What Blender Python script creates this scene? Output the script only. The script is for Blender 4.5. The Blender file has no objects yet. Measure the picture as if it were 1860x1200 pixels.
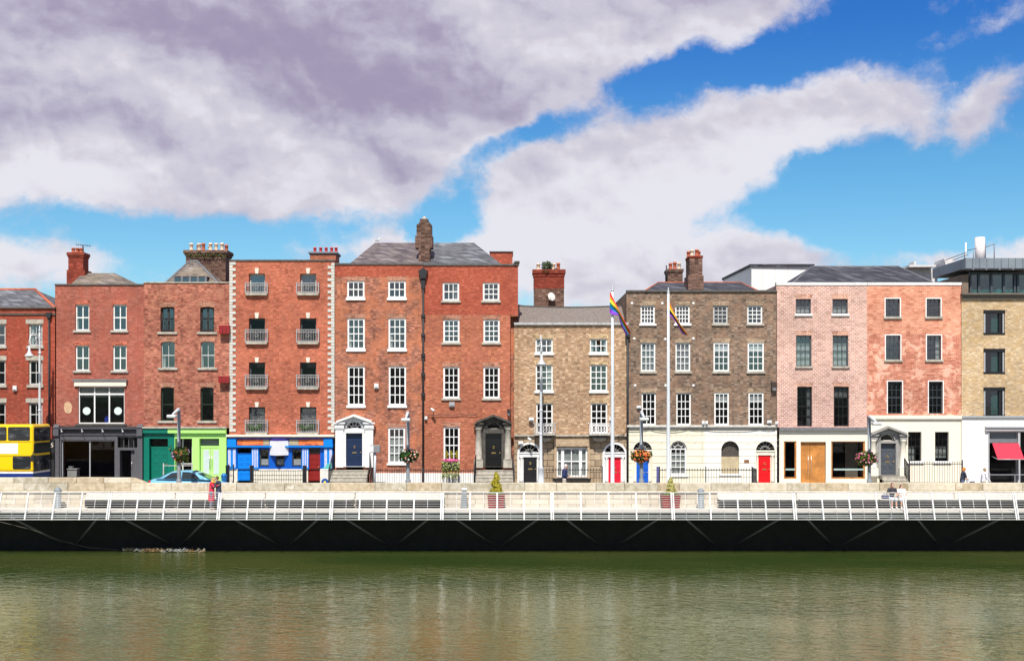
import bpy, math, random
from math import radians as R, sin, cos, pi
from mathutils import Vector, Matrix
random.seed(7)
scene = bpy.context.scene
COL = scene.collection

# ------------------------------------------------------------------ camera
# measured image frame 1860 x 1200, focal 2250 px, horizon at row 735
F, CX, HY, EYE = 2250.0, 930.0, 735.0, 5.0
cam_d = bpy.data.cameras.new('camera'); cam = bpy.data.objects.new('camera', cam_d); COL.objects.link(cam)
cam.location = (0, 0, EYE); cam.rotation_euler = (R(90), 0, 0)
cam_d.sensor_width = 36; cam_d.lens = 36*F/1860; cam_d.shift_y = (HY-600)/1860
cam_d.clip_start = 0.5; cam_d.clip_end = 6000
scene.camera = cam

# ------------------------------------------------------------------ colour management
vs = scene.view_settings
vs.view_transform = 'Standard'; vs.look = 'None'; vs.gamma = 1; vs.use_curve_mapping = False
vs.exposure = 0.55

# ------------------------------------------------------------------ sun
SUN_EL, SUN_AZ = 54.0, 4.0            # sun behind the camera, a little to its left
sd = bpy.data.lights.new('sun', 'SUN'); sun = bpy.data.objects.new('sun', sd); COL.objects.link(sun)
sd.energy = 4.2; sd.angle = R(0.5); sd.color = (1.0, 0.95, 0.87)
dirv = Vector((sin(R(SUN_AZ))*cos(R(SUN_EL)), cos(R(SUN_AZ))*cos(R(SUN_EL)), -sin(R(SUN_EL))))
sun.rotation_euler = dirv.to_track_quat('-Z', 'Y').to_euler(); sun.location = (0, -20, 60)

# ------------------------------------------------------------------ node helper
class NT:
    def __init__(s, tree): s.t = tree; s.n = tree.nodes; s.l = tree.links
    def new(s, typ, **kw):
        n = s.n.new(typ)
        for k, v in kw.items(): setattr(n, k, v)
        return n
    def put(s, sock, v):
        if v is None: return
        if isinstance(v, bpy.types.NodeSocket): s.l.new(v, sock)
        else:
            if hasattr(sock.default_value, '__len__'):
                if not hasattr(v, '__len__'): v = (v,)*len(sock.default_value)
                v = tuple(v)
                if len(sock.default_value) == 4 and len(v) == 3: v = v+(1,)
            sock.default_value = v
    def m(s, op, a, b=None, c=None, clamp=False):
        n = s.new('ShaderNodeMath', operation=op, use_clamp=clamp)
        s.put(n.inputs[0], a); s.put(n.inputs[1], b)
        if c is not None: s.put(n.inputs[2], c)
        return n.outputs[0]
    def mix(s, f, a, b, blend='MIX'):
        n = s.new('ShaderNodeMix', data_type='RGBA', blend_type=blend)
        s.put(n.inputs[0], f); s.put(n.inputs[6], a); s.put(n.inputs[7], b)
        return n.outputs[2]
    def ss(s, v, a, b, lo=0.0, hi=1.0):
        n = s.new('ShaderNodeMapRange', interpolation_type='SMOOTHSTEP')
        s.put(n.inputs[0], v); n.inputs[1].default_value = a; n.inputs[2].default_value = b
        n.inputs[3].default_value = lo; n.inputs[4].default_value = hi
        return n.outputs[0]
    def noise(s, vec, scale, detail=4, rough=.5, dist=0.0, lac=2.0):
        n = s.new('ShaderNodeTexNoise'); s.put(n.inputs['Vector'], vec)
        n.inputs['Scale'].default_value = scale; n.inputs['Detail'].default_value = detail
        n.inputs['Roughness'].default_value = rough; n.inputs['Distortion'].default_value = dist
        n.inputs['Lacunarity'].default_value = lac
        return n.outputs[0], n.outputs[1]
    def sep(s, v):
        n = s.new('ShaderNodeSeparateXYZ'); s.put(n.inputs[0], v); return n.outputs
    def comb(s, x, y, z=0.0):
        n = s.new('ShaderNodeCombineXYZ'); s.put(n.inputs[0], x); s.put(n.inputs[1], y); s.put(n.inputs[2], z)
        return n.outputs[0]

# ------------------------------------------------------------------ world: Nishita sky with broken cumulus
SKY = 0.10
world = bpy.data.worlds.new('World'); scene.world = world; world.use_nodes = True
w = NT(world.node_tree); w.n.clear()
sky = w.new('ShaderNodeTexSky', sky_type='NISHITA', sun_disc=False)
sky.sun_elevation = R(SUN_EL); sky.sun_rotation = R(180+SUN_AZ)
sky.air_density = 1.0; sky.dust_density = 0.4; sky.ozone_density = 2.5; sky.altitude = 0
tc = w.new('ShaderNodeTexCoord')
dx, dy, dz = w.sep(tc.outputs['Generated'])
az = w.m('ARCTAN2', dx, dy)
el = w.m('ARCSINE', dz)
U0 = w.m('MULTIPLY', az, 2250/100.0)      # about one unit per 2.5 degrees
V0 = w.m('MULTIPLY', el, 2250/100.0)
p0 = w.comb(U0, V0)
_, wc = w.noise(p0, 0.55, 5, .6)
wr = w.sep(wc)
U = w.m('ADD', U0, w.m('MULTIPLY', w.m('SUBTRACT', wr[0], .5), 1.5))
V = w.m('ADD', V0, w.m('MULTIPLY', w.m('SUBTRACT', wr[1], .5), 1.0))
def blob(cx, cy, rx, ry, rot=0, amp=1.0, UU=None, VV=None):
    # a soft bank of cloud centred on a bearing and height of the sky (degrees-like units of 1/22.5 rad)
    u0 = math.atan((cx-CX)/F)*22.5; v0 = math.atan((HY-cy)/F*cos(math.atan((cx-CX)/F)))*22.5
    a = R(rot); rx /= 100.0; ry /= 100.0
    du = w.m('SUBTRACT', UU or U, u0); dv = w.m('SUBTRACT', VV or V, v0)
    p = w.m('ADD', w.m('MULTIPLY', du, cos(a)/rx), w.m('MULTIPLY', dv, sin(a)/rx))
    q = w.m('ADD', w.m('MULTIPLY', du, -sin(a)/ry), w.m('MULTIPLY', dv, cos(a)/ry))
    d2 = w.m('ADD', w.m('MULTIPLY', p, p), w.m('MULTIPLY', q, q))
    return w.m('MULTIPLY', w.m('EXPONENT', w.m('MULTIPLY', d2, -1.0)), amp)
def total(lst):
    o = lst[0]
    for b in lst[1:]: o = w.m('ADD', o, b)
    return o
banks = [(150, 40, 600, 225, 0, 2.6), (640, 80, 430, 195, 0, 2.4), (1010, 20, 290, 85, 6, 1.7), (1290, 0, 170, 62, 16, 1.1),
         (180, 300, 300, 62, -3, .95), (560, 315, 330, 55, 2, 1.0), (900, 180, 190, 80, 25, .8), (760, 330, 90, 36, 0, .3),
         (1180, 285, 250, 72, 14, 1.15), (1430, 235, 190, 80, 16, 1.25), (1580, 180, 110, 60, 0, .95),
         (1090, 365, 230, 60, 8, 1.05), (1250, 430, 220, 55, -4, .95), (960, 290, 70, 36, 0, .4),
         (1730, 235, 90, 40, 12, .85), (1800, 170, 90, 40, 20, .75), (1810, 40, 100, 30, 20, .65),
         (30, 470, 130, 44, 0, 1.35), (970, 462, 120, 38, 0, 1.5), (700, 455, 90, 34, 0, 1.25), (1140, 500, 330, 66, 0, 1.5), (1400, 455, 130, 34, 0, .7),
         (1850, 450, 70, 34, 0, 1.4), (1710, 478, 80, 24, 0, 1.1),
         (1230, 130, 150, 38, 8, -1.1), (1420, 110, 150, 45, 16, -.7), (820, 385, 90, 50, 35, -1.3), (920, 262, 150, 34, 26, -1.25), (1010, 225, 90, 26, 15, -.5), (1600, 400, 260, 70, 0, -.9), (1640, 90, 110, 50, 0, -.4), (1690, 260, 26, 90, -20, -.9), (1500, 340, 110, 50, 25, -.9), (350, 425, 380, 34, 0, -.7), (1080, 440, 90, 14, 0, -.5)]
cover = total([blob(*b) for b in banks])
# elsewhere in the sky: scattered cloud, plus cover added overhead to brighten the water
back = w.ss(dy, 0.35, 0.75, 1.0, 0.0)
hi = w.ss(el, 0.36, 0.5, 0.0, 1.0)
side = w.ss(w.m('ABSOLUTE', az), 0.42, 0.6, 0.0, 1.0)
oth = w.m('MAXIMUM', w.m('MAXIMUM', back, hi), side)
gn, _ = w.noise(tc.outputs['Generated'], 3.0, 6, .55)
cover = w.m('ADD', w.m('MULTIPLY', cover, w.m('SUBTRACT', 1.0, oth)), w.m('MULTIPLY', w.m('ADD', w.ss(gn, .40, .58, 0.0, 1.1), w.m('MULTIPLY', hi, .35)), oth))
n1, _ = w.noise(w.comb(U0, w.m('MULTIPLY', V0, 1.25), 3.1), 0.9, 9, .62)
n2, _ = w.noise(w.comb(U, w.m('MULTIPLY', V, 1.3), 8.7), 2.6, 8, .62)
fld = w.m('ADD', w.m('ADD', cover, w.m('MULTIPLY', w.m('SUBTRACT', n1, .5), 1.7)), w.m('MULTIPLY', w.m('SUBTRACT', n2, .5), .75))
n3, _ = w.noise(w.comb(U, V, 1.7), 7.0, 5, .65)
fld = w.m('ADD', fld, w.m('MULTIPLY', w.m('SUBTRACT', n3, .5), .35))
dens = w.ss(fld, .12, 1.12)
thick = w.ss(fld, .7, 2.6)
# tone of the cloud: lilac grey in thick parts, bright at thin lit rims and billows
sa, _ = w.noise(w.comb(w.m('ADD', w.m('MULTIPLY', U0, .55), w.m('MULTIPLY', V0, .2)), w.m('MULTIPLY', V0, 1.1), 5.5), 0.62, 7, .58)
light = [(230, 130, 300, 80, -20, .55), (420, 215, 230, 55, -25, .35), (420, 345, 460, 45, -3, .45), (60, 290, 160, 60, 0, .35), (900, 120, 200, 80, 10, .3),
         (1180, 60, 300, 60, 8, .25), (400, 250, 300, 60, -15, -.1), (60, 210, 160, 35, 0, -.25), (520, 60, 340, 100, 0, -.3), (1200, 360, 420, 150, 8, .45), (1500, 190, 200, 80, 10, .35), (900, 455, 200, 40, 0, .6)]
tone = w.m('ADD', w.m('ADD', .36, total([blob(*b) for b in light])), w.m('MULTIPLY', w.m('SUBTRACT', sa, .5), 2.0))
tone = w.m('ADD', tone, w.m('MULTIPLY', w.m('SUBTRACT', n2, .5), .45))
tone = w.m('ADD', w.m('SUBTRACT', tone, w.m('MULTIPLY', thick, .32)), .2)
tone = w.m('ADD', tone, w.m('MULTIPLY', w.ss(el, .2, .1), .22))
# billows: the side of each swelling that faces the high sun is lighter
ra, _ = w.noise(w.comb(U, V, 6.3), 1.25, 2, .45)
rb_, _ = w.noise(w.comb(w.m('ADD', U, .05), w.m('ADD', V, .16), 6.3), 1.25, 2, .45)
tone = w.m('ADD', tone, w.m('MULTIPLY', w.m('SUBTRACT', ra, rb_), 1.1))
tone = w.ss(tone, -.14, 1.1)
cr = w.new('ShaderNodeValToRGB'); w.put(cr.inputs[0], tone)
K = 1.0/SKY/ (2**0.55)
def kc(r, g, b): return (r*K, g*K, b*K, 1)
e = cr.color_ramp.elements
e[0].position = 0; e[0].color = kc(.37, .32, .46)
e[1].position = 1; e[1].color = kc(.82, .805, .865)
x = e.new(.45); x.color = kc(.58, .555, .66)
x = e.new(.75); x.color = kc(.68, .65, .73)
# clear air: Nishita pushed to the deeper polarised blue of the photograph
blue = w.new('ShaderNodeValToRGB'); w.put(blue.inputs[0], w.ss(el, 0.06, 0.32))
e = blue.color_ramp.elements
e[0].position = 0; e[0].color = (.50, .77, .86, 1)
e[1].position = 1; e[1].color = (.13, .43, .85, 1)
x = e.new(.5); x.color = (.34, .69, .85, 1)
clear = w.mix(1.0, sky.outputs[0], blue.outputs[0], 'MULTIPLY')
skyc = w.mix(w.m('MULTIPLY', dens, .97), clear, cr.outputs[0])
bg = w.new('ShaderNodeBackground'); w.put(bg.inputs[0], skyc); bg.inputs[1].default_value = SKY
wo = w.new('ShaderNodeOutputWorld'); w.l.new(bg.outputs[0], wo.inputs[0])

# ------------------------------------------------------------------ measuring helpers
def PX(px, Y=75.0): return (px-CX)*Y/F
def PZ(py, Y=75.0): return EYE-(py-HY)*Y/F
def P(px, py, Y): return (PX(px, Y), Y, PZ(py, Y))

# ------------------------------------------------------------------ mesh builder
class MB:
    def __init__(s): s.v = []; s.f = []; s.sm = []; s.uv = None
    def add(s, vs, fs, smooth=False):
        o = len(s.v); s.v += [tuple(p) for p in vs]
        s.f += [tuple(i+o for i in f) for f in fs]; s.sm += [smooth]*len(fs); return s
    def box(s, x0, x1, y0, y1, z0, z1):
        if x0 > x1: x0, x1 = x1, x0
        if y0 > y1: y0, y1 = y1, y0
        if z0 > z1: z0, z1 = z1, z0
        v = [(x0,y0,z0),(x1,y0,z0),(x1,y1,z0),(x0,y1,z0),(x0,y0,z1),(x1,y0,z1),(x1,y1,z1),(x0,y1,z1)]
        return s.add(v, [(0,3,2,1),(4,5,6,7),(0,1,5,4),(1,2,6,5),(2,3,7,6),(3,0,4,7)])
    def prism(s, pts, a0, a1, axis='y', smooth=False):
        # pts: closed outline; axis y -> (x,z) outline, x -> (y,z), z -> (x,y)
        n = len(pts)
        def mk(p, a): return (p[0],a,p[1]) if axis == 'y' else ((a,p[0],p[1]) if axis == 'x' else (p[0],p[1],a))
        v = [mk(p, a0) for p in pts]+[mk(p, a1) for p in pts]
        fs = [tuple(range(n)), tuple(range(2*n-1, n-1, -1))]
        s.add(v, fs)
        o = len(s.v)-2*n
        for i in range(n):
            j = (i+1) % n
            s.f.append((o+i, o+n+i, o+n+j, o+j)); s.sm.append(smooth)
        return s
    def lathe(s, c, prof, n=12, axis='z', smooth=True):
        v = []; fs = []
        for (r, h) in prof:
            for i in range(n):
                a = 2*pi*i/n
                if axis == 'z': v.append((c[0]+r*cos(a), c[1]+r*sin(a), c[2]+h))
                elif axis == 'y': v.append((c[0]+r*cos(a), c[1]+h, c[2]+r*sin(a)))
                else: v.append((c[0]+h, c[1]+r*cos(a), c[2]+r*sin(a)))
        for k in range(len(prof)-1):
            for i in range(n):
                j = (i+1) % n; fs.append((k*n+i, k*n+j, (k+1)*n+j, (k+1)*n+i))
        s.add(v, fs, smooth)
        o = len(s.v)-len(v)
        s.f.append(tuple(o+i for i in range(n))[::-1]); s.sm.append(False)
        s.f.append(tuple(o+(len(prof)-1)*n+i for i in range(n))); s.sm.append(False)
        return s
    def tube(s, path, rad, n=8, smooth=True, cap=True):
        path = [Vector(p) for p in path]
        if not hasattr(rad, '__len__'): rad = [rad]*len(path)
        v = []; fs = []; prev = None
        for k, p in enumerate(path):
            d = (path[min(k+1, len(path)-1)]-path[max(k-1, 0)]).normalized()
            if prev is None:
                a = Vector((0,0,1)) if abs(d.z) < .9 else Vector((1,0,0))
                u = d.cross(a).normalized()
            else: u = (prev-d*prev.dot(d)).normalized()
            prev = u; q = d.cross(u)
            for i in range(n):
                t = 2*pi*i/n+pi/4; v.append(p+(u*cos(t)+q*sin(t))*rad[k])
        for k in range(len(path)-1):
            for i in range(n):
                j = (i+1) % n; fs.append((k*n+i, k*n+j, (k+1)*n+j, (k+1)*n+i))
        s.add(v, fs, smooth)
        if cap:
            o = len(s.v)-len(v)
            s.f.append(tuple(o+i for i in range(n))[::-1]); s.sm.append(False)
            s.f.append(tuple(o+(len(path)-1)*n+i for i in range(n))); s.sm.append(False)
        return s
    def bar(s, a, b, r): return s.tube([a, b], r, 4, False)
    def ball(s, c, r, nu=12, nv=8, rot=None):
        if not hasattr(r, '__len__'): r = (r,)*3
        v = []; fs = []
        for j in range(1, nv):
            t = pi*j/nv
            for i in range(nu):
                a = 2*pi*i/nu; v.append(Vector((r[0]*sin(t)*cos(a), r[1]*sin(t)*sin(a), r[2]*cos(t))))
        v += [Vector((0,0,r[2])), Vector((0,0,-r[2]))]
        T, B = len(v)-2, len(v)-1
        for j in range(nv-2):
            for i in range(nu):
                k = (i+1) % nu; fs.append((j*nu+i, (j+1)*nu+i, (j+1)*nu+k, j*nu+k))
        for i in range(nu):
            k = (i+1) % nu; fs.append((T, i, k)); fs.append((B, (nv-2)*nu+k, (nv-2)*nu+i))
        if rot: v = [rot @ p for p in v]
        c = Vector(c)
        return s.add([p+c for p in v], fs, True)
    def leaves(s, c, r, n, size, shell=.35, rng=random, flat=0.0):
        for _ in range(n):
            d = Vector((rng.gauss(0,1), rng.gauss(0,1), rng.gauss(0,1))).normalized()
            k = (shell+(1-shell)*rng.random())**.6
            p = Vector((c[0]+d.x*r[0]*k, c[1]+d.y*r[1]*k, c[2]+d.z*r[2]*k))
            u = Vector((rng.gauss(0,1), rng.gauss(0,1), rng.gauss(0,1)-flat)).normalized()
            q = u.cross(d+Vector((.01,.02,.03))).normalized()
            a = size*(.6+.8*rng.random()); b = a*.55
            s.add([p-u*a, p+q*b, p+u*a, p-q*b], [(0,1,2,3)])
        return s

ORG = {}
def ob(name, mb, mat, parent=None, label=None, loc=None, uv=None):
    org = Vector(ORG.get(parent.name, (0,0,0))) if parent else Vector(loc or (0,0,0))
    me = bpy.data.meshes.new(name)
    me.from_pydata([tuple(Vector(p)-org) for p in mb.v], [], mb.f)
    me.polygons.foreach_set('use_smooth', mb.sm)
    if mb.uv:
        l = me.uv_layers.new(name='UVMap')
        for i, lp in enumerate(me.loops): l.data[i].uv = mb.uv[lp.vertex_index]
    me.update()
    o = bpy.data.objects.new(name, me); COL.objects.link(o)
    if mat: me.materials.append(mat)
    if parent: o.parent = parent; ORG[o.name] = tuple(org)
    else:
        o.location = org; ORG[o.name] = tuple(org)
    if label: o['label'] = label
    return o
def tag(o, label, cat, group=None):
    o['label'] = label; o['category'] = cat
    if group: o['group'] = group
    return o
def thing(name, label, cat, loc=(0,0,0), group=None):
    o = bpy.data.objects.new(name, None); o.empty_display_size = .3; COL.objects.link(o); o.location = loc
    ORG[o.name] = tuple(loc)
    return tag(o, label, cat, group)
def struct(name, mb, mat):
    o = ob(name, mb, mat); o['kind'] = 'structure'; return o
def dup(root, loc, label=None):
    c = root.copy(); COL.objects.link(c); c.location = loc
    if label: c['label'] = label
    def kids(src, dst):
        for ch in src.children:
            k = ch.copy(); COL.objects.link(k); k.parent = dst; kids(ch, k)
    kids(root, c)
    return c
def bevel(o, wd, seg=2, ang=40):
    m = o.modifiers.new('bevel', 'BEVEL'); m.width = wd; m.segments = seg; m.limit_method = 'ANGLE'; m.angle_limit = R(ang)
    m.harden_normals = False
    return o

# ------------------------------------------------------------------ materials
def newmat(name):
    m = bpy.data.materials.new(name); m.use_nodes = True; t = NT(m.node_tree)
    return m, t, m.node_tree.nodes['Principled BSDF']
MC = {}
def plain(name, col, rough=.6, metal=0.0, spec=.4, var=.12, nscale=6.0, bump=0.0, dirt=0.0, dcol=(.05,.045,.04)):
    if name in MC: return MC[name]
    m, t, b = newmat(name)
    tcn = t.new('ShaderNodeTexCoord').outputs['Object']
    n, _ = t.noise(tcn, nscale, 6, .6)
    lo = tuple(c*(1-var) for c in col); hi_ = tuple(min(1, c*(1+var)) for c in col)
    c = t.mix(t.ss(n, .3, .7), lo, hi_)
    if dirt:
        sx, sy, sz = t.sep(tcn)
        n2, _ = t.noise(t.comb(t.m('MULTIPLY', t.m('ADD', sx, sy), 3.0), t.m('MULTIPLY', sz, .6)), 1.6, 7, .68)
        c = t.mix(t.m('MULTIPLY', t.ss(n2, .48, .75), dirt), c, dcol)
    t.put(b.inputs['Base Color'], c); b.inputs['Roughness'].default_value = rough
    b.inputs['Metallic'].default_value = metal; b.inputs['Specular IOR Level'].default_value = spec
    if bump:
        bn = t.new('ShaderNodeBump'); bn.inputs['Strength'].default_value = bump; bn.inputs['Distance'].default_value = .02
        n3, _ = t.noise(tcn, nscale*6, 6, .6); t.put(bn.inputs['Height'], n3); t.put(b.inputs['Normal'], bn.outputs[0])
    MC[name] = m; return m
def brick(name, c1, c2, mortar, bw=.18, bh=.078, ms=.012, tint=None, tamt=.5, tscale=1.1, soot=.3, sootc=(.035,.028,.025), patch=None, pth=(.52,.6),
          pscale=.9, soldier=False, fine=.42, rough=.85, zband=None, big=.18):
    m, t, b = newmat(name)
    o = t.new('ShaderNodeTexCoord').outputs['Object']
    x, y, z = t.sep(o); u = t.m('ADD', x, y)
    v2 = t.comb(z, u) if soldier else t.comb(u, z)
    bt = t.new('ShaderNodeTexBrick'); t.put(bt.inputs['Vector'], v2)
    bt.inputs['Color1'].default_value = (*c1, 1); bt.inputs['Color2'].default_value = (*c2, 1); bt.inputs['Mortar'].default_value = (*mortar, 1)
    bt.inputs['Scale'].default_value = 1; bt.inputs['Brick Width'].default_value = bw; bt.inputs['Row Height'].default_value = bh
    bt.inputs['Mortar Size'].default_value = ms; bt.inputs['Mortar Smooth'].default_value = .3; bt.inputs['Bias'].default_value = 0
    c = t.mix(1.0, bt.outputs['Color'], (.80,.76,.74), 'MULTIPLY') if bh < .2 and not soldier else bt.outputs['Color']
    fn_, _ = t.noise(o, 17, 3, .7)
    c = t.mix(1.0, c, t.mix(t.ss(fn_, .3, .7), (.72,.70,.70), (1.25,1.25,1.25)), 'MULTIPLY') if bh < .2 else c
    # each brick fired a little differently
    wn = t.new('ShaderNodeTexWhiteNoise', noise_dimensions='3D')
    t.put(wn.inputs[0], t.comb(t.m('FLOOR', t.m('DIVIDE', u, bw)), t.m('FLOOR', t.m('DIVIDE', z, bh)), 1.7))
    dark = tuple(a*.45 for a in c1)
    c = t.mix(t.m('MULTIPLY', t.ss(wn.outputs[0], .62, 1.0), fine), c, dark)
    pale = tuple(min(1, a*1.35+.05) for a in c2)
    c = t.mix(t.m('MULTIPLY', t.ss(wn.outputs[0], .3, 0.0), fine*.7), c, pale)
    if tint:
        n, _ = t.noise(o, tscale, 7, .62); c = t.mix(t.m('MULTIPLY', t.ss(n, .42, .62), tamt), c, tint)
    if patch:
        n, _ = t.noise(o, pscale, 8, .68, .6); c = t.mix(t.m('MULTIPLY', t.ss(n, *pth), .85), c, patch)
    n, _ = t.noise(o, 4.5, 6, .7)
    c = t.mix(t.m('MULTIPLY', t.ss(n, .5, .8), .5), c, tuple(a*.55 for a in c1))
    n, _ = t.noise(t.comb(t.m('MULTIPLY', u, 2.4), t.m('MULTIPLY', z, .5), 2.0), 1.2, 8, .68)
    c = t.mix(t.m('MULTIPLY', t.ss(n, .5, .78), soot), c, sootc)
    n, _ = t.noise(o, .28, 3, .5)
    c = t.mix(1.0, c, t.mix(t.ss(n, .3, .7), (1-big,)*3, (1+big*.6,)*3), 'MULTIPLY')
    t.put(b.inputs['Base Color'], c); b.inputs['Roughness'].default_value = rough; b.inputs['Specular IOR Level'].default_value = .2
    bn = t.new('ShaderNodeBump'); bn.inputs['Strength'].default_value = .55; bn.inputs['Distance'].default_value = .012
    hh = t.m('ADD', t.m('MULTIPLY', bt.outputs['Fac'], -1.0), t.m('MULTIPLY', wn.outputs[0], .4))
    t.put(bn.inputs['Height'], hh); t.put(b.inputs['Normal'], bn.outputs[0])
    MC[name] = m; return m
def foliage(name, a, b_, c_, scale=9):
    m, t, b = newmat(name)
    n, _ = t.noise(t.new('ShaderNodeTexCoord').outputs['Object'], scale, 3, .7)
    c = t.mix(t.ss(n, .3, .52), a, b_); c = t.mix(t.ss(n, .52, .72), c, c_)
    t.put(b.inputs['Base Color'], c); b.inputs['Roughness'].default_value = .6
    b.inputs['Specular IOR Level'].default_value = .25
    MC[name] = m; return m
def glassmat(name, tintc=(.02,.03,.04), refl=.16, rough=.02, see=.8):
    # window glass: mostly clear, some reflection of the sky, slight tint
    m, t, b = newmat(name)
    out = m.node_tree.nodes['Material Output']
    tr = t.new('ShaderNodeBsdfTransparent'); tr.inputs[0].default_value = (see, see, see, 1)
    gl = t.new('ShaderNodeBsdfGlossy'); gl.inputs['Roughness'].default_value = rough
    tcn = t.new('ShaderNodeTexCoord').outputs['Object']
    bn = t.new('ShaderNodeBump'); bn.inputs['Strength'].default_value = .3; bn.inputs['Distance'].default_value = .01
    n, _ = t.noise(tcn, 2.2, 2, .5); t.put(bn.inputs['Height'], n); t.put(gl.inputs['Normal'], bn.outputs[0])
    gl.inputs[0].default_value = (.95, .97, 1, 1)
    fr = t.new('ShaderNodeLayerWeight'); fr.inputs['Blend'].default_value = .5
    mx = t.new('ShaderNodeMixShader')
    t.put(mx.inputs[0], t.m('ADD', t.m('MULTIPLY', t.m('POWER', fr.outputs['Facing'], 4.0), .7), refl, clamp=True))
    t.l.new(tr.outputs[0], mx.inputs[1]); t.l.new(gl.outputs[0], mx.inputs[2]); t.l.new(mx.outputs[0], out.inputs[0])
    MC[name] = m; return m

white = plain('white_paint', (.80,.80,.78), .45, var=.05, dirt=.15)
cream_p = plain('cream_paint', (.78,.73,.60), .55, var=.04, dirt=.12, dcol=(.4,.36,.28))
black_p = plain('black_paint', (.012,.012,.014), .4, spec=.4, var=.2)
darkgrey = plain('charcoal_paint', (.055,.055,.062), .5, var=.15, dirt=.3)
stone = plain('limestone', (.40,.37,.31), .85, var=.2, nscale=4, bump=.3, dirt=.45)
stone_d = plain('sooty_stone', (.075,.068,.058), .85, var=.3, nscale=4, dirt=.4)
sillm = plain('granite_sill', (.42,.40,.36), .8, var=.15, dirt=.45)
quoinm = plain('quoin_stone', (.55,.53,.48), .8, var=.12, dirt=.25)
lead = plain('lead_flashing', (.16,.165,.18), .6, var=.15, dirt=.3)
coping_d = plain('sooty_coping', (.10,.095,.09), .85, var=.3, dirt=.3)
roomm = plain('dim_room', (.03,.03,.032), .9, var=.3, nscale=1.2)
iron = plain('cast_iron', (.02,.021,.024), .55, var=.25)
steel = plain('galvanised_steel', (.42,.44,.46), .45, metal=.3, var=.1)
polem = plain('pole_paint', (.50,.54,.57), .4, var=.06, dirt=.15)
whitepole = plain('white_pole_enamel', (.58,.62,.66), .3, var=.04)
terra = plain('terracotta', (.42,.11,.055), .75, var=.25, nscale=8, dirt=.3)
potcream = plain('pale_fireclay', (.62,.48,.36), .75, var=.2, nscale=8, dirt=.3)
curtainm = plain('net_curtain', (.55,.60,.57), .9, var=.18, nscale=9)
curtaing = plain('grey_curtain', (.26,.28,.29), .9, var=.3, nscale=7)
blindm = plain('roller_blind', (.62,.68,.70), .8, var=.06)
glass = glassmat('window_glass', refl=.09, see=.85)
glass_lo = glassmat('shaded_window_glass', refl=.012, see=.75)
glass_teal = glassmat('solar_control_glass', refl=.07, see=.6)
# ------------------------------------------------------------------ openings, windows, doors
FRAMES = {'white': white, 'black': black_p,
          'brown': plain('brown_frame_paint', (.045,.032,.025), .5, var=.15),
          'green': plain('dark_green_paint', (.02,.035,.02), .5, var=.15),
          'greyw': plain('weathered_white_paint', (.5,.5,.48), .6, var=.15, dirt=.35),
          'slate': plain('slate_grey_paint', (.06,.075,.085), .45, var=.1),
          'oak': plain('varnished_oak', (.42,.17,.045), .45, var=.25, nscale=3)}
def arc_pts(x0, x1, zs, rise, n=18):
    if rise <= 0.001: return [(x0, zs), (x1, zs)]
    w_ = (x1-x0)/2; r = (w_*w_+rise*rise)/(2*rise); cx = (x0+x1)/2; cz = zs+rise-r
    a = math.asin(min(1, w_/r)); a = pi-a if rise > w_+1e-6 else a
    return [(cx+r*sin(-a+2*a*i/n), cz+r*cos(-a+2*a*i/n)) for i in range(n+1)]
def wallpatch(mb, x0, x1, z0, z1, y, th, holes):
    hs = [h for h in holes if h[0] < x1-1e-4 and h[1] > x0+1e-4 and h[2] < z1-1e-4 and h[3] > z0+1e-4]
    xs = sorted({x0, x1} | {max(x0, min(x1, v)) for h in hs for v in h[:2]})
    zs = sorted({z0, z1} | {max(z0, min(z1, v)) for h in hs for v in h[2:4]})
    for i in range(len(xs)-1):
        for j in range(len(zs)-1):
            a, b, c, d = xs[i], xs[i+1], zs[j], zs[j+1]
            if b-a < 1e-5 or d-c < 1e-5: continue
            mx, mz = (a+b)/2, (c+d)/2
            if any(h[0] < mx < h[1] and h[2] < mz < h[3] for h in hs): continue
            mb.add([(a,y,c),(b,y,c),(b,y,d),(a,y,d)], [(0,1,2,3)])
    for h in hs:
        a, b, c, d = max(h[0],x0), min(h[1],x1), max(h[2],z0), min(h[3],z1); rise = h[4]; zsn = h[3]-rise
        top = arc_pts(h[0], h[1], zsn, rise)
        if h[3] > z1: top = [(a, z1), (b, z1)]
        y2 = y+th
        if h[0] > x0-1e-4: mb.add([(a,y,c),(a,y2,c),(a,y2,min(zsn,z1)),(a,y,min(zsn,z1))], [(0,1,2,3)])
        if h[1] < x1+1e-4: mb.add([(b,y,c),(b,y2,c),(b,y2,min(zsn,z1)),(b,y,min(zsn,z1))], [(3,2,1,0)])
        if h[2] > z0: mb.add([(a,y,c),(b,y,c),(b,y2,c),(a,y2,c)], [(0,1,2,3)])
        if h[3] <= z1+1e-5:
            for k in range(len(top)-1):
                p, q = top[k], top[k+1]
                mb.add([(p[0],y,p[1]),(q[0],y,q[1]),(q[0],y2,q[1]),(p[0],y2,p[1])], [(0,1,2,3)])
            if rise > .001:
                n = len(top); h2 = n//2
                for k in range(n-1):
                    cor = (h[0], h[3]) if k < h2 else (h[1], h[3])
                    p, q = top[k], top[k+1]
                    mb.add([(cor[0],y,cor[1]),(q[0],y,q[1]),(p[0],y,p[1])], [(0,2,1)])
                mid = top[h2]
                mb.add([(h[0],y,h[3]),(mid[0],y,mid[1]),(h[1],y,h[3])], [(0,2,1)]) if mid[1] < h[3]-1e-4 else None
WR = random.Random(11)
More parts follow.
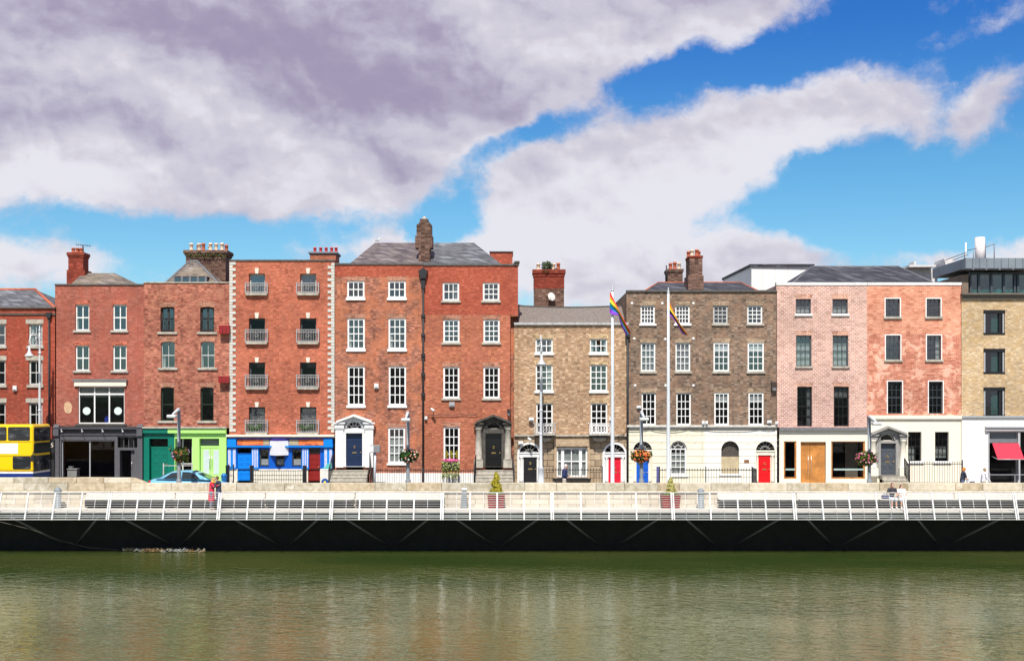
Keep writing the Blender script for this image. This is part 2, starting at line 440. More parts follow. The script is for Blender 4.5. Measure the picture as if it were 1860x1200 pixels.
class House:
    def __init__(s, name, label, x0, x1, Y=75.0, depth=9.5, cat='house', group='terraced houses along the quay'):
        s.Y = Y; s.x0 = PX(x0, Y); s.x1 = PX(x1, Y); s.depth = depth
        s.root = thing(name, label, cat, ((s.x0+s.x1)/2, Y, .2), group); s.holes = []; s.patches = []
    def X(s, p): return PX(p, s.Y)
    def Z(s, p): return PZ(p, s.Y)
    def part(s, name, mb, mat, parent=None, label=None): return ob(name, mb, mat, parent or s.root, label)
    def patch(s, name, mat, py0, py1, x0=None, x1=None, proud=0.0, label=None, zb=None):
        s.patches.append((name, mat, s.X(x0) if x0 is not None else s.x0, s.X(x1) if x1 is not None else s.x1,
                          zb if zb is not None else s.Z(py1), s.Z(py0), proud, label))
    def hole(s, x0, x1, y0, y1, rise=0): s.holes.append((s.X(x0), s.X(x1), s.Z(y1), s.Z(y0), rise))
    def finish(s, sidemat, ztop_px, cop=None, coph=.09, copo=.06, zsides=None):
        for (n, m, a, b, c, d, pr, lb) in s.patches:
            mb = MB(); wallpatch(mb, a, b, c, d, s.Y-pr, .32+pr, s.holes)
            if pr > 0:
                mb.add([(a,s.Y-pr,d),(b,s.Y-pr,d),(b,s.Y,d),(a,s.Y,d)], [(0,1,2,3)])
                mb.add([(a,s.Y-pr,c),(b,s.Y-pr,c),(b,s.Y,c),(a,s.Y,c)], [(3,2,1,0)])
                mb.add([(a,s.Y-pr,c),(a,s.Y,c),(a,s.Y,d),(a,s.Y-pr,d)], [(3,2,1,0)])
                mb.add([(b,s.Y-pr,c),(b,s.Y,c),(b,s.Y,d),(b,s.Y-pr,d)], [(0,1,2,3)])
            s.part(n, mb, m, label=lb)
        zt = s.Z(ztop_px); Y = s.Y
        mb = MB()                                            # gable walls, back wall and parapet back
        mb.add([(s.x0+.008,Y,0),(s.x0+.008,Y+s.depth,0),(s.x0+.008,Y+s.depth,zt),(s.x0+.008,Y,zt)], [(3,2,1,0)])
        mb.add([(s.x1-.008,Y,0),(s.x1-.008,Y+s.depth,0),(s.x1-.008,Y+s.depth,zt),(s.x1-.008,Y,zt)], [(0,1,2,3)])
        mb.box(s.x0+.01, s.x1-.01, Y+s.depth-.3, Y+s.depth, 0, zt)
        mb.box(s.x0+.01, s.x1-.01, Y+.003, Y+.32, zt-.35, zt)
        s.part('gable_wall', mb, sidemat)
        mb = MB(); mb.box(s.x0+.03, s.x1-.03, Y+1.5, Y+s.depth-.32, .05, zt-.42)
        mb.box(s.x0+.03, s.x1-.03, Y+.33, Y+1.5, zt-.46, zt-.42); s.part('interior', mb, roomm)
        if cop:
            mb = MB(); mb.box(s.x0-.01, s.x1+.01, Y-copo, Y+.36, zt, zt+coph)
            s.part('coping', mb, cop)
    # ---- glazed sash window
    def window(s, x0, x1, y0, y1, cols=3, rows=4, fr='white', inset=.11, fw=.085, bar=.035, sill=None, sillh=.13, sillo=.1, silld=.1,
               gl=None, rise=0.0, curtain=None, cmat=None, meet=.055, arch=None, surround=0.0, label=None, cdark=None):
        X0, X1, Z0, Z1 = s.X(x0), s.X(x1), s.Z(y1), s.Z(y0); Y = s.Y
        s.holes.append((X0, X1, Z0, Z1, rise))
        f = MB(); ya, yb = Y+inset, Y+inset+.07
        zs = Z1-rise
        o = [(X0, Z0)]+arc_pts(X0, X1, zs, rise)+[(X1, Z0)]
        ri = max(0, rise-fw*.6) if rise > .2 else rise
        i_ = [(X0+fw, Z0+fw)]+arc_pts(X0+fw, X1-fw, zs-(0 if rise > .2 else fw), ri)+[(X1-fw, Z0+fw)]
        n = len(o)
        for (yy, fl) in ((ya, False),):
            f.add([(p[0],yy,p[1]) for p in o]+[(p[0],yy,p[1]) for p in i_], [(k, (k+1) % n, n+(k+1) % n, n+k) for k in range(n)])
        f.add([(p[0],ya,p[1]) for p in i_]+[(p[0],yb,p[1]) for p in i_], [(k, (k+1) % n, n+(k+1) % n, n+k) for k in range(n)])
        iw = X1-X0-2*fw; zi0, zi1 = Z0+fw, zs-(0 if rise > .2 else fw)
        ztop = Z1-fw
        for k in range(1, cols):
            x = X0+fw+iw*k/cols; f.box(x-bar/2, x+bar/2, ya+.012, yb-.01, zi0, ztop if not rise > .2 else zi1)
        rr = rows if not rise > .2 else rows
        for k in range(1, rr):
            z = zi0+(zi1-zi0)*k/rr
            b_ = meet if (k == rr//2 and meet) else bar
            f.box(X0+fw, X1-fw, ya+(.004 if b_ == meet else .014), yb-(.012 if b_ == meet else .008), z-b_/2, z+b_/2)
        if rise > .2:
            f.box(X0+fw, X1-fw, ya+.002, yb, zs-.03, zs+.03)
            cx, r0 = (X0+X1)/2, (X1-X0)/2-fw
            for a in (35, 90, 145): f.bar((cx+.22*cos(R(a)), ya+.03, zs+.22*sin(R(a))), (cx+r0*cos(R(a)), ya+.03, zs+min(r0, rise-fw*.5)*sin(R(a))), .02)
            f.tube([(cx+.22*cos(R(a)), ya+.03, zs+.22*sin(R(a))) for a in range(0, 181, 20)], .02, 4)
        wobj = s.part('window', f, FRAMES[fr], label=label)
        if surround:
            q = surround; b = MB()
            for (a_, b_, c, d) in ((X0-q, X0, Z0, Z1+q), (X1, X1+q, Z0, Z1+q), (X0, X1, Z1, Z1+q)): b.box(a_, b_, Y-.012, Y-.002, c, d)
            s.part('surround', b, white, wobj)
        g = MB(); g.prism([(X0+.01, Z0+.01)]+arc_pts(X0+.01, X1-.01, zs-.01, rise)+[(X1-.01, Z0+.01)], Y+inset+.04, Y+inset+.046)
        s.part('pane', g, gl or glass, wobj)
        if sill:
            b = MB(); so = silld
            b.box(X0-sillo, X1+sillo, Y-so, Y+inset-.002, Z0-sillh, Z0)
            q = s.part('sill', b, sill, wobj); bevel(q, .012, 1)
        rr_ = WR.random()
        if not curtain and cols*rows > 1 and not cmat and rise < .2 and rr_ < .42:
            curtain = (((.04, .2, .03, .96), (.82, .96, .03, .96)), ((.04, .96, .72, .96),), ((.04, .17, .03, .55),), ((.7, .96, .03, .96),))[int(rr_*100) % 4]; cmat = (curtaing, curtainm, curtaing)[int(rr_*1000) % 3]
        if curtain:
            b = MB(); yc = Y+inset+.105
            for (u0, u1, v0, v1) in curtain:
                xa, xb = X0+(X1-X0)*u0, X0+(X1-X0)*u1; za, zb = Z0+(Z1-Z0)*v0, Z0+(Z1-Z0)*v1
                nn = max(4, int((xb-xa)/.05)); vv = []
                for k in range(nn+1):
                    x = xa+(xb-xa)*k/nn; yy = yc+.025*(1 if k % 2 else -1)*(0 if cmat is blindm else 1)
                    vv += [(x, yy, za), (x, yy, zb)]
                b.add(vv, [(2*k, 2*k+2, 2*k+3, 2*k+1) for k in range(nn)])
            s.part('blind' if cmat is blindm else 'curtain', b, cmat or curtainm, wobj)
        if arch:
            b = MB(); t = .26; sp = .11
            a_ = arc_pts(X0, X1, zs, rise); 
            if rise <= .2:
                b.add([(X0, Y-.004, Z1+.0), (X1, Y-.004, Z1+.0), (X1+sp, Y-.004, Z1+t), (X0-sp, Y-.004, Z1+t)], [(0,1,2,3)])
            s.part('brick_arch', b, arch, wobj)
        return wobj
    # ---- panelled door leaf with transom
    def door(s, x0, x1, y0, y1, mat, inset=.18, rows=((.06,.24),(.30,.56),(.62,.92)), cols=2, Yf=None, knob=True, name='door', label=None, brass=None, letter=True):
        Y = (Yf if Yf is not None else s.Y)+inset
        X0, X1, Z0, Z1 = s.X(x0), s.X(x1), s.Z(y1), s.Z(y0)
        b = MB(); b.box(X0, X1, Y, Y+.05, Z0, Z1)
        wd = X1-X0; h = Z1-Z0
        for (a, c) in rows:
            for k in range(cols):
                xa = X0+wd*(.09+k*(.82+.06)/cols); xb = xa+wd*(.82-.06*(cols-1))/cols
                za, zb = Z0+h*a, Z0+h*c; m_ = .022
                for (p, q, r_, t_) in ((xa, xb, zb-m_, zb), (xa, xb, za, za+m_), (xa, xa+m_, za+m_, zb-m_), (xb-m_, xb, za+m_, zb-m_)): b.box(p, q, Y-.016, Y, r_, t_)
                b.box(xa+.06, xb-.06, Y-.01, Y, za+.06, zb-.06)
        d = s.part(name, b, mat, label=label)
        if knob:
            k = MB(); k.ball((X1-.11*wd, Y-.05, Z0+h*.5), .038, 10, 6); k.lathe((X1-.11*wd, Y-.04, Z0+h*.5), [(.015, 0), (.015, .04)], 8, 'y')
            s.part('knob', k, brass or brassm, d)
            if letter:
                k = MB(); k.box((X0+X1)/2-.13, (X0+X1)/2+.13, Y-.022, Y, Z0+h*.5-.035, Z0+h*.5+.035); s.part('letter_flap', k, brass or brassm, d)
                k = MB(); k.tube([((X0+X1)/2+.05*cos(R(t)), Y-.03, Z0+h*.7+.07*sin(R(t))) for t in range(0, 361, 30)], .013, 6); s.part('knocker', k, brass or brassm, d)
        return d
    def chimney(s, x0, x1, y0, y1, Y, dep, mat, cap=None, capo=.1, caph=.28, pots=(), pmat=None, base=None, steps=True, topmat=None, topy=None, pr=.13):
        X0, X1, Z0, Z1 = PX(x0, Y), PX(x1, Y), PZ(y1, Y), PZ(y0, Y)
        b = MB(); b.box(X0, X1, Y, Y+dep, Z0-1.5, Z1)
        c = s.part('chimney', b, mat)
        if topmat: 
            b = MB(); b.box(X0-.015, X1+.015, Y-.015, Y+dep+.015, PZ(topy, Y), Z1-.003); s.part('rebuilt_top', b, topmat, c)
        if cap:
            b = MB(); b.box(X0-capo*.5, X1+capo*.5, Y-capo*.5, Y+dep+capo*.5, Z1-caph, Z1-caph*.55); b.box(X0-capo, X1+capo, Y-capo, Y+dep+capo, Z1-caph*.55, Z1+.06)
            q = s.part('chimney_cap', b, cap, c); bevel(q, .02, 1)
        for (pxx, yy, h, mt) in pots:
            x = PX(pxx, Y); b = MB()
            k = pr
            b.lathe((x, Y+yy, Z1+.05), [(k*1.12, 0), (k*1.12, h*.12), (k, h*.16), (k*.9, h*.74), (k*1.15, h*.78), (k*1.15, h*.88), (k*.95, h*.9), (k*.95, h), (k*.7, h), (k*.7, h*.8)], 12)
            s.part('chimney_pot', b, mt, c)
        return c
    def roof(s, bx0, bx1, zb, rx0, rx1, ry, Yb, Yr, mat, ridge=None, Yk=None, name='roof', rr=.07, label=None):
        Yk = Yk or (2*Yr-Yb)
        a = (PX(bx0, Yb), Yb, zb); b = (PX(bx1, Yb), Yb, zb); c = (PX(rx1, Yr), Yr, PZ(ry, Yr)); d = (PX(rx0, Yr), Yr, PZ(ry, Yr))
        e_ = (a[0], Yk, zb); f_ = (b[0], Yk, zb)
        m = MB(); m.add([a, b, c, d, e_, f_], [(0,1,2,3), (1,5,2), (5,4,3,2), (4,0,3), (0,4,5,1)])
        r = s.part(name, m, mat, label=label)
        if ridge:
            g = MB(); g.tube([d, c], rr, 6); g.tube([a, d], rr, 6); g.tube([b, c], rr, 6); s.part('ridge_tiles', g, ridge, r)
        return r
brassm = plain('aged_brass', (.55,.38,.14), .35, metal=.8, var=.1)
chromem = plain('nickel_fitting', (.6,.6,.58), .3, metal=.8, var=.1)

def slatemat(name, c1, c2, bw=.35, bh=.16, tint=None):
    return brick(name, c1, c2, tuple(a*.35 for a in c1), bw, bh, .012, tint=tint, tamt=.4, soot=.0, fine=.7, rough=.7)
slate_g = slatemat('grey_slate', (.13,.14,.16), (.17,.18,.20))
slate_p = slatemat('purple_slate', (.12,.10,.115), (.19,.165,.175), tint=(.2,.17,.15))
slate_b = slatemat('blue_black_slate', (.055,.06,.078), (.085,.09,.11))
slate_br = slatemat('weathered_slate', (.17,.145,.13), (.24,.21,.19), tint=(.28,.23,.15))

bA = brick('deep_red_brick', (.40,.065,.035), (.50,.095,.05), (.33,.16,.11), tint=(.30,.05,.03), soot=.3)
bB = brick('rosy_red_brick', (.38,.085,.055), (.48,.135,.09), (.46,.27,.21), tint=(.36,.09,.06), soot=.25)
bC = brick('mottled_red_brick', (.34,.085,.055), (.50,.16,.10), (.42,.24,.18), tint=(.50,.22,.14), tamt=.55, tscale=2.2, soot=.4, fine=.8)
bD = brick('orange_red_brick', (.47,.10,.052), (.56,.145,.08), (.50,.28,.19), tint=(.58,.18,.10), tamt=.35, soot=.12, fine=.55)
bE = brick('brown_red_brick', (.33,.11,.07), (.48,.17,.10), (.40,.27,.20), tint=(.56,.19,.09), tamt=.65, tscale=1.0, soot=.5, fine=.75)
bEt = brick('new_red_brick', (.46,.085,.045), (.54,.125,.07), (.42,.15,.10), soot=.2, fine=.35)
bF = brick('warm_orange_brick', (.48,.125,.06), (.60,.19,.09), (.48,.28,.19), tint=(.40,.13,.085), tamt=.5, soot=.2, fine=.55)
bG = brick('tan_stock_brick', (.48,.31,.18), (.62,.44,.28), (.56,.45,.32), tint=(.38,.21,.12), tamt=.5, tscale=2.6, soot=.25, fine=.75)
bH = brick('brown_stock_brick', (.17,.12,.088), (.29,.21,.15), (.34,.28,.225), tint=(.33,.20,.13), tamt=.55, tscale=1.6, soot=.45, fine=.8)
bI = brick('pink_pointed_brick', (.58,.29,.235), (.70,.40,.33), (.88,.74,.66), .25, .11, .026, soot=.05, tint=(.62,.40,.30), tamt=.3, fine=.4)
bJ = brick('salmon_patched_brick', (.64,.20,.12), (.78,.33,.21), (.76,.48,.36), .25, .095, .016, tint=(.46,.15,.10), tamt=.5, tscale=2.0, soot=.12, patch=(.81,.47,.35), pth=(.50,.59), pscale=1.3, fine=.6)
bJt = brick('salmon_upper_brick', (.74,.23,.125), (.85,.36,.22), (.80,.50,.38), .25, .095, .016, tint=(.84,.44,.30), tamt=.4, soot=.1, fine=.5)
bK = brick('buff_modern_brick', (.60,.44,.245), (.76,.60,.38), (.68,.58,.44), tint=(.54,.35,.15), tamt=.5, tscale=2.0, soot=.04, fine=.45)
bCh = brick('sooty_chimney_brick', (.12,.055,.04), (.20,.105,.075), (.24,.19,.15), .24, .09, .015, soot=.4, fine=.8)
bChr = brick('red_chimney_brick', (.25,.034,.018), (.36,.055,.03), (.2,.09,.06), .24, .09, .012, soot=.35)
ashG = brick('brown_ashlar', (.40,.30,.19), (.50,.38,.25), (.13,.10,.075), .72, .36, .03, soot=.35, fine=.4, tint=(.3,.22,.14), tamt=.4)
sold = {k: brick('soldier_course_'+k, a, b_, c_, .24, .085, .016, soldier=True, soot=.15, fine=.7) for k, a, b_, c_ in (
    ('red', (.40,.07,.04), (.52,.12,.07), (.42,.2,.14)), ('rust', (.34,.12,.07), (.46,.18,.11), (.42,.3,.22)), ('brown', (.24,.16,.10), (.38,.27,.17), (.40,.32,.24)),
    ('pink', (.48,.22,.15), (.58,.30,.2), (.68,.5,.4)), ('tan', (.46,.3,.15), (.58,.42,.24), (.5,.4,.26)))}

# ============================================================== house A : deep red, leftmost
A = House('brick_house', 'deep red brick house with grey slate roof and stone lintels behind the yellow bus', -62, 102)
A.patch('wall', bA, 558, 790); A.patch('ground_floor_wall', darkgrey, 790, 790, zb=.1)
A.patches[-1] = ('ground_floor_wall', bA, A.x0, A.x1, .1, A.Z(790), 0, None)
for (x0, x1) in ((52, 77), (-16, 10)):
    for (a, b, sl) in ((588, 628, sillm), (654, 699, stone), (731, 774, stone)):
        wv = A.window(x0, x1, a, b, 2, 2, 'greyw', fw=.1, sill=sl, sillh=.16, curtain=((0, .3, 0, 1),) if a < 600 and x0 > 0 else None, gl=glass if a < 600 else glass_lo)
        m = MB(); m.box(A.X(x0-5), A.X(x1+2), 74.975, 75.004, A.Z(a), A.Z(a-8)); A.part('lintel', m, stone, wv)
m = MB(); m.box(A.x0, A.x1-.02, 74.93, 75, A.Z(572), A.Z(569)); A.part('string_course', m, stone_d)
A.finish(bA, 560, coping_d, .07, .12)
A.roof(-62, 100, A.Z(559), -40, 64, 526, 75.1, 79.5, slate_g, terra, rr=.1)
m = MB(); m.tube([(A.X(90), 74.9, A.Z(575)), (A.X(90), 74.9, .3)], .05, 8); m.prism([(A.X(87), A.Z(578)), (A.X(93), A.Z(578)), (A.X(95), A.Z(568)), (A.X(85), A.Z(568))], 74.8, 75.0); A.part('downpipe', m, iron)

# ============================================================== house B : two bay with charcoal shopfront
B = House('brick_house', 'rosy red brick house over a charcoal shopfront with a wide three-light first-floor window', 100, 261)
B.patch('wall', bB, 517, 774, label=None)
for x0, x1 in ((137, 162), (205, 230)):
    for a, b in ((553, 600), (627, 673)): B.window(x0, x1, a, b, 2, 2, 'white', fw=.075, bar=.06, sill=sillm, sillo=.12, meet=.07, arch=sold['red'])
wv = B.window(142, 226, 702, 769, 3, 1, 'white', fw=.06, bar=.08, sill=stone_d, sillo=.15, gl=glass_lo)
m = MB(); m.box(B.X(142)+.06, B.X(226)-.06, 75.105, 75.17, B.Z(717), B.Z(714)); B.part('transom', m, white, wv)
m = MB(); m.box(B.X(136), B.X(230), 74.86, 75.0, B.Z(701), B.Z(692)); B.part('blind_box', m, cream_p, wv)
m = MB(); m.box(B.X(134), B.X(232), 74.8, 75.0, B.Z(692), B.Z(688.5)); B.part('hood', m, lead, wv)
sticker = plain('frosted_sticker', (.62,.72,.68), .6, var=.04)
for cx in (156, 213):
    m = MB(); m.lathe((B.X(cx), 75.135, B.Z(746)), [(.235, 0), (.235, .01)], 24, 'y'); B.part('round_sticker', m, sticker, wv)
m = MB(); m.box(B.X(186), B.X(194), 75.4, 75.8, B.Z(768), B.Z(758)); m.box(B.X(187), B.X(193), 75.45, 75.75, B.Z(758), B.Z(756))
tag(ob('crate', m, plain('blue_plastic', (.03,.07,.5), .5)), 'blue crate standing inside the wide first-floor window above the charcoal shopfront', 'crate')
m = MB(); m.prism([(B.X(x), B.Z(y)) for x, y in ((117,733),(121,729),(128,731),(131,737),(130,747),(126,751),(119,749),(116,742))], 74.992, 75.004)
B.part('bare_patch', m, plain('crumbled_brick', (.55,.36,.22), .9, var=.4, nscale=14))
sgy = plain('shop_grey_paint', (.095,.095,.105), .5, var=.1, dirt=.25)
B.patches.append(('shopfront', sgy, B.X(101), B.X(260), .1, B.Z(775), .16, None))
B.hole(113, 210, 798, 866); B.hole(215, 252, 793, 812.5); B.hole(219, 246, 817, 872)
m = MB(); m.box(B.X(104), B.X(258), 74.62, 74.84, B.Z(779), B.Z(775.5)); m.box(B.X(112), B.X(250), 74.8, 74.84, B.Z(791), B.Z(780)); q = B.part('fascia', m, darkgrey)
for x in (116, 153, 190, 226):
    m = MB(); m.tube([(B.X(x), 74.84, B.Z(781)), (B.X(x), 74.5, B.Z(779)), (B.X(x)+.08, 74.42, B.Z(782))], .022, 6); m.lathe((B.X(x)+.08, 74.42, B.Z(784)), [(.09, 0), (.05, .06), (.02, .08)], 10); B.part('swan_neck_light', m, steel, q)
for x in (101, 252):
    m = MB(); m.box(B.X(x), B.X(x+9), 74.72, 74.84, .15, B.Z(792)); m.box(B.X(x-.5), B.X(x+9.5), 74.6, 74.84, B.Z(791), B.Z(777)); m.prism([(74.55, B.Z(776)), (74.84, B.Z(770)), (74.84, B.Z(776))], B.X(x-.5), B.X(x+9.5), 'x'); B.part('pilaster', m, sgy)
m = MB(); m.box(B.X(113), B.X(210), 74.98, 75.03, B.Z(801), B.Z(798)); m.box(B.X(162.5), B.X(164.5), 74.98, 75.03, B.Z(866), B.Z(801)); m.box(B.X(113), B.X(114.5), 74.98, 75.03, B.Z(866), B.Z(801)); m.box(B.X(208.5), B.X(210), 74.98, 75.03, B.Z(866), B.Z(801)); wv = B.part('display_window', m, steel)
m = MB(); m.box(B.X(113), B.X(210), 75.04, 75.045, B.Z(866), B.Z(798)); B.part('pane', m, glass_lo, wv)
m = MB(); [m.box(B.X(x)-.02, B.X(x)+.02, 74.98, 75.02, B.Z(812.5), B.Z(793)) for x in (225, 234, 243)]; wv = B.part('fanlight', m, sgy)
m = MB(); m.box(B.X(215), B.X(252), 75.03, 75.035, B.Z(812.5), B.Z(793)); B.part('pane', m, glass_lo, wv)
m = MB(); m.box(B.X(238), B.X(246), 75.02, 75.06, B.Z(872), B.Z(818)); wv = B.part('door', m, sgy)
m = MB(); m.tube([(B.X(239.5), 74.97, B.Z(850)), (B.X(239.5), 74.97, B.Z(838))], .015, 6); B.part('handle', m, chromem, wv)
B.finish(bB, 518, coping_d, .08, .07)
B.roof(124, 240, B.Z(519), 150, 208, 496, 75.6, 79.2, slate_br, None)
B.chimney(124, 151, 460, 506, 78.6, 1.0, bChr, bChr, .09, .25, pots=((130, .3, .33, terra), (137, .3, .33, terra), (144, .35, .33, terra), (134, .75, .33, terra)), pmat=terra, pr=.11)
m = MB(); m.box(PX(121, 78.5), PX(154, 78.5), 78.5, 79.8, PZ(520, 78.5), PZ(490, 78.5)); B.part('chimney_base', m, bChr)
m = MB(); m.box(PX(116, 135*0+66.9*0+75.9), PX(135, 75.9), 75.9, 76.9, PZ(850, 66.9), PZ(850, 66.9)) if False else None
wt = thing('shop_counter', 'white counter with a till inside the charcoal shop window', 'counter', (B.X(126), 75.7, .2))
m = MB(); m.box(B.X(117), B.X(134), 75.5, 76.0, .35, B.Z(853)); ob('cabinet', m, white, wt)
m = MB(); m.box(B.X(116), B.X(135), 75.45, 76.05, B.Z(853), B.Z(851.5)); ob('worktop', m, white, wt)
m = MB(); m.box(B.X(118), B.X(125), 75.6, 75.9, B.Z(851.5), B.Z(847)); ob('till', m, steel, wt)

# ============================================================== house C : green shopfronts
Ch = House('brick_house', 'mottled red brick house over a dark green and lime green shopfront', 261, 416.5)
Ch.patch('wall', bC, 513, 777)
for x0, x1 in ((291.5, 317), (363.5, 389)):
    wv = Ch.window(x0, x1, 557, 603, 2, 1, 'brown', fw=.1, bar=.1, sill=stone, sillo=.18, rise=.07, inset=.2, arch=sold['rust'])
    m = MB(); za, zb = Ch.Z(601), Ch.Z(578); xa, xb = Ch.X(x0)+.03, Ch.X(x1)-.03
    for z in (za+.06, zb): m.box(xa, xb, 75.02, 75.05, z-.025, z+.025)
    for k in range(9): xx = xa+(xb-xa)*k/8; m.box(xx-.012, xx+.012, 75.025, 75.045, za, zb)
    Ch.part('guard_rail', m, iron, wv)
    Ch.window(x0+1, x1+.5, 620, 668, 2, 2, 'greyw', fw=.05, bar=.03, sill=stone, sillo=.18, rise=.06, inset=.16, arch=sold['rust'], curtain=((.02, .25, .02, .5),) if x0 < 300 else ((.02, .15, .02, .45),))
    Ch.window(x0+.5, x1-1, 703, 764, 1, 2, 'green', fw=.08, sill=stone, sillo=.2, rise=.05, inset=.18, arch=sold['rust'], gl=glass_lo)
dgp = plain('bottle_green_paint', (.0,.155,.105), .4, var=.06, dirt=.08); lgp = plain('lime_green_paint', (.42,.80,.20), .5, var=.04)
lgd = plain('lime_door_paint', (.45,.78,.24), .45, var=.04)
Ch.patches.append(('dark_green_shopfront', dgp, Ch.X(262), Ch.X(318), .1, Ch.Z(776), .12, None))
Ch.patches.append(('lime_green_shopfront', lgp, Ch.X(318), Ch.X(412), .1, Ch.Z(776), .12, None))
Ch.hole(272, 306, 796, 874); Ch.hole(319, 350, 796, 874); Ch.hole(363, 399, 796, 874)
m = MB(); m.box(Ch.X(262), Ch.X(307), 74.7, 74.88, Ch.Z(786), Ch.Z(778)); Ch.part('fascia', m, dgp)
m = MB(); m.box(Ch.X(307), Ch.X(412), 74.7, 74.88, Ch.Z(786), Ch.Z(778)); Ch.part('fascia', m, lgp)
m = MB(); m.box(Ch.X(261), Ch.X(413), 74.62, 75.0, Ch.Z(777.5), Ch.Z(774.5)); Ch.part('cornice', m, stone)
Ch.door(273, 305, 814, 872, dgp, inset=.22, rows=((.05,.22),(.28,.47),(.53,.72),(.78,.95)), letter=False)
m = MB(); m.box(Ch.X(272), Ch.X(306), 75.2, 75.28, Ch.Z(814), Ch.Z(811)); wv = Ch.part('fanlight', m, dgp)
m = MB(); m.box(Ch.X(272), Ch.X(306), 75.24, 75.246, Ch.Z(811), Ch.Z(796)); Ch.part('pane', m, glass_lo, wv)
m = MB(); m.box(Ch.X(362.5), Ch.X(399.5), 75.16, 75.24, Ch.Z(813.5), Ch.Z(809.5)); wv = Ch.part('fanlight', m, lgp)
m = MB(); m.box(Ch.X(363), Ch.X(399), 75.22, 75.226, Ch.Z(809.5), Ch.Z(796)); Ch.part('pane', m, plain('grey_frosted_glass', (.16,.19,.17), .25, var=.1), wv)
frost = plain('frosted_glass', (.52,.60,.62), .3, var=.06)
for x0, x1, g0, g1, hx in ((363.5, 380.8, 368.5, 378.5, 380), (381.2, 398.5, 387, 396.5, 384)):
    m = MB(); m.box(Ch.X(x0), Ch.X(x1), 75.18, 75.23, .25, Ch.Z(813.5)); d = Ch.part('door', m, lgd)
    m = MB(); m.box(Ch.X(g0), Ch.X(g1), 75.165, 75.18, Ch.Z(861), Ch.Z(817)); Ch.part('pane', m, frost, d)
    m = MB(); m.tube([(Ch.X(hx), 75.1, Ch.Z(852)), (Ch.X(hx), 75.1, Ch.Z(825))], .014, 6); Ch.part('handle', m, chromem, d)
m = MB(); 
for x in (320, 330, 347.5): m.box(Ch.X(x)-.04, Ch.X(x)+.04, 75.25, 75.32, .25, Ch.Z(796))
m.box(Ch.X(319), Ch.X(350), 75.25, 75.32, Ch.Z(843), Ch.Z(841)); wv = Ch.part('shop_window', m, FRAMES['greyw'])
m = MB(); m.box(Ch.X(319), Ch.X(350), 75.33, 75.336, .25, Ch.Z(796)); Ch.part('pane', m, glass_lo, wv)
Ch.finish(bC, 514, stone, .07, .06)
Yr = 77.2
Ch.roof(298, 397, Ch.Z(513), 345, 358, 474, 75.9, 78.6, slate_br, lead)
m = MB(); m.box(PX(314, 76.0), PX(377, 76.0), 76.0, 78, PZ(514, 76.0), PZ(502, 76.0)); dw = Ch.part('dormer', m, roomm)
m = MB(); 
for k in range(5): x = PX(316+k*14.5, 75.95); m.box(x-.06, x+.06, 75.93, 76.0, PZ(513, 75.95), PZ(502, 75.95))
Ch.part('dormer_frame', m, lead, dw)
m = MB(); m.box(PX(317, 76), PX(375, 76), 75.96, 75.98, PZ(513, 76), PZ(504, 76)); Ch.part('pane', m, glass, dw)
Ch.chimney(337.5, 410, 456, 512, 79.4, 1.5, bCh, bCh, .14, .3, pots=[(345, .35, .5, potcream), (354, .9, .45, terra), (359, .4, .5, potcream), (367, .35, .5, terra), (375, .9, .42, potcream), (380, .35, .52, potcream), (390, .4, .5, potcream), (401, .35, .52, potcream), (405, .95, .48, terra)], pr=.12)
m = MB()
for x in range(342, 412, 3): m.leaves((PX(x, 79.3), 79.22, PZ(463+random.random()*4, 79.3)), (.14, .1, .13), 16, .045)
tag(ob('moss', m, foliage('moss_green', (.04,.05,.015), (.09,.10,.03), (.16,.14,.05)), None), 'moss tufts growing under the cap of the wide chimney with cream pots', 'moss'); bpy.data.objects['moss']['kind'] = 'stuff'

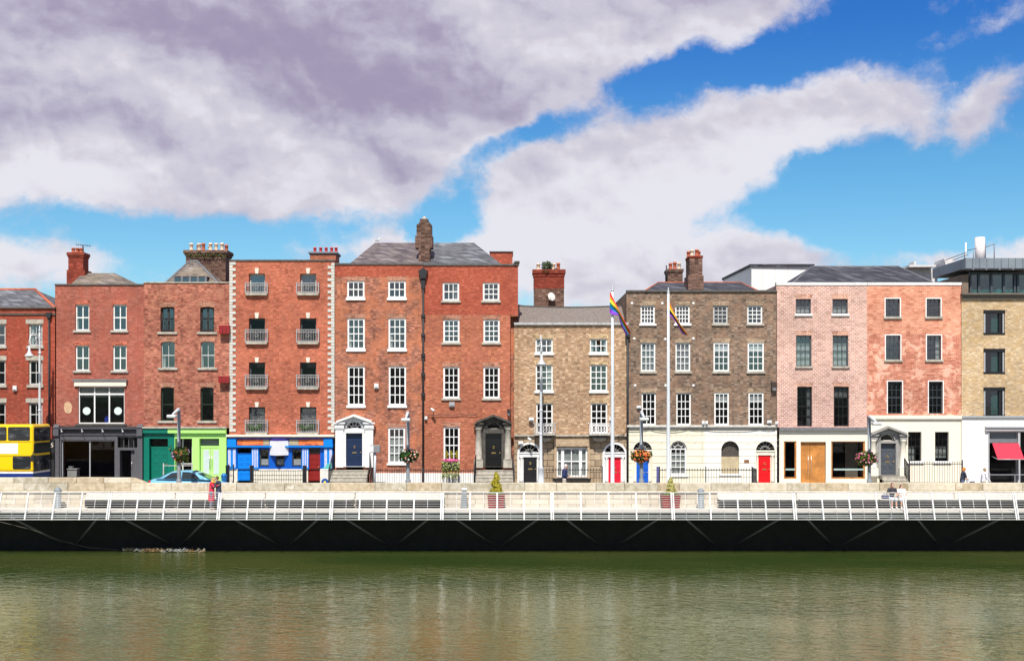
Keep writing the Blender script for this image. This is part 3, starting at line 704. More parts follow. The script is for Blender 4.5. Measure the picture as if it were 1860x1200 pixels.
# ============================================================== house D : quoined apartments above blue pub front
D = House('brick_building', 'orange-red brick building with white quoins and sixteen-bar window railings over a blue shopfront', 416.5, 608)
D.root['label'] = 'orange-red brick building with white quoins and steel window balconies over a blue shopfront'
D.patch('wall', bD, 473, 790)
keym = plain('keystone_paint', (.66,.62,.52), .8, var=.08, dirt=.15)
for ri, (a, b, rt, rb, ky) in enumerate(((497, 534, 514.5, 532, 487), (578, 621, 599, 620.5, 568), (658, 703, 681, 702.5, 649), (739, 785, 763, 785, 730))):
    for ci, (x0, x1) in enumerate(((452, 481.5), (545, 574.5))):
        wv = D.window(x0, x1, a, b, 1, 1, 'slate' if ri else 'greyw', fw=.09, inset=.28, gl=glass if ri in (0, 3) else glass_lo, curtain=((0, 1, .5, 1),) if ri in (0,3) else None, cmat=curtaing if ri in (0,3) else None)
        m = MB(); cx = D.X((x0+x1)/2); m.prism([(cx-.085, D.Z(a)), (cx+.085, D.Z(a)), (cx+.13, D.Z(ky)), (cx-.13, D.Z(ky))], 74.94, 75.0); D.part('keystone', m, keym, wv)
        m = MB(); m.box(D.X(x0-4), D.X(x1+4), 74.8, 75.0, D.Z(rb+4.6), D.Z(rb)); bal = D.part('balcony', m, stone)
        m = MB(); xa, xb = D.X(x0-5), D.X(x1+5); za, zb = D.Z(rb), D.Z(rt); yy = 74.8
        for z in (za+.05, zb-.14, zb): m.box(xa, xb, yy, yy+.03, z-.02, z+.02)
        nb = 13
        for k in range(nb+1): xx = xa+(xb-xa)*k/nb; m.box(xx-.0095, xx+.0095, yy+.005, yy+.025, za, zb)
        for xx in (xa, xb):
            m.box(xx-.03, xx+.03, yy-.005, yy+.035, za-.05, zb+.04); m.box(xx-.015, xx+.015, yy+.035, 75.0, zb-.02, zb+.02); m.box(xx-.015, xx+.015, yy+.035, 75.0, za+.03, za+.06)
        m.tube([((xa+xb)/2+.09*cos(R(t)), yy-.01, (za+zb)/2+.09*sin(R(t))) for t in range(0, 361, 30)], .016, 5)
        D.part('railing', m, plain('aged_galvanised', (.33,.33,.33), .55, var=.15), bal)
for side, xe, sg in ((0, 416.8, 1), (1, 607.8, -1)):
    k = 0; y = 477.5 if side else 476
    while y < 784:
        h = 5.6; ln = 12.6 if k % 2 else 6.2
        if side == 0: ln = 6.2 if k % 2 else 11.8
        m = MB(); m.box(D.X(xe), D.X(xe+sg*ln), 74.955, 75.0, D.Z(min(y+h-.35, 787)), D.Z(y)); q = D.part('quoin', m, quoinm); bevel(q, .012, 1)
        y += h; k += 1
blu = plain('cobalt_paint', (.0,.09,.48), .4, var=.06, dirt=.1); blu2 = plain('sky_blue_paint', (.0,.21,.72), .4, var=.05); indigo = plain('indigo_paint', (.05,.035,.25), .5)
m = MB(); m.box(D.X(412.5), D.X(608.5), 74.72, 75.0, D.Z(794), D.Z(789)); m.box(D.X(413), D.X(608), 74.62, 74.72, D.Z(792), D.Z(789.5)); D.part('cornice', m, cream_p)
D.patches.append(('blue_shopfront', blu, D.X(414.5), D.X(606), D.Z(851), D.Z(794), .1, None))
D.patches.append(('plinth', plain('white_plinth', (.70,.66,.56), .8, var=.1, dirt=.25, dcol=(.3,.25,.18)), D.X(414.5), D.X(606), .1, D.Z(851), .12, None))
D.hole(432, 457, 813, 880); D.hole(560, 582, 813, 880)
for x0, x1 in ((472, 489), (501, 517.5), (531, 548)):
    D.window(x0, x1, 815, 845.5, 1, 1, 'slate', fw=.06, inset=.02, gl=None, curtain=((0, 1, .03, .4),), cmat=blindm, sill=blu2, sillh=.06, sillo=.03)
m = MB(); m.box(D.X(414), D.X(606), 74.66, 74.9, D.Z(811.5), D.Z(809)); D.part('ledge', m, blu2)
orng = plain('orange_panel', (.75,.16,.04), .6, var=.45, nscale=3); tan_ = plain('tan_board', (.42,.33,.19), .6)
for (a, b, mt) in ((432, 479, orng), (479.2, 490, tan_), (526, 543, tan_), (543.2, 588, orng)):
    m = MB(); m.box(D.X(a), D.X(b), 74.84, 74.9, D.Z(808), D.Z(797.5)); D.part('fascia_board', m, mt)
m = MB(); m.box(D.X(432), D.X(588), 74.82, 74.9, D.Z(797.3), D.Z(794.5)); D.part('fascia_board', m, indigo)
for x in (414.5, 458, 549, 589):
    wd_ = 16 if x in (414.5, 589) else 13
    m = MB(); m.box(D.X(x), D.X(x+wd_), 74.8, 74.9, D.Z(851), D.Z(812)); 
    pil = D.part('pilaster', m, blu2)
    m = MB(); [m.box(D.X(x+wd_*t)-.035, D.X(x+wd_*t)+.035, 74.785, 74.8, D.Z(848), D.Z(815)) for t in ((.15, .3, .7, .85) if wd_ > 15 else (.2, .5, .8))]; D.part('stripe', m, plain('pale_lilac_paint', (.55,.55,.72), .5), pil)
    if wd_ > 15:
        m = MB(); m.box(D.X(x), D.X(x+wd_), 74.72, 74.9, D.Z(809), D.Z(797)); D.part('bracket', m, blu2, pil)
D.door(432, 457, 822, 872, blu2, inset=-.02, rows=((.04,.19),(.23,.38),(.42,.57),(.61,.76),(.80,.95)), letter=False)
D.door(560.5, 582, 823, 872.5, plain('oxblood_paint', (.25,.015,.012), .35, var=.12), inset=-.02, rows=((.04,.19),(.23,.38),(.42,.57),(.61,.76),(.80,.95)), letter=False, label='dark red panelled door')
for a, b in ((432, 457), (560, 582)):
    m = MB(); m.box(D.X(a), D.X(b), 75.0, 75.006, D.Z(820), D.Z(812)); wv = D.part('transom_light', m, glass_lo)
D.finish(bD, 474, coping_d, .08, .06)
D.chimney(563, 610, 459, 478, 79.0, 1.6, bF, lead, .1, .12, pots=[(x, .35, .33, plain('red_glazed_pot', (.42,.03,.03), .5)) for x in (570.5, 581, 591, 601, 611*0+609)], pr=.1)
# V-shaped blank sign
wsg = plain('blank_sign_white', (.88,.88,.90), .5, var=.02)
sg = MB(); sg.prism([(PX(490, 74.86), 74.86), (-14.12, 74.2), (PX(524, 74.86), 74.86)], D.Z(826), D.Z(800), 'z')
tag(ob('projecting_sign', sg, wsg, None, loc=(D.X(507), 74.6, D.Z(826))), 'blank white V-shaped sign projecting from the middle of the blue shopfront', 'sign')
sp = MB(); sp.prism([(PX(490, 74.86), 74.86), (-14.12, 74.24), (PX(524, 74.86), 74.86)], D.Z(800)+.002, D.Z(795), 'z')
ob('sign_crown', sp, indigo, bpy.data.objects['projecting_sign'])
# ============================================================== pedimented doorcases
def doorcase(H, cx, x0, x1, ya, yb, fz, fr, dx0, dx1, dy0, dy1, mat, cmat, dmat, cols=True, steps=None, colr=.2, Yp=74.62, fanbars=True, tymp=None, frise=None, label=None, dlabel=None):
    """cx apex, x0..x1 outer width, ya apex row, yb eaves row, fz fanlight springing row, fr fanlight radius px"""
    X = H.X; Z = H.Z; tymp = tymp or mat
    H.holes.append((X(dx0)-.02, X(dx1)+.02, .1, Z(fz)+fr/30*.98, 0))
    # panel carrying door and fanlight
    pm = MB(); hs = [(X(dx0), X(dx1), Z(dy1), Z(dy0), 0), (X(cx-fr), X(cx+fr), Z(fz), Z(fz)+fr/30, fr/30)]
    zb_ = Z(dy1)-.02
    wallpatch(pm, X(x0+4), X(x1-4), zb_, Z(yb)-.02, 74.86, .3, hs)
    pm.add([(X(x0+4),74.86,zb_),(X(x0+4),75,zb_),(X(x0+4),75,Z(yb)),(X(x0+4),74.86,Z(yb))], [(3,2,1,0)]); pm.add([(X(x1-4),74.86,zb_),(X(x1-4),75,zb_),(X(x1-4),75,Z(yb)),(X(x1-4),74.86,Z(yb))], [(0,1,2,3)])
    # tympanum, carved to clear the fanlight
    pm.prism([(X(x0+4), Z(yb)-.018), (X(x1-4), Z(yb)-.018), (X(cx), Z(ya)-.12)], 74.8, 75.0)
    dc = H.part('doorcase', pm, tymp)
    c = MB()      # architrave between door and fan + moulded arch ring
    c.box(X(dx0)-.14, X(dx1)+.14, 74.8, 74.858, Z(dy0)+.02, Z(fz)-.02)
    c.box(X(dx0)-.14, X(dx0)-.01, 74.81, 74.858, zb_, Z(dy0)+.018); c.box(X(dx1)+.01, X(dx1)+.14, 74.81, 74.858, zb_, Z(dy0)+.018)
    r0 = fr/30
    c.tube([(X(cx)+(r0+.05)*cos(R(t)), 74.84, Z(fz)+(r0+.05)*sin(R(t))) for t in range(0, 181, 12)], .05, 6)
    H.part('architrave', c, mat, dc)
    for i, xx in enumerate((x0+4.5, x1-4.5)):
        c = MB(); x = X(xx)
        zbase, ztop = Z(dy1), Z(fz)+.05
        if cols:
            c.box(x-colr*1.35, x+colr*1.35, Yp-.02, 74.85, zbase-.05, zbase+.42)
            c.lathe((x, Yp+.2, zbase+.42), [(colr*1.2, 0), (colr*1.2, .06), (colr, .1), (colr*.95, (ztop-zbase-.42)*.5), (colr*.84, ztop-zbase-.42-.12), (colr*1.05, ztop-zbase-.5), (colr*1.2, ztop-zbase-.42)], 16)
        else:
            c.box(x-colr, x+colr, Yp+.1, 74.85, zbase-.05, ztop-.06); c.box(x-colr*1.25, x+colr*1.25, Yp+.04, 74.85, ztop-.06, ztop)
        H.part('column', c, cmat, dc)
        c = MB(); c.box(x-colr*1.15, x+colr*1.15, Yp+.02, 74.84, ztop, Z(yb)-.1); c.box(x-colr*1.5, x+colr*1.5, Yp-.06, 74.84, Z(yb)-.1, Z(yb)-.02)
        H.part('entablature_block', c, mat, dc)
    c = MB(); t = .13; y0 = Yp-.12
    for sgn, xe in ((-1, x0), (1, x1)):
        xa, za, xb, zb = X(xe), Z(yb), X(cx), Z(ya)
        c.prism([(xa, za-.05), (xb, zb-t), (xb, zb), (xa, za+t-.05)], y0, 74.998)
    H.part('pediment', c, mat, dc)
    # fanlight
    f = MB(); zc = Z(fz); yy = 74.98
    f.box(X(cx)-r0, X(cx)+r0, yy, yy+.04, zc-.0, zc+.035)
    if fanbars:
        for a in (36, 72, 108, 144): f.bar((X(cx)+.2*cos(R(a)), yy+.02, zc+.16*sin(R(a))), (X(cx)+r0*cos(R(a)), yy+.02, zc+r0*sin(R(a))), .02)
        f.tube([(X(cx)+.2*cos(R(a)), yy+.02, zc+.16*sin(R(a))) for a in range(0, 181, 20)], .02, 4)
    f.tube([(X(cx)+(r0-.02)*cos(R(a)), yy+.02, zc+(r0-.02)*sin(R(a))) for a in range(0, 181, 15)], .025, 4)
    fo = H.part('fanlight', f, mat if fanbars else cmat)
    g = MB(); g.prism([(X(cx)-r0, zc)]+[(X(cx)+r0*cos(R(a)), zc+r0*sin(R(a))) for a in range(180, -1, -15)], yy+.045, yy+.05); H.part('pane', g, glass_lo, fo)
    # door with a recessed transom board above the leaf
    leaf = dy0+(dy1-dy0)*(.17)
    d = H.door(dx0, dx1, leaf, dy1, dmat, inset=0, Yf=75.02, brass=brassm, label=dlabel)
    c = MB(); c.box(X(dx0), X(dx1), 75.05, 75.1, Z(leaf), Z(dy0)); H.part('transom_board', c, dmat, d)
    if steps:
        sx0, sx1, sy0, sy1, n, smat = steps
        c = MB(); za, zb = Z(sy0), .12
        for k in range(n):
            zz = zb+(za-zb)*(k+1)/n; yf = 74.5-.3*(n-1-k)-.15
            c.box(X(sx0), X(sx1), yf, 75.0 if k == n-1 else yf+.3-.001, .0, zz) if k == n-1 else c.box(X(sx0), X(sx1), yf, 74.95, zz-(za-zb)/n+.001, zz)
            c.box(X(sx0)-.02, X(sx1)+.02, yf-.025, yf+.1, zz-.04, zz+.003)
        H.part('steps', c, smat)
    return dc

def arched_door(H, ax0, ax1, ay, lz, dx0, dx1, dy0, dy1, smat, dmat, ringw=.12, glasslabel=None, label=None, brass=None, fandark=True):
    """round-headed Georgian doorway: ax0..ax1 opening, ay crown row, lz lintel row"""
    X, Z = H.X, H.Z; r = (X(ax1)-X(ax0))/2; cx = (X(ax0)+X(ax1))/2
    zc = Z(ay)-r
    H.holes.append((X(ax0), X(ax1), .1, Z(ay), r))
    Y = H.Y
    c = MB()
    for t0 in range(0, 180, 12):
        a, b = R(t0), R(t0+12)
        o = [(cx+(r+ringw)*cos(a), zc+(r+ringw)*sin(a)), (cx+(r+ringw)*cos(b), zc+(r+ringw)*sin(b)), (cx+r*cos(b), zc+r*sin(b)), (cx+r*cos(a), zc+r*sin(a))]
        c.prism(o, Y-.03, Y+.02)
    c.box(X(ax0)-ringw, X(ax0), Y-.03, Y+.02, .2, zc-.002); c.box(X(ax1), X(ax1)+ringw, Y-.03, Y+.02, .2, zc-.002)
    dc = H.part('doorcase', c, smat)
    c = MB(); zl = Z(lz); c.box(X(ax0)+.002, X(ax1)-.002, Y+.05, Y+.2, zl-.26, zl); c.box(X(ax0)+.002, X(ax1)-.002, Y-.0, Y+.2, zl-.05, zl+.03); H.part('lintel', c, smat, dc)
    for a, b in ((ax0, dx0), (dx1, ax1)):
        c = MB(); xa, xb = X(a)+.003, X(b)-.003; xm = (xa+xb)/2
        c.box(xa, xb, Y+.14, Y+.2, .2, zl-.262); rr = (xb-xa)*.30
        c.lathe((xm, Y+.1, .3), [(rr*1.3, 0), (rr*1.3, .15), (rr, .2), (rr*.86, zl-.26-.3-.12), (rr*1.2, zl-.26-.3-.03), (rr*1.3, zl-.265-.3)], 12)
        H.part('column', c, smat, dc)
    g = MB(); g.prism([(X(ax0)+.004, zl)]+[(cx+(r-.004)*cos(R(a)), zc+(r-.004)*sin(R(a))) for a in range(180, -1, -12) if zc+(r-.004)*sin(R(a)) > zl]+[(X(ax1)-.004, zl)], Y+.17, Y+.176)
    fo = H.part('fanlight', g, glass_lo)
    f = MB()
    for a in range(20, 180, 28): f.bar((cx+.12*cos(R(a)), Y+.16, zc+.1+.1*sin(R(a))), (cx+(r-.02)*cos(R(a)), Y+.16, zc+(r-.02)*sin(R(a))), .011)
    f.tube([(cx+.5*r*cos(R(a)), Y+.16, zc+.5*r*sin(R(a))) for a in range(10, 171, 16)], .011, 4)
    H.part('tracery', f, FRAMES['greyw'], fo)
    H.door(dx0, dx1, dy0, dy1, dmat, inset=.12, label=label, brass=brass)
    if Z(dy0) < zl-.27:
        c = MB(); c.box(X(dx0), X(dx1), Y+.18, Y+.2, Z(dy0), zl-.262); H.part('transom_board', c, dmat, dc)

# ============================================================== house E (left half) and F (right half)
E = House('brick_house', 'brown-red brick house with a white pedimented doorcase and tall twelve-pane windows', 608.6, 768)
E.patch('wall', bE, 503, 880, zb=.1, label=None); E.patch('rebuilt_parapet', bEt, 480, 503)
for x0, x1 in ((630.5, 662), (705, 737)):
    ws = plain('white_sill_paint', (.82,.82,.80), .5, var=.03)
    kw = dict(sill=ws, sillh=.15, sillo=.07, fw=.1, bar=.05, inset=.05)
    E.window(x0, x1, 510, 541, 3, 2, **kw, arch=sold['rust']); E.window(x0+.5, x1+.5, 578, 634, 3, 4, **kw, arch=sold['rust'], curtain=((.03, .22, .02, .5),))
    E.window(x0+1, x1+.5, 665, 736, 3, 4, **kw, gl=glass_lo, arch=sold['rust'])
E.window(705, 736, 776, 841, 3, 4, sill=ws, sillh=.12, sillo=.08, fw=.11, bar=.05, inset=.05, curtain=((.03,.97,.02,.76),), arch=sold['rust'])
navy = plain('navy_paint', (.012,.025,.07), .3, spec=.5, var=.1)
doorcase(E, 644, 613, 676, 752, 766, 778, 13.5, 629, 658.5, 786.5, 846.5, white, white, navy, cols=False, steps=(607, 670, 853, 877, 5, stone), tymp=plain('greyed_white_paint', (.62,.64,.66), .5), colr=.24)
E.finish(bE, 481, coping_d, .1, .06)
E.roof(631, 768, E.Z(480), 681, 770, 441, 75.6, 80.4, slate_p, None)
F_ = House('brick_house', 'orange brick house with a bright red top storey and a weathered stone doorcase', 768, 941)
F_.patch('wall', bF, 572, 880, zb=.1, x1=927); F_.patch('rebuilt_upper_wall', bEt, 482, 572)
for x0, x1 in ((804, 834), (877, 907)):
    kw = dict(sill=stone, sillh=.13, sillo=.1, fw=.1, bar=.045, inset=.06)
    F_.window(x0, x1, 513, 546, 3, 2 if x0 < 850 else 3, **kw); F_.window(x0+1, x1+.5, 580, 622, 3, 4, **kw, arch=sold['rust'])
    F_.window(x0+1, x1+.5, 666, 723, 3, 4, **kw, gl=glass_lo, arch=sold['rust'], curtain=((.03,.2,.4,1),(.8,.97,.4,1)), cmat=plain('burgundy_drape', (.12,.02,.02), .9))
F_.window(805.5, 835, 775, 842, 3, 4, fw=.1, bar=.045, inset=.06, gl=glass_lo, arch=sold['rust'])
doorcase(F_, 896.5, 865, 927, 752, 767, 778.5, 12.5, 882, 911, 787, 847, stone_d, stone, plain('gloss_black_paint', (.008,.008,.009), .16, spec=.6), steps=(866, 932, 853, 877, 5, stone), fanbars=False, colr=.2)
m = MB(); m.box(F_.X(927)-.01, F_.X(927), 75.003, 76.5, .1, F_.Z(572)); m.box(F_.X(927), F_.x1, 75.5, 75.52, .1, F_.Z(572)); F_.part('recessed_return', m, bE)
m = MB(); m.box(F_.X(926), F_.X(941), 75.0, 75.4, F_.Z(574), F_.Z(571.5)); F_.part('corbel', m, bE)
F_.finish(bEt, 482.5, coping_d, .1, .06)
m = MB(); m.box(F_.X(932), F_.x1+.06, 74.9, 75.45, F_.Z(482), F_.Z(477.5)); m.box(F_.X(934), F_.x1+.1, 74.85, 75.45, F_.Z(477.5), F_.Z(474.5)); F_.part('kneeler', m, stone_d)
F_.roof(768, 915, F_.Z(481), 766, 861, 441, 75.6, 80.4, slate_g, None)
m = MB(); m.box(PX(890, 82), PX(931, 82), 82, 84.6, 11, PZ(458, 82)); q = F_.part('stair_tower', m, bEt)
m = MB(); m.box(PX(889, 82), PX(932, 82), 81.93, 84.6, PZ(458, 82), PZ(456.5, 82)); F_.part('tower_coping', m, coping_d, q)
c = E.chimney(760.5, 781, 404, 478, 76.4, 1.2, bCh, None)
m = MB(); Yc = 76.5
m.box(PX(754, Yc), PX(785.5, Yc), Yc, Yc+1.0, PZ(450, Yc), PZ(428, Yc)); m.box(PX(756.5, Yc), PX(783.5, Yc), Yc+.02, Yc+.98, PZ(428, Yc), PZ(407, Yc)); m.box(PX(762.5, Yc), PX(777.5, Yc), Yc-.06, Yc+.8, PZ(404.3, Yc), PZ(398, Yc)); E.part('stepped_shoulders', m, bCh, c)
m = MB(); m.lathe((PX(770, Yc), Yc+.4, PZ(398, Yc)), [(.16, 0), (.15, .1), (.09, .18), (.03, .24)], 10); E.part('chimney_cowl', m, stone, c)
m = MB(); xd = PX(768.5, 74.88)
m.tube([(xd, 74.88, E.Z(500)), (xd, 74.88, .3)], .062, 10)
m.prism([(xd-.16, E.Z(506)), (xd+.16, E.Z(506)), (xd+.28, E.Z(491)), (xd-.28, E.Z(491))], 74.7, 74.995); m.box(xd-.12, xd+.12, 74.8, 74.99, E.Z(524), E.Z(506)); m.box(xd-.1, xd+.1, 74.75, 74.99, E.Z(491), E.Z(487))
for y in (574, 609, 645, 680, 716): m.box(xd-.12, xd+.12, 74.78, 74.995, E.Z(y+2.6), E.Z(y-2.6))
tag(ob('drainpipe', m, iron, None, loc=(xd, 74.9, .3)), 'thick black cast iron drainpipe running down between the two big red brick houses', 'drainpipe')

# ============================================================== house G : tan brick over brown ashlar
G = House('brick_house', 'tan brick three-storey house over brown stone with black and crimson arched doors', 934, 1141, Y=75.12)
G.patch('wall', bG, 588, 789.5); G.patch('stone_ground_floor', ashG, 792, 880, zb=.1, label=None)
m = MB(); m.box(G.x0, G.x1-.02, 74.96, 75.2, G.Z(792), G.Z(789)); G.part('string_course', m, stone)
for x0, x1 in ((972.5, 1004), (1071.5, 1103)):
    kw = dict(fw=.08, bar=.05, inset=.08)
    G.window(x0, x1, 615, 641, 3, 2, sill=ws, sillh=.13, sillo=.08, arch=sold['tan'], **kw)
    G.window(x0+.5, x1, 662, 710, 3, 4, sill=ws, sillh=.13, sillo=.08, arch=sold['tan'], **kw)
    G.window(x0+1.5, x1, 732, 786, 3, 4, gl=glass_lo, arch=sold['tan'], **kw)
    m = MB(); xa, xb = G.X(x0-2.5), G.X(x1+4.5); y0 = 74.5
    m.box(xa, xb, y0, 75.12, G.Z(790), G.Z(787.5)); bal = G.part('balcony', m, stone)
    m = MB(); za, zb = G.Z(787.5), G.Z(768.5)
    for z in (za+.03, zb-.12, zb): m.box(xa, xb, y0, y0+.035, z-.022, z+.022); m.box(xa, xa+.035, y0, 75.1, z-.022, z+.022); m.box(xb-.035, xb, y0, 75.1, z-.022, z+.022)
    nb = 7
    for k in range(nb+1):
        xx = xa+.02+(xb-xa-.04)*k/nb; m.box(xx-.018, xx+.018, y0, y0+.03, za, zb)
        if k < nb:
            xc = xx+(xb-xa-.04)/nb/2
            for zc in (za+.15, za+.38): m.tube([(xc+.062*cos(R(t)), y0+.015, zc+.1*sin(R(t))) for t in range(0, 361, 36)], .014, 4)
    for xx in (xa, xb): m.tube([(xx, y0, zb), (xx+(.06 if xx == xb else -.06), y0-.03, zb+.06)], .03, 6)
    G.part('railing', m, FRAMES['greyw'] if x0 < 1000 else white, bal)
    m = MB(); m.prism([(xa+.1, G.Z(790)), (xb-.1, G.Z(790)), (xb-.3, G.Z(799)), (xb-.6, G.Z(802)), (xa+.6, G.Z(802)), (xa+.3, G.Z(799))][::-1], 74.62, 75.118); G.part('bracket', m, stone_d, bal)
arched_door(G, 943, 979.5, 806.5, 822, 951, 975, 826, 877, white, black_p, brass=brassm)
crims = plain('crimson_paint', (.62,.012,.035), .35, var=.06)
arched_door(G, 1098, 1135.5, 806.5, 822, 1105.5, 1128, 837, 877, white, crims, label='crimson panelled door')
wv = G.window(1011, 1067, 812.5, 866, 1, 1, 'white', fw=.1, inset=.1, curtain=((.03,.97,.02,.98),), gl=glass)
m = MB(); xs = [1011, 1022, 1054.5, 1067]
for x in (1022, 1054.5): m.box(G.X(x)-.09, G.X(x)+.09, 75.2, 75.27, G.Z(866)+.1, G.Z(812.5)-.1)
m.box(G.X(1013), G.X(1065), 75.205, 75.265, G.Z(838.5), G.Z(836.5)); m.box(G.X(1038)-.025, G.X(1038)+.025, 75.215, 75.26, G.Z(866)+.1, G.Z(812.5)-.1)
G.part('mullions', m, white, wv)
m = MB(); m.box(G.X(1007), G.X(1011), 75.02, 75.12, G.Z(869), G.Z(810)); m.box(G.X(1067), G.X(1071), 75.02, 75.12, G.Z(869), G.Z(810)); m.box(G.X(1006), G.X(1072), 74.98, 75.12, G.Z(809.9), G.Z(797)); m.box(G.X(1006), G.X(1072), 74.9, 75.12, G.Z(869)-.1, G.Z(869.01)); G.part('stone_surround', m, plain('sandstone', (.42,.31,.20), .85, var=.2, dirt=.35), wv)
G.finish(bG, 590, plain('gutter_stone', (.42,.42,.42), .7, var=.2, dirt=.4), .14, .14)
# sagging slate roof
m = MB(); n = 14; vv = []
for k in range(n+1):
    t = k/n; px = 936+(1134-936)*t; zr = PZ(556, 78.6)-.10*sin(pi*t)+(.06 if t < .02 else 0)
    vv += [(PX(px, 75.4), 75.4, G.Z(588)-.02), (PX(px, 78.6), 78.6, zr), (PX(px, 83), 83, zr-1.6)]
m.add(vv, [(3*k, 3*k+3, 3*k+4, 3*k+1) for k in range(n)]+[(3*k+1, 3*k+4, 3*k+5, 3*k+2) for k in range(n)])
rf = G.part('roof', m, plain('lichened_slate', (.17,.145,.13), .85, var=.45, nscale=14, bump=.3, dirt=.25, dcol=(.26,.21,.12)))
m = MB(); m.tube([(vv[3*k+1][0], vv[3*k+1][1], vv[3*k+1][2]+.02) for k in range(n+1)], .06, 6); G.part('ridge_tiles', m, stone_d, rf)
G.chimney(970, 1024.5, 491, 556, 80.6, 1.1, bCh, bChr, .1, .4, pots=[(978, .4, .45, potcream), (1006, .4, .45, potcream), (1014.5, .4, .48, terra)], topmat=bChr, topy=524, pr=.12)
m = MB(); m.leaves((PX(994, 80.8), 81.1, PZ(483, 80.8)), (.42, .4, .38), 420, .07, .2); m.leaves((PX(1010, 80.8), 81.0, PZ(489, 80.8)), (.25, .2, .12), 60, .05); m.leaves((PX(991, 80.5), 80.5, PZ(493, 80.5)), (.25, .08, .25), 60, .05)
for k in range(6): m.tube([(PX(994, 80.8), 81.1, PZ(491, 80.8)), (PX(986+k*3, 80.8), 81.1, PZ(479, 80.8))], .012, 4)
tag(ob('chimney_shrub', m, foliage('shrub_green', (.02,.035,.012), (.04,.06,.02), (.09,.10,.04)), None, loc=(PX(994, 80.8), 81, PZ(491, 80.8))), 'wild shrub growing out of the top of the red and brown chimney', 'shrub')
ds = thing('satellite_dish', 'pale round satellite dish on the red and brown chimney stack', 'satellite dish', (PX(1003, 80.3), 80.58, PZ(541, 80.3)))
m = MB(); rt = Matrix.Rotation(R(68), 3, 'X') @ Matrix.Rotation(R(0), 3, 'Z')
m.ball((PX(1002, 80.3), 80.25, PZ(539, 80.3)), (.26, .31, .05), 16, 8, Matrix.Rotation(R(20), 3, 'Z') @ rt); ob('dish', m, plain('dish_grey', (.55,.54,.50), .6), ds)
m = MB(); m.tube([(PX(1001, 80.3), 80.6, PZ(546, 80.3)), (PX(1002, 80.3), 80.3, PZ(540, 80.3))], .025, 6); m.tube([(PX(1002, 80.3), 80.2, PZ(546, 80.3)), (PX(999, 80), 79.9, PZ(541, 80))], .012, 5); ob('bracket', m, iron, ds)

# ============================================================== house H : brown brick over cream stucco
Hh = House('brick_house', 'wide brown brick house with cream stucco ground floor, blue door and red door', 1138, 1411)
Hh.patch('wall', bH, 529, 774)
for i, (x0, x1) in enumerate(((1163.5, 1189.5), (1226.5, 1253), (1295.5, 1322), (1357.5, 1385))):
    kw = dict(fw=.085, bar=.04, inset=.09)
    lc = ((.05,.95,.03,.97),)
    Hh.window(x0, x1, 554.5, 588, 4 if i < 2 else 3, 4, sill=ws if i < 2 else stone, sillh=.12, sillo=.09, arch=sold['brown'], fr='greyw' if i == 2 else 'white', curtain=((.05,.5,.03,.45),) if i == 0 else None, cmat=curtaing, **kw)
    kw['inset'] = .09 if i < 2 else .03
    Hh.window(x0+.5, x1+(1 if i < 2 else 2.5), 622, 674, 3, 4, sill=stone, sillh=.14, sillo=.08, arch=sold['brown'], curtain=lc if i < 2 else ((.05,.95,.66,.97),), cmat=curtaing if i < 2 else blindm, **kw)
    Hh.window(x0+2, x1+2, 713, 771.5, 3, 4, gl=glass_lo, arch=sold['brown'], curtain=None if i < 2 else ((.05,.95,.68,.97),), cmat=blindm, **kw)
stucco = brick('cream_stucco', (.79,.74,.57), (.81,.77,.61), (.40,.35,.25), 40.0, .42, .022, soot=.12, sootc=(.45,.38,.25), fine=0, rough=.7, big=.05)
stucco2 = brick('pale_stucco', (.82,.80,.71), (.84,.82,.74), (.42,.38,.30), 40.0, .42, .022, soot=.12, sootc=(.45,.38,.25), fine=0, rough=.7, big=.05)
Hh.patches.append(('stucco_ground_floor', stucco, Hh.X(1139), Hh.X(1280), .1, Hh.Z(775), .02, None))
Hh.patches.append(('stucco_ground_floor', stucco2, Hh.X(1280), Hh.X(1411), .1, Hh.Z(775), .02, None))
m = MB(); m.box(Hh.X(1138)+.02, Hh.X(1411), 74.82, 75.0, Hh.Z(775), Hh.Z(771.5)); m.box(Hh.X(1138)+.02, Hh.X(1411), 74.9, 75.0, Hh.Z(777.5), Hh.Z(775)-.002); Hh.part('cornice', m, plain('pale_cornice', (.62,.60,.54), .7, var=.1, dirt=.35))
arched_door(Hh, 1150, 1184.5, 801, 817.5, 1156.5, 1178, 838, 877, cream_p, plain('royal_blue_paint', (.008,.10,.50), .35, var=.06), ringw=.03, label='royal blue panelled door', brass=chromem)
arched_door(Hh, 1373, 1407.5, 801, 818.5, 1378.5, 1400, 827, 877, cream_p, plain('scarlet_paint', (.68,.008,.012), .3, var=.05), ringw=.03, label='scarlet panelled door')
Hh.window(1217, 1247.5, 800, 862, 3, 4, fw=.1, inset=.12, rise=(Hh.X(1247.5)-Hh.X(1217))/2, curtain=((.03,.97,.02,.65),), sill=ws, sillh=.12)
X0, X1 = Hh.X(1310), Hh.X(1342.5); Hh.hole(1310, 1342.5, 800.5, 859.5, (X1-X0)/2)
m = MB(); m.box(X0, X1, 75.14, 75.17, Hh.Z(859.5), Hh.Z(829)); bw_ = Hh.part('boarded_window', m, plain('plywood_board', (.46,.38,.24), .8, var=.12, nscale=3), label='arched window boarded up with tan plywood')
m = MB(); m.box(X0, X1, 75.22, 75.24, Hh.Z(829), Hh.Z(800.5)); Hh.part('dark_mesh', m, plain('rusty_mesh', (.07,.06,.05), .8, var=.5, nscale=20), bw_)
m = MB(); m.box(X0-.12, X1+.12, 74.9, 75.1, Hh.Z(863), Hh.Z(859.5)); Hh.part('sill', m, ws, bw_)
m = MB()       # incised voussoir lines fanning round each arch
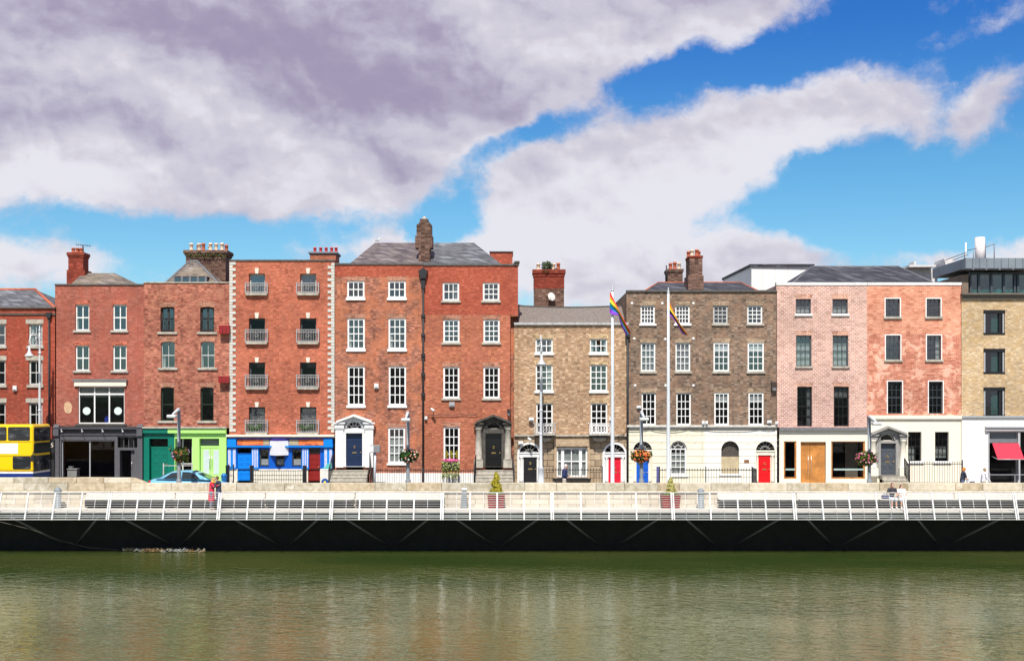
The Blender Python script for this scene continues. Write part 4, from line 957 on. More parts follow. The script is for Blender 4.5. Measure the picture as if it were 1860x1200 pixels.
for cx, cyp in ((1167.2, 818), (1232.2, 815.5), (1326.2, 817), (1390.2, 818)):
    for a in (20, 40, 60, 80, 100, 120, 140, 160):
        r0, r1 = .66, 1.22
        m.bar((Hh.X(cx)+r0*cos(R(a)), 74.981, Hh.Z(cyp)+r0*sin(R(a))), (Hh.X(cx)+r1*cos(R(a)), 74.981, Hh.Z(cyp)+min(r1*sin(R(a)), 1.28)), .009)
Hh.part('voussoir_joints', m, plain('stucco_joint', (.45,.40,.30), .9))
Hh.finish(bH, 530, coping_d, .1, .1)
Hh.roof(1165, 1385, Hh.Z(530), 1196, 1345, 513, 75.6, 78.8, slate_b, terra, rr=.05)
Hh.chimney(1252.5, 1276, 466, 526, 76.0, 1.6, bCh, bChr, .04, .12, pots=[(1258, .25, .40, potcream), (1267, .3, .42, terra), (1249+6, 1.0, .40, terra), (1262, 1.1, .4, potcream), (1273, .9, .4, terra)], pr=.12)
m = MB(); m.box(PX(1250, 75.95), PX(1278, 75.95), 75.93, 77.68, PZ(526, 75.95), PZ(500, 75.95)); Hh.part('chimney_base', m, bCh)
Hh.chimney(1213, 1240, 490, 515, 80.5, 1.4, bCh, bCh, .07, .2, pots=[(1219, .3, .42, terra), (1227, .35, .5, terra), (1235, .4, .46, potcream)], pr=.12)

# ============================================================== white shed behind
Wb = thing('industrial_shed', 'white-clad industrial building with dark roof edge behind the brown brick house', 'building', (PX(1420, 95), 100, 0))
cl = brick('white_cladding', (.78,.75,.72), (.80,.77,.74), (.62,.60,.58), 1.0, 50, .02, soot=.03, fine=0, big=.04, rough=.5)
m = MB(); xa, xb = PX(1365, 95), PX(1476, 95); zt = PZ(484, 95); zb = PZ(507, 109)+.5
pts = [(xa,95,0),(xb,95,0),(xb,95,zt),(xa,95,zt)]
m.add(pts+[(PX(1313,109),109,0),(PX(1313,109),109,PZ(508,109)),(xb,109,0),(xb,109,zt)], [(0,1,2,3),(4,0,3,5),(1,6,7,2),(6,4,5,7),(3,2,7,5)])
ob('wall', m, cl, Wb)
m = MB(); m.tube([(PX(1313,109), 109, PZ(507,109)), (xa-.05, 94.9, zt+.08), (xb+.1, 94.9, zt+.08)], .13, 4, False); ob('roof_edge', m, slate_b, Wb)

# ============================================================== house I : pink, house J : salmon
I_ = House('brick_house', 'pink brick house with white pointing over a cream shopfront with oak double doors', 1410, 1575)
I_.patch('wall', bI, 517, 776)
for i, (x0, x1) in enumerate(((1445.5, 1473), (1512, 1540))):
    kw = dict(fw=.07, bar=.03, inset=.14, fr='slate')
    I_.window(x0, x1, 543, 570, 3, 2, sill=ws, sillh=.13, sillo=.08, arch=sold['pink'], curtain=((.04,.96,.02,.5),), **kw)
    I_.window(x0+.5, x1+1, 609, 665, 3, 4, sill=stone, sillh=.12, sillo=.07, arch=sold['pink'], curtain=((.04,.96,.02,.75),), **kw)
    kw['fr'] = 'black'; I_.window(x0+2.5, x1+2, 702, 774, 3, 4, gl=glass_lo, arch=sold['pink'], **kw)
m = MB(); m.box(I_.X(1414), I_.X(1577), 74.7, 75.0, I_.Z(781), I_.Z(776)); I_.part('lead_flashing', m, lead)
I_.patches.append(('cream_shopfront', plain('ivory_paint', (.80,.75,.60), .6, var=.03, dirt=.05), I_.X(1415), I_.X(1575), .1, I_.Z(781), .1, None))
I_.hole(1423, 1446, 801, 869); I_.hole(1453.5, 1499.5, 802, 877); I_.hole(1509, 1570.5, 801, 869)
def shopwin(H, x0, x1, y0, y1, fr, lab=None, fw=.09, gm=None, dep=.04):
    m = MB(); X0, X1, Z0, Z1 = H.X(x0), H.X(x1), H.Z(y1), H.Z(y0); ya = H.Y-dep
    m.box(X0, X0+fw, ya, ya+.15, Z0, Z1); m.box(X1-fw, X1, ya, ya+.15, Z0, Z1); m.box(X0+fw, X1-fw, ya, ya+.15, Z1-fw*.7, Z1); m.box(X0+fw, X1-fw, ya, ya+.15, Z0, Z0+fw)
    o = H.part('shop_window', m, fr); g = MB(); g.box(X0+fw, X1-fw, ya+.07, ya+.078, Z0+fw, Z1-fw*.7); H.part('pane', g, gm or glass_lo, o); return o
for a, b in ((1423, 1446), (1509, 1570.5)):
    o = shopwin(I_, a, b, 801, 869, FRAMES['oak'])
    g = MB(); g.box(I_.X(a+(3 if b < 1500 else 5)), I_.X(b-2), 74.95, 74.955, I_.Z(853.5), I_.Z(850.5)); I_.part('frosted_band', g, plain('frosted_band', (.35,.45,.42), .4), o)
oakd = plain('oak_board', (.50,.21,.05), .5, var=.3, nscale=1.2)
for x0, x1, hx in ((1454, 1471.3, 1468), (1471.7, 1499, 1473.5)):
    m = MB(); n = 4 if x0 < 1460 else 6; X0, X1 = I_.X(x0), I_.X(x1)
    for k in range(n): m.box(X0+(X1-X0)*k/n+.004, X0+(X1-X0)*(k+1)/n-.004, 75.06, 75.1, .25, I_.Z(802))
    m.box(X0, X1, 75.075, 75.11, .25, I_.Z(802)); d = I_.part('door', m, oakd)
    m = MB(); m.tube([(I_.X(hx), 74.99, I_.Z(860)), (I_.X(hx), 74.99, I_.Z(826))], .014, 6); I_.part('handle', m, chromem, d)
m = MB(); m.box(I_.X(1545), I_.X(1568), 76.2, 76.25, .3, I_.Z(803)); I_.part('partition', m, plain('shop_partition', (.35,.31,.24), .8))
I_.finish(bI, 518, plain('white_coping', (.68,.68,.68), .6, var=.06, dirt=.2), .17, .04)
J = House('brick_house', 'salmon brick house with patchy pale brickwork over a cream ground floor and grey door', 1575, 1746)
J.patch('wall', bJ, 606, 756); J.patch('upper_wall', bJt, 517, 606)
for i, (x0, x1) in enumerate(((1608.5, 1634.5), (1683, 1708.5))):
    kw = dict(fw=.05, bar=.022, inset=.16, fr='slate', surround=.06)
    J.window(x0, x1, 542.5, 575, 3, 2, sill=stone, sillh=.14, sillo=.12, **kw); J.window(x0+.5, x1+1, 609, 653, 3, 4, sill=stone, sillh=.14, sillo=.12, **kw)
    J.window(x0+4, x1+4, 692.5, 751, 3, 4, gl=glass_lo, **kw)
m = MB(); m.box(J.X(1577), J.X(1746), 74.84, 75.0, J.Z(760.5), J.Z(754)); m.box(J.X(1577), J.X(1746), 74.92, 75.0, J.Z(762.5), J.Z(760.5)-.002); J.part('cornice', m, cream_p)
J.patches.append(('stucco_ground_floor', plain('cream_render', (.80,.74,.60), .7, var=.04, dirt=.08, dcol=(.5,.42,.3)), J.X(1578), J.X(1746), .1, J.Z(756), .03, None))
for x0, x1 in ((1649, 1673.5), (1698, 1723)): J.window(x0, x1, 784, 837, 3, 4, 'black', fw=.05, bar=.022, inset=.18, sill=ws, sillh=.13, sillo=.14, silld=.14, gl=glass_lo, curtain=((.04,.6,.03,.5),) if x0 < 1660 else ((.05,.9,.1,.5),), cmat=curtainm)
doorcase(J, 1610, 1580, 1643, 773, 788, 800, 12.3, 1598.5, 1625.5, 805, 862, plain('grey_stone_paint', (.30,.29,.27), .7, var=.12, dirt=.3), cream_p, plain('steel_grey_door', (.075,.085,.10), .4), steps=(1597, 1640, 864, 878, 3, stone), fanbars=False, colr=.19)
J.finish(bJt, 518, bpy.data.materials['white_coping'], .17, .04)
ri = I_.roof(1434, 1708, I_.Z(517), 1475, 1631, 484, 75.6, 80.0, slate_b, lead, rr=.05)

# ============================================================== modern corner building K
Kb = House('apartment_building', 'modern buff brick building with glazed penthouse and red awning at the right edge', 1746.5, 1935, Y=74.9, depth=14, cat='building', group=None)
Kb.patch('wall', bK, 543, 757)
for a, b in ((564, 606), (634, 677), (704, 755)):
    x0, x1 = 1787, 1823.5
    Kb.hole(x0, x1, a, b); X0, X1, Z0, Z1 = Kb.X(x0), Kb.X(x1), Kb.Z(b), Kb.Z(a); Y = 74.9
    m = MB(); m.box(X0-.03, X1+.06, Y-.05, Y+.08, Z1-.17, Z1+.03); m.box(X1-.3, X1-.14, Y+.0, Y+.12, Z0, Z1-.17); m.box(X0-.03, X1+.06, Y-.03, Y+.1, Z0-.05, Z0+.07)
    m.box(X0+.02, X0+.12, Y+.1, Y+.16, Z0, Z1-.17); m.box(X1-.12, X1+.04, Y-.02, Y+.03, Z0+.07, Z1-.17)
    wv = Kb.part('window', m, FRAMES['black'])
    m = MB(); m.box(X0-.01, X0+.07, Y-.06, Y-.02, Z0+.05, Z1-.2); Kb.part('metal_reveal', m, steel, wv); m = MB(); m.box(X1-.1, X1-.02, Y-.06, Y-.035, Z0+.05, Z1-.2); Kb.part('metal_reveal', m, steel, wv)
    g = MB(); g.box(X0+.1, X1-.28, Y+.12, Y+.13, Z0+.07, Z1-.17); Kb.part('pane', g, glass_teal, wv)
    g = MB(); g.box(X0+.5, X1-.3, Y+.16, Y+.18, Z0+.07, Z1-.17); Kb.part('blind', g, plain('teal_curtain', (.10,.42,.38), .8), wv)
m = MB(); m.box(Kb.x0-.05, Kb.x1, 74.6, 75.2, Kb.Z(535.5), Kb.Z(533)); m.box(Kb.x0-.02, Kb.x1, 74.72, 74.9, Kb.Z(539), Kb.Z(535.5)-.002); m.box(Kb.x0, Kb.x1, 74.78, 74.9, Kb.Z(543.5), Kb.Z(539)-.002); Kb.part('cornice', m, plain('bronze_cornice', (.16,.135,.11), .7, var=.12, dirt=.3))
whs = plain('white_stone_cladding', (.82,.80,.75), .6, var=.03, dirt=.04, dcol=(.6,.56,.5))
Kb.patches.append(('white_ground_floor', whs, Kb.x0, Kb.x1, .1, Kb.Z(757.5), .04, None))
m = MB(); m.box(Kb.x0, Kb.x1, 74.74, 74.9, Kb.Z(758), Kb.Z(755)); Kb.part('cornice', m, steel)
Kb.hole(1796, 1848, 784, 877); Kb.hole(1851.5, 1930, 784, 877)
m = MB(); m.box(Kb.X(1788), Kb.x1, 74.7, 74.86, Kb.Z(782), Kb.Z(776.5)); m.box(Kb.X(1788), Kb.x1, 74.62, 74.88, Kb.Z(776.5), Kb.Z(774)); m.box(Kb.X(1848), Kb.X(1852), 74.8, 74.95, .2, Kb.Z(784)); m.box(Kb.X(1794), Kb.X(1796), 74.8, 74.95, .2, Kb.Z(784)); o = Kb.part('shop_frame', m, plain('aluminium', (.42,.43,.44), .5, var=.06))
m = MB(); m.box(Kb.X(1796), Kb.X(1848), 75.0, 75.008, .2, Kb.Z(784)); m.box(Kb.X(1852), Kb.X(1930), 75.0, 75.008, .2, Kb.Z(784)); Kb.part('pane', m, glass_lo, o)
m = MB(); m.box(Kb.X(1796), Kb.X(1848), 75.05, 75.07, Kb.Z(797), Kb.Z(784)); Kb.part('clerestory_blind', m, frost, o)
m = MB(); m.box(Kb.X(1796), Kb.X(1848), 74.9, 74.98, Kb.Z(804), Kb.Z(797)); Kb.part('transom_panel', m, lead, o)
Kb.finish(bK, 534, None)
# penthouse
m = MB(); m.box(PX(1757, 76.9), Kb.x1, 76.6, 82, 11.6, PZ(497, 76.6)); m.box(PX(1747, 76.3), PX(1759, 76.3), 76.3, 82, PZ(532, 76.3), PZ(499, 76.3)); ph = Kb.part('penthouse', m, plain('penthouse_brick_panel', (.20,.15,.11), .8))
m = MB(); xs = [1762.5, 1778, 1800.5, 1823, 1843, 1849, 1872]
for x in xs: m.box(PX(x, 76.5)-.06, PX(x, 76.5)+.06, 76.45, 76.6, PZ(532, 76.5), PZ(497, 76.5))
m.box(PX(1761, 76.5), Kb.x1, 76.45, 76.6, PZ(498.5, 76.5), PZ(495, 76.5)); Kb.part('glazing_frame', m, FRAMES['slate'], ph)
m = MB(); m.box(PX(1761, 76.5), Kb.x1, 76.56, 76.57, PZ(532, 76.5), PZ(498, 76.5)); Kb.part('pane', m, glassmat('teal_reflective_glass', refl=.07, see=.75), ph)
m = MB(); m.box(PX(1761, 76.5), Kb.x1, 76.585, 76.595, PZ(532, 76.5), PZ(498, 76.5)); Kb.part('curtain', m, plain('dark_teal_curtain', (.03,.30,.26), .8, var=.4, nscale=1.4), ph)
zf0, zf1 = PZ(487.5, 76), PZ(469, 76); zinc = brick('zinc_panel', (.20,.235,.27), (.22,.255,.29), (.09,.10,.12), .44, 50, .02, fine=0, soot=.1, rough=.45)
m = MB(); m.box(PX(1753, 76), 32.6, 75.9, 81.9, zf0, zf1); rfv = Kb.part('roof', m, zinc)
m = MB(); 
for k in range(7): x = PX(1768+k*24, 75.7); m.box(x-.05, x+.05, 75.7, 76.6, zf0-.12, zf0-.002)
m.box(PX(1746, 75.9), 32.6, 75.75, 76.6, zf0-.06, zf0-.13+.05); Kb.part('soffit_fins', m, lead, rfv)
m = MB(); m.box(PX(1640, 86), PX(1703, 86), 86, 92, 8, PZ(488, 86)); m.box(PX(1652, 85), PX(1700, 85), 85, 90, PZ(487.5, 86), PZ(484, 86)); m.box(PX(1660,85),PX(1664,85),85,86,PZ(484,86),PZ(478,86)); m.box(PX(1715, 84), PX(1733, 84), 84, 86, PZ(482, 84), PZ(470, 84))
tag(ob('plant_room', m, plain('rooftop_white', (.66,.64,.62), .6, var=.08, dirt=.2), None, loc=(PX(1670,86), 88, 8)), 'pale flat-roofed plant room behind the salmon brick house', 'rooftop building')
fl = thing('flue', 'fat white steel flue on the modern roof at the right', 'flue', (PX(1780, 79), 79, zf1))
m = MB(); m.lathe((PX(1780, 79), 79, zf1-.01), [(.31, 0), (.31, PZ(431, 79)-zf1)], 24); ob('pipe', m, plain('pale_enamel', (.70,.64,.62), .35, var=.03), fl)
m = MB(); m.lathe((PX(1758.5, 79), 79.4, zf1-.01), [(.05, 0), (.05, PZ(439, 79)-zf1)], 8); ob('vent_pipe', m, white, fl)
rl = thing('roof_railing', 'thin grey safety railing round the flue on the modern roof', 'railing', (PX(1750, 80), 80, zf1))
m = MB()
for a, b in (((1716, 473, 84), (1756, 458, 78.2)), ((1730, 473, 82), (1758, 462, 78.4)), ((1757, 455, 78.2), (1774, 451, 77.5)), ((1790, 449, 77.5), (1806, 443, 77.5))): m.tube([P(*a), P(*b)], .025, 5)
m.tube([P(1806, 443, 77.5), P(1806, 470, 77.5)], .03, 5); m.tube([P(1790, 443, 77.5), P(1790, 470, 77.5)], .03, 5); m.tube([P(1752, 458, 78.2), P(1752, 470, 78.2)], .025, 5); m.tube([P(1768, 457, 77.8), P(1768, 470, 77.8)], .025, 5); m.tube([P(1716, 473, 81.5), P(1716, 480, 81.5)], .03, 5)
ob('rails', m, lead, rl)
aw = thing('awning', 'red fabric shop awning on the white ground floor at the right edge', 'awning', (PX(1830, 74.6), 74.4, 3))
m = MB(); q = [P(1802.5, 804.5, 74.72), P(1850, 804.5, 74.72), P(1859, 834, 73.9), P(1811, 834, 73.9)]
q[3] = (q[0][0]+.02, q[3][1], q[3][2]); q[2] = (q[1][0]+.02, q[2][1], q[2][2])
m.add(q+[(a, b+.02, c-.025) for a, b, c in q], [(0,1,2,3),(7,6,5,4),(0,3,7,4),(1,5,6,2),(3,2,6,7),(0,4,5,1)]); ob('canopy', m, plain('red_canvas', (.62,.03,.06), .8, var=.05), aw)
m = MB(); m.tube([q[3], q[2]], .025, 6); m.tube([(q[0][0], 74.8, q[3][2]+.15), q[3]], .015, 5); ob('front_bar', m, steel, aw)
# ============================================================== ground, road, pavements, river
WZ = -2.45
asph = plain('asphalt', (.06,.06,.06), .9, var=.25, nscale=3)
pav = brick('concrete_paving', (.34,.33,.30), (.38,.37,.34), (.16,.15,.14), .9, .6, .012, soot=.1, fine=.2)
def sheet(name, x0, x1, y0, y1, z0, z1, mat):
    m = MB(); m.add([(x0,y0,z0),(x1,y0,z0),(x1,y1,z1),(x0,y1,z1)], [(0,1,2,3)]); return struct(name, m, mat)
m = MB()
m.add([(-3000,64.3,-.06),(3000,64.3,-.06),(3000,3000,-.06),(-3000,3000,-.06)], [(0,1,2,3)])
m.add([(-3000,-3000,-.06),(3000,-3000,-.06),(3000,12,-.06),(-3000,12,-.06)], [(0,1,2,3)])
m.add([(-3000,12,-.06),(3000,12,-.06),(3000,12,-5),(-3000,12,-5)], [(0,1,2,3)])
struct('ground', m, plain('earth_and_setts', (.16,.15,.13), .95, var=.2, nscale=.5))
m = MB(); m.box(-150, 150, 66.4, 72.6, -.3, 0.0); struct('road', m, asph)
m = MB(); m.box(-150, 150, 64.45, 66.395, -.3, .12); struct('pavement', m, pav)
m = MB(); m.add([(-150,72.605,-.3),(150,72.605,-.3),(150,72.605,.13),(-150,72.605,.13),(150,75.2,.24),(-150,75.2,.24)], [(0,1,2,3),(3,2,4,5)]); struct('pavement', m, pav)
m = MB(); [m.box(x, x+2.2, 69.45, 69.57, .0, .004) for x in range(-60, 60, 6)]; struct('lane_marking', m, plain('road_paint', (.7,.7,.66), .7))
mt, t, b = newmat('river_water')
o = t.new('ShaderNodeTexCoord').outputs['Object']; x, y, z = t.sep(o)
n, _ = t.noise(t.comb(t.m('MULTIPLY', x, .05), t.m('MULTIPLY', y, .16), 3.0), 1.0, 5, .6)
t.put(b.inputs['Base Color'], t.mix(t.ss(n, .32, .68), (.036,.062,.012), (.072,.088,.022)))
b.inputs['Roughness'].default_value = .05; b.inputs['IOR'].default_value = 1.65; b.inputs['Specular IOR Level'].default_value = 1.0; b.inputs['Specular Tint'].default_value = (.97,1,.70,1)
r1 = t.new('ShaderNodeVectorRotate', rotation_type='Z_AXIS'); t.put(r1.inputs['Vector'], o); r1.inputs['Angle'].default_value = R(18)
rx, ry, rz = t.sep(r1.outputs[0])
na, _ = t.noise(t.comb(t.m('MULTIPLY', rx, 1.0), t.m('MULTIPLY', ry, 1.7), 0.0), 1.7, 3, .5, .5)
nb_, _ = t.noise(t.comb(t.m('MULTIPLY', x, .9), t.m('MULTIPLY', y, 1.4), 4.0), 5.0, 3, .6, .4)
nc, _ = t.noise(o, .12, 4, .6, .8)
hh = t.m('ADD', t.m('MULTIPLY', na, t.m('ADD', .35, t.ss(nc, .35, .7, 0, .7))), t.m('MULTIPLY', nb_, .2))
bn = t.new('ShaderNodeBump'); bn.inputs['Strength'].default_value = 1.0; bn.inputs['Distance'].default_value = .047
t.put(bn.inputs['Height'], hh); t.put(b.inputs['Normal'], bn.outputs[0])
m = MB(); m.add([(-1500,11.5,WZ),(1500,11.5,WZ),(1500,64.2,WZ),(-1500,64.2,WZ)], [(0,1,2,3)]); struct('river', m, mt)

# ============================================================== quay wall
QY = 64.0
gran = brick('granite_ashlar', (.52,.46,.37), (.62,.56,.46), (.22,.17,.12), .95, .26, .018, soot=.5, sootc=(.24,.18,.12), fine=.35, tint=(.60,.52,.40), tamt=.5, tscale=1.4, rough=.85, big=.08)
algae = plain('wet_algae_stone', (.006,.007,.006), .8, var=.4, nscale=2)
Q = thing('quay_wall', 'long pale granite quay wall running behind the boardwalk', 'wall', (0, QY, WZ))
xs_ = PX(238, QY)
m = MB(); m.box(-80, 80, QY, QY+.45, -.3, .50); ob('wall_face', m, gran, Q)
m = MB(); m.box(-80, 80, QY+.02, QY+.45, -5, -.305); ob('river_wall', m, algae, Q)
m = MB(); m.box(-80, 80, QY-.09, QY+.4, .502, .575); ob('string_course', m, plain('granite_string', (.60,.54,.43), .85, var=.15, dirt=.4, dcol=(.2,.16,.1)), Q)
cms = [brick('coping_granite_%s' % k, a, b_, a, 40, 40, .001, fine=0, tint=tt, tamt=.75, tscale=3.2, soot=.55, sootc=sc, patch=pp, pth=(.56,.68), pscale=2.4, big=.1) for k, a, b_, tt, sc, pp in (
    ('warm', (.48,.40,.28), (.52,.44,.32), (.34,.27,.17), (.2,.15,.09), (.70,.64,.52)), ('grey', (.46,.42,.33), (.5,.46,.38), (.32,.28,.19), (.22,.18,.12), (.68,.64,.56)), ('pale', (.58,.52,.41), (.60,.55,.46), (.46,.40,.28), (.3,.24,.16), (.42,.36,.24)))]
rng = random.Random(3); x = -45.0
while x < 45:
    ln = rng.uniform(1.1, 2.5)
    if x < xs_ < x+ln+.4: ln = xs_-x
    hi_ = x < xs_-.01
    m = MB(); top = PZ(877, QY)+rng.uniform(-.008, .008)
    m.box(x+.006, x+ln-.006, QY-.02+rng.uniform(-.008, .008), QY+.46, .577, top)
    q = ob('coping_stone', m, rng.choice(cms), Q); bevel(q, .025, 2)
    x += ln
x = -45.0
while x < xs_-.3:
    ln = min(rng.uniform(1.2, 2.4), xs_-x)
    m = MB(); m.box(x+.006, x+ln-.006, QY-.01, QY+.44, PZ(877, QY)+.008, PZ(867, QY)+rng.uniform(-.01,.01)); q = ob('coping_stone', m, rng.choice(cms), Q); bevel(q, .025, 2); x += ln
m = MB(); m.prism([(xs_, .97), (xs_+.75, .97), (xs_+.5, 1.08), (xs_+.1, PZ(868, QY)), (xs_, PZ(868, QY))], QY, QY+.43); ob('coping_stone', m, cms[0], Q)

# ============================================================== boardwalk
DZ = -.29
Bw = thing('boardwalk', 'pale timber boardwalk carried over the river along the quay wall', 'boardwalk', (0, 62.8, DZ))
deckm = brick('weathered_decking', (.60,.57,.50), (.68,.65,.58), (.25,.23,.20), 30, .145, .008, soot=.15, sootc=(.35,.32,.27), fine=.3)
mtd, t, b = newmat('deck_boards')
o = t.new('ShaderNodeTexCoord').outputs['Object']; x_, y_, z_ = t.sep(o)
st = t.m('FRACT', t.m('DIVIDE', y_, .145)); wn = t.new('ShaderNodeTexWhiteNoise', noise_dimensions='1D'); t.put(wn.inputs['W'], t.m('FLOOR', t.m('DIVIDE', y_, .145)))
c = t.mix(wn.outputs[0], (.52,.50,.45), (.66,.63,.57)); n, _ = t.noise(t.comb(t.m('MULTIPLY', x_, .6), t.m('MULTIPLY', y_, 6)), 2, 5, .6); c = t.mix(t.ss(n, .5, .75), c, (.38,.36,.31))
c = t.mix(t.ss(st, .06, .02), c, (.08,.08,.07)); t.put(b.inputs['Base Color'], c); b.inputs['Roughness'].default_value = .8
m = MB(); m.box(-45, 45, 61.63, 63.99, DZ-.05, DZ); ob('deck', m, mtd, Bw)
m = MB(); m.tube([(-45, 61.86, DZ-.27), (45, 61.86, DZ-.27)], .1, 14); ob('edge_tube', m, steel, Bw)
m = MB(); m.tube([(-45, 61.72, DZ-.1), (45, 61.72, DZ-.1)], .018, 8); ob('edge_trim', m, polem, Bw)
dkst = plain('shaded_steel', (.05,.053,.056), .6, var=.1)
joints = [-205, -3, 198, 398, 602, 803, 1003, 1222, 1443, 1644, 1845, 2045]
jx = [PX(j, 61.6) for j in joints]
for X0 in jx:
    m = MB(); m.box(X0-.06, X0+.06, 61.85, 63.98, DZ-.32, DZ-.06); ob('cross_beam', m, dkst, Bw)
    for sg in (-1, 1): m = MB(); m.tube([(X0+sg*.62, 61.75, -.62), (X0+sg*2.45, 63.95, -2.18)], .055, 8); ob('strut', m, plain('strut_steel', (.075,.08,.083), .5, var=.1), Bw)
rails_w = plain('rail_white_paint', (.62,.62,.61), .35, var=.03, dirt=.1)
YT, YB, ZT, ZB = 61.88, 61.36, .63, -.69
def rp(x, f, off=0.0):   # point on the leaning panel, f from bottom (0) to top (1)
    return (x, YB+(YT-YB)*f-off, ZB+(ZT-ZB)*f)
for si in range(len(joints)-1):
    X0, X1 = jx[si]+.05, jx[si+1]-.05
    nm = ('end','first','second','third','fourth','fifth','sixth','seventh','eighth','ninth','far end')[si]
    th = thing('railing_panel', 'white leaning balustrade section, %s from the left' % ({'end': 'the one cut by the frame', 'far end': 'the last one'}.get(nm, nm)), 'railing', ((X0+X1)/2, 61.6, ZB), 'white balustrade sections along the boardwalk')
    L = X1-X0
    posts = [X0+L*k/4 for k in range(5)] if abs(joints[si+1]-joints[si]) < 210 else ([X0, X0+1.38, X0+2.76, X0+4.13, X1] if si == 6 else [X0, X1-4.13, X1-2.76, X1-1.38, X1])
    for k, x in enumerate(posts):
        m = MB(); pts = [rp(x, 0), rp(x, 1.0)]
        m.box(x-.032, x+.032, 0, 1, 0, 1)
        # sheared box following the lean
        vv = m.v[-8:]; del m.v[-8:]; m.v += [(a, YB+(YT-YB)*c_+(-.035 if b_ < .5 else .035), ZB+(ZT-ZB)*c_) for a, b_, c_ in vv]
        ob('post', m, rails_w, th)
    nb = 12
    for k in range(nb+1):
        f = .01+.98*k/nb
        if k == nb-0: rr = .022
        else: rr = .0115 if k else .02
        m = MB(); m.tube([rp(X0, f, .0), rp(X1, f, .0)], rr, 6); ob('top_rail' if k == nb else 'rail', m, rails_w, th)
    for k in range(4):
        mids = [(posts[k]+posts[k+1])/2] if posts[k+1]-posts[k] < 1.6 else [posts[k]+(posts[k+1]-posts[k])*q/3 for q in (1, 2)]
        for x in mids: m = MB(); m.tube([rp(x, 0), rp(x, 1)], .011, 5); ob('baluster', m, rails_w, th)

# benches along the wall
bm = plain('bench_board', (.66,.62,.55), .7, var=.1, dirt=.2, dcol=(.35,.3,.24))
def bench(xa, xb, i):
    lab = {0: 'leftmost pale bench on the boardwalk beside the bollard with a dark side', 1: 'second pale bench from the left on the boardwalk', 2: 'third pale bench on the boardwalk in front of the blue shop and steps', 3: 'pale bench ending at the leaning grey vent post',
           4: 'pale bench starting right of the round-topped grey bollard by the red door', 5: 'pale bench below the oak double doors', 6: 'pale bench with two women sitting at its end', 7: 'rightmost pale bench on the boardwalk, below the red awning'}[i]
    th = thing('bench', lab, 'bench', ((xa+xb)/2, 63.5, DZ), 'long pale benches along the quay wall')
    m = MB(); [m.box(xa, xb, 63.02+.14*k, 63.02+.14*k+.125, .165, .21) for k in range(5)]; ob('seat', m, bm, th)
    m = MB(); [m.box(xa, xb, 63.76+.03*k, 63.80+.03*k, .2+.135*k, .325+.135*k) for k in range(2)]; ob('backrest', m, bm, th)
    m = MB(); m.box(xa+.08, xb-.08, 63.3, 63.9, DZ+.06, .16); ob('base', m, plain('seat_shade_black', (.010,.010,.011), .8), th)  # near-black panel stands in for the shade under the overhanging seat
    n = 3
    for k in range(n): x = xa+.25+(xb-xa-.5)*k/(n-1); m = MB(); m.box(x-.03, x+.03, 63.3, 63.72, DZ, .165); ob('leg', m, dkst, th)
bx = [PX(151, 63.3), PX(398, 63.3)-1.7]
seg = [(151, 313), (315, 478), (480, 642), (644, 806), (1306, 1449), (1451, 1594), (1596, 1738), (1740, 1884)]
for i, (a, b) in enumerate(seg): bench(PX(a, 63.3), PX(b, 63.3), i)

# bollards / vent posts
bolm = plain('grey_bollard_paint', (.20,.225,.24), .5, var=.1, dirt=.25, dcol=(.08,.08,.08))
for x, y0, lb in ((105, 884, 'grey domed bollard at the left end of the boardwalk'), (1273, 886, 'grey domed bollard right of the second conifer planter')):
    X0 = PX(x, 63.35); th = thing('bollard', lb, 'bollard', (X0, 63.35, DZ), 'domed bollards on the boardwalk'); h = PZ(y0, 63.35)-DZ
    m = MB(); m.lathe((X0, 63.35, DZ), [(.19, 0), (.19, .04), (.17, .06), (.155, h-.3)], 20); ob('shaft', m, bolm, th)
    m = MB(); m.lathe((X0, 63.35, DZ+h-.3), [(.185, 0), (.19, .03), (.185, .13), (.15, .22), (.08, .28), (.01, .3)], 20); ob('dome', m, bolm, th)
th = thing('vent_post', 'slanted grey vent post with white cap between the benches and the first planter', 'post', (PX(843, 63.4), 63.4, DZ))
m = MB(); x = PX(843, 63.4); m.prism([(x-.2, DZ), (x+.14, DZ), (x+.12, PZ(889, 63.4)), (x-.1, PZ(889, 63.4))], 63.3, 63.6); ob('shaft', m, bolm, th)
m = MB(); m.box(x-.11, x+.13, 63.28, 63.62, PZ(889, 63.4), PZ(886, 63.4)); ob('cap', m, white, th)

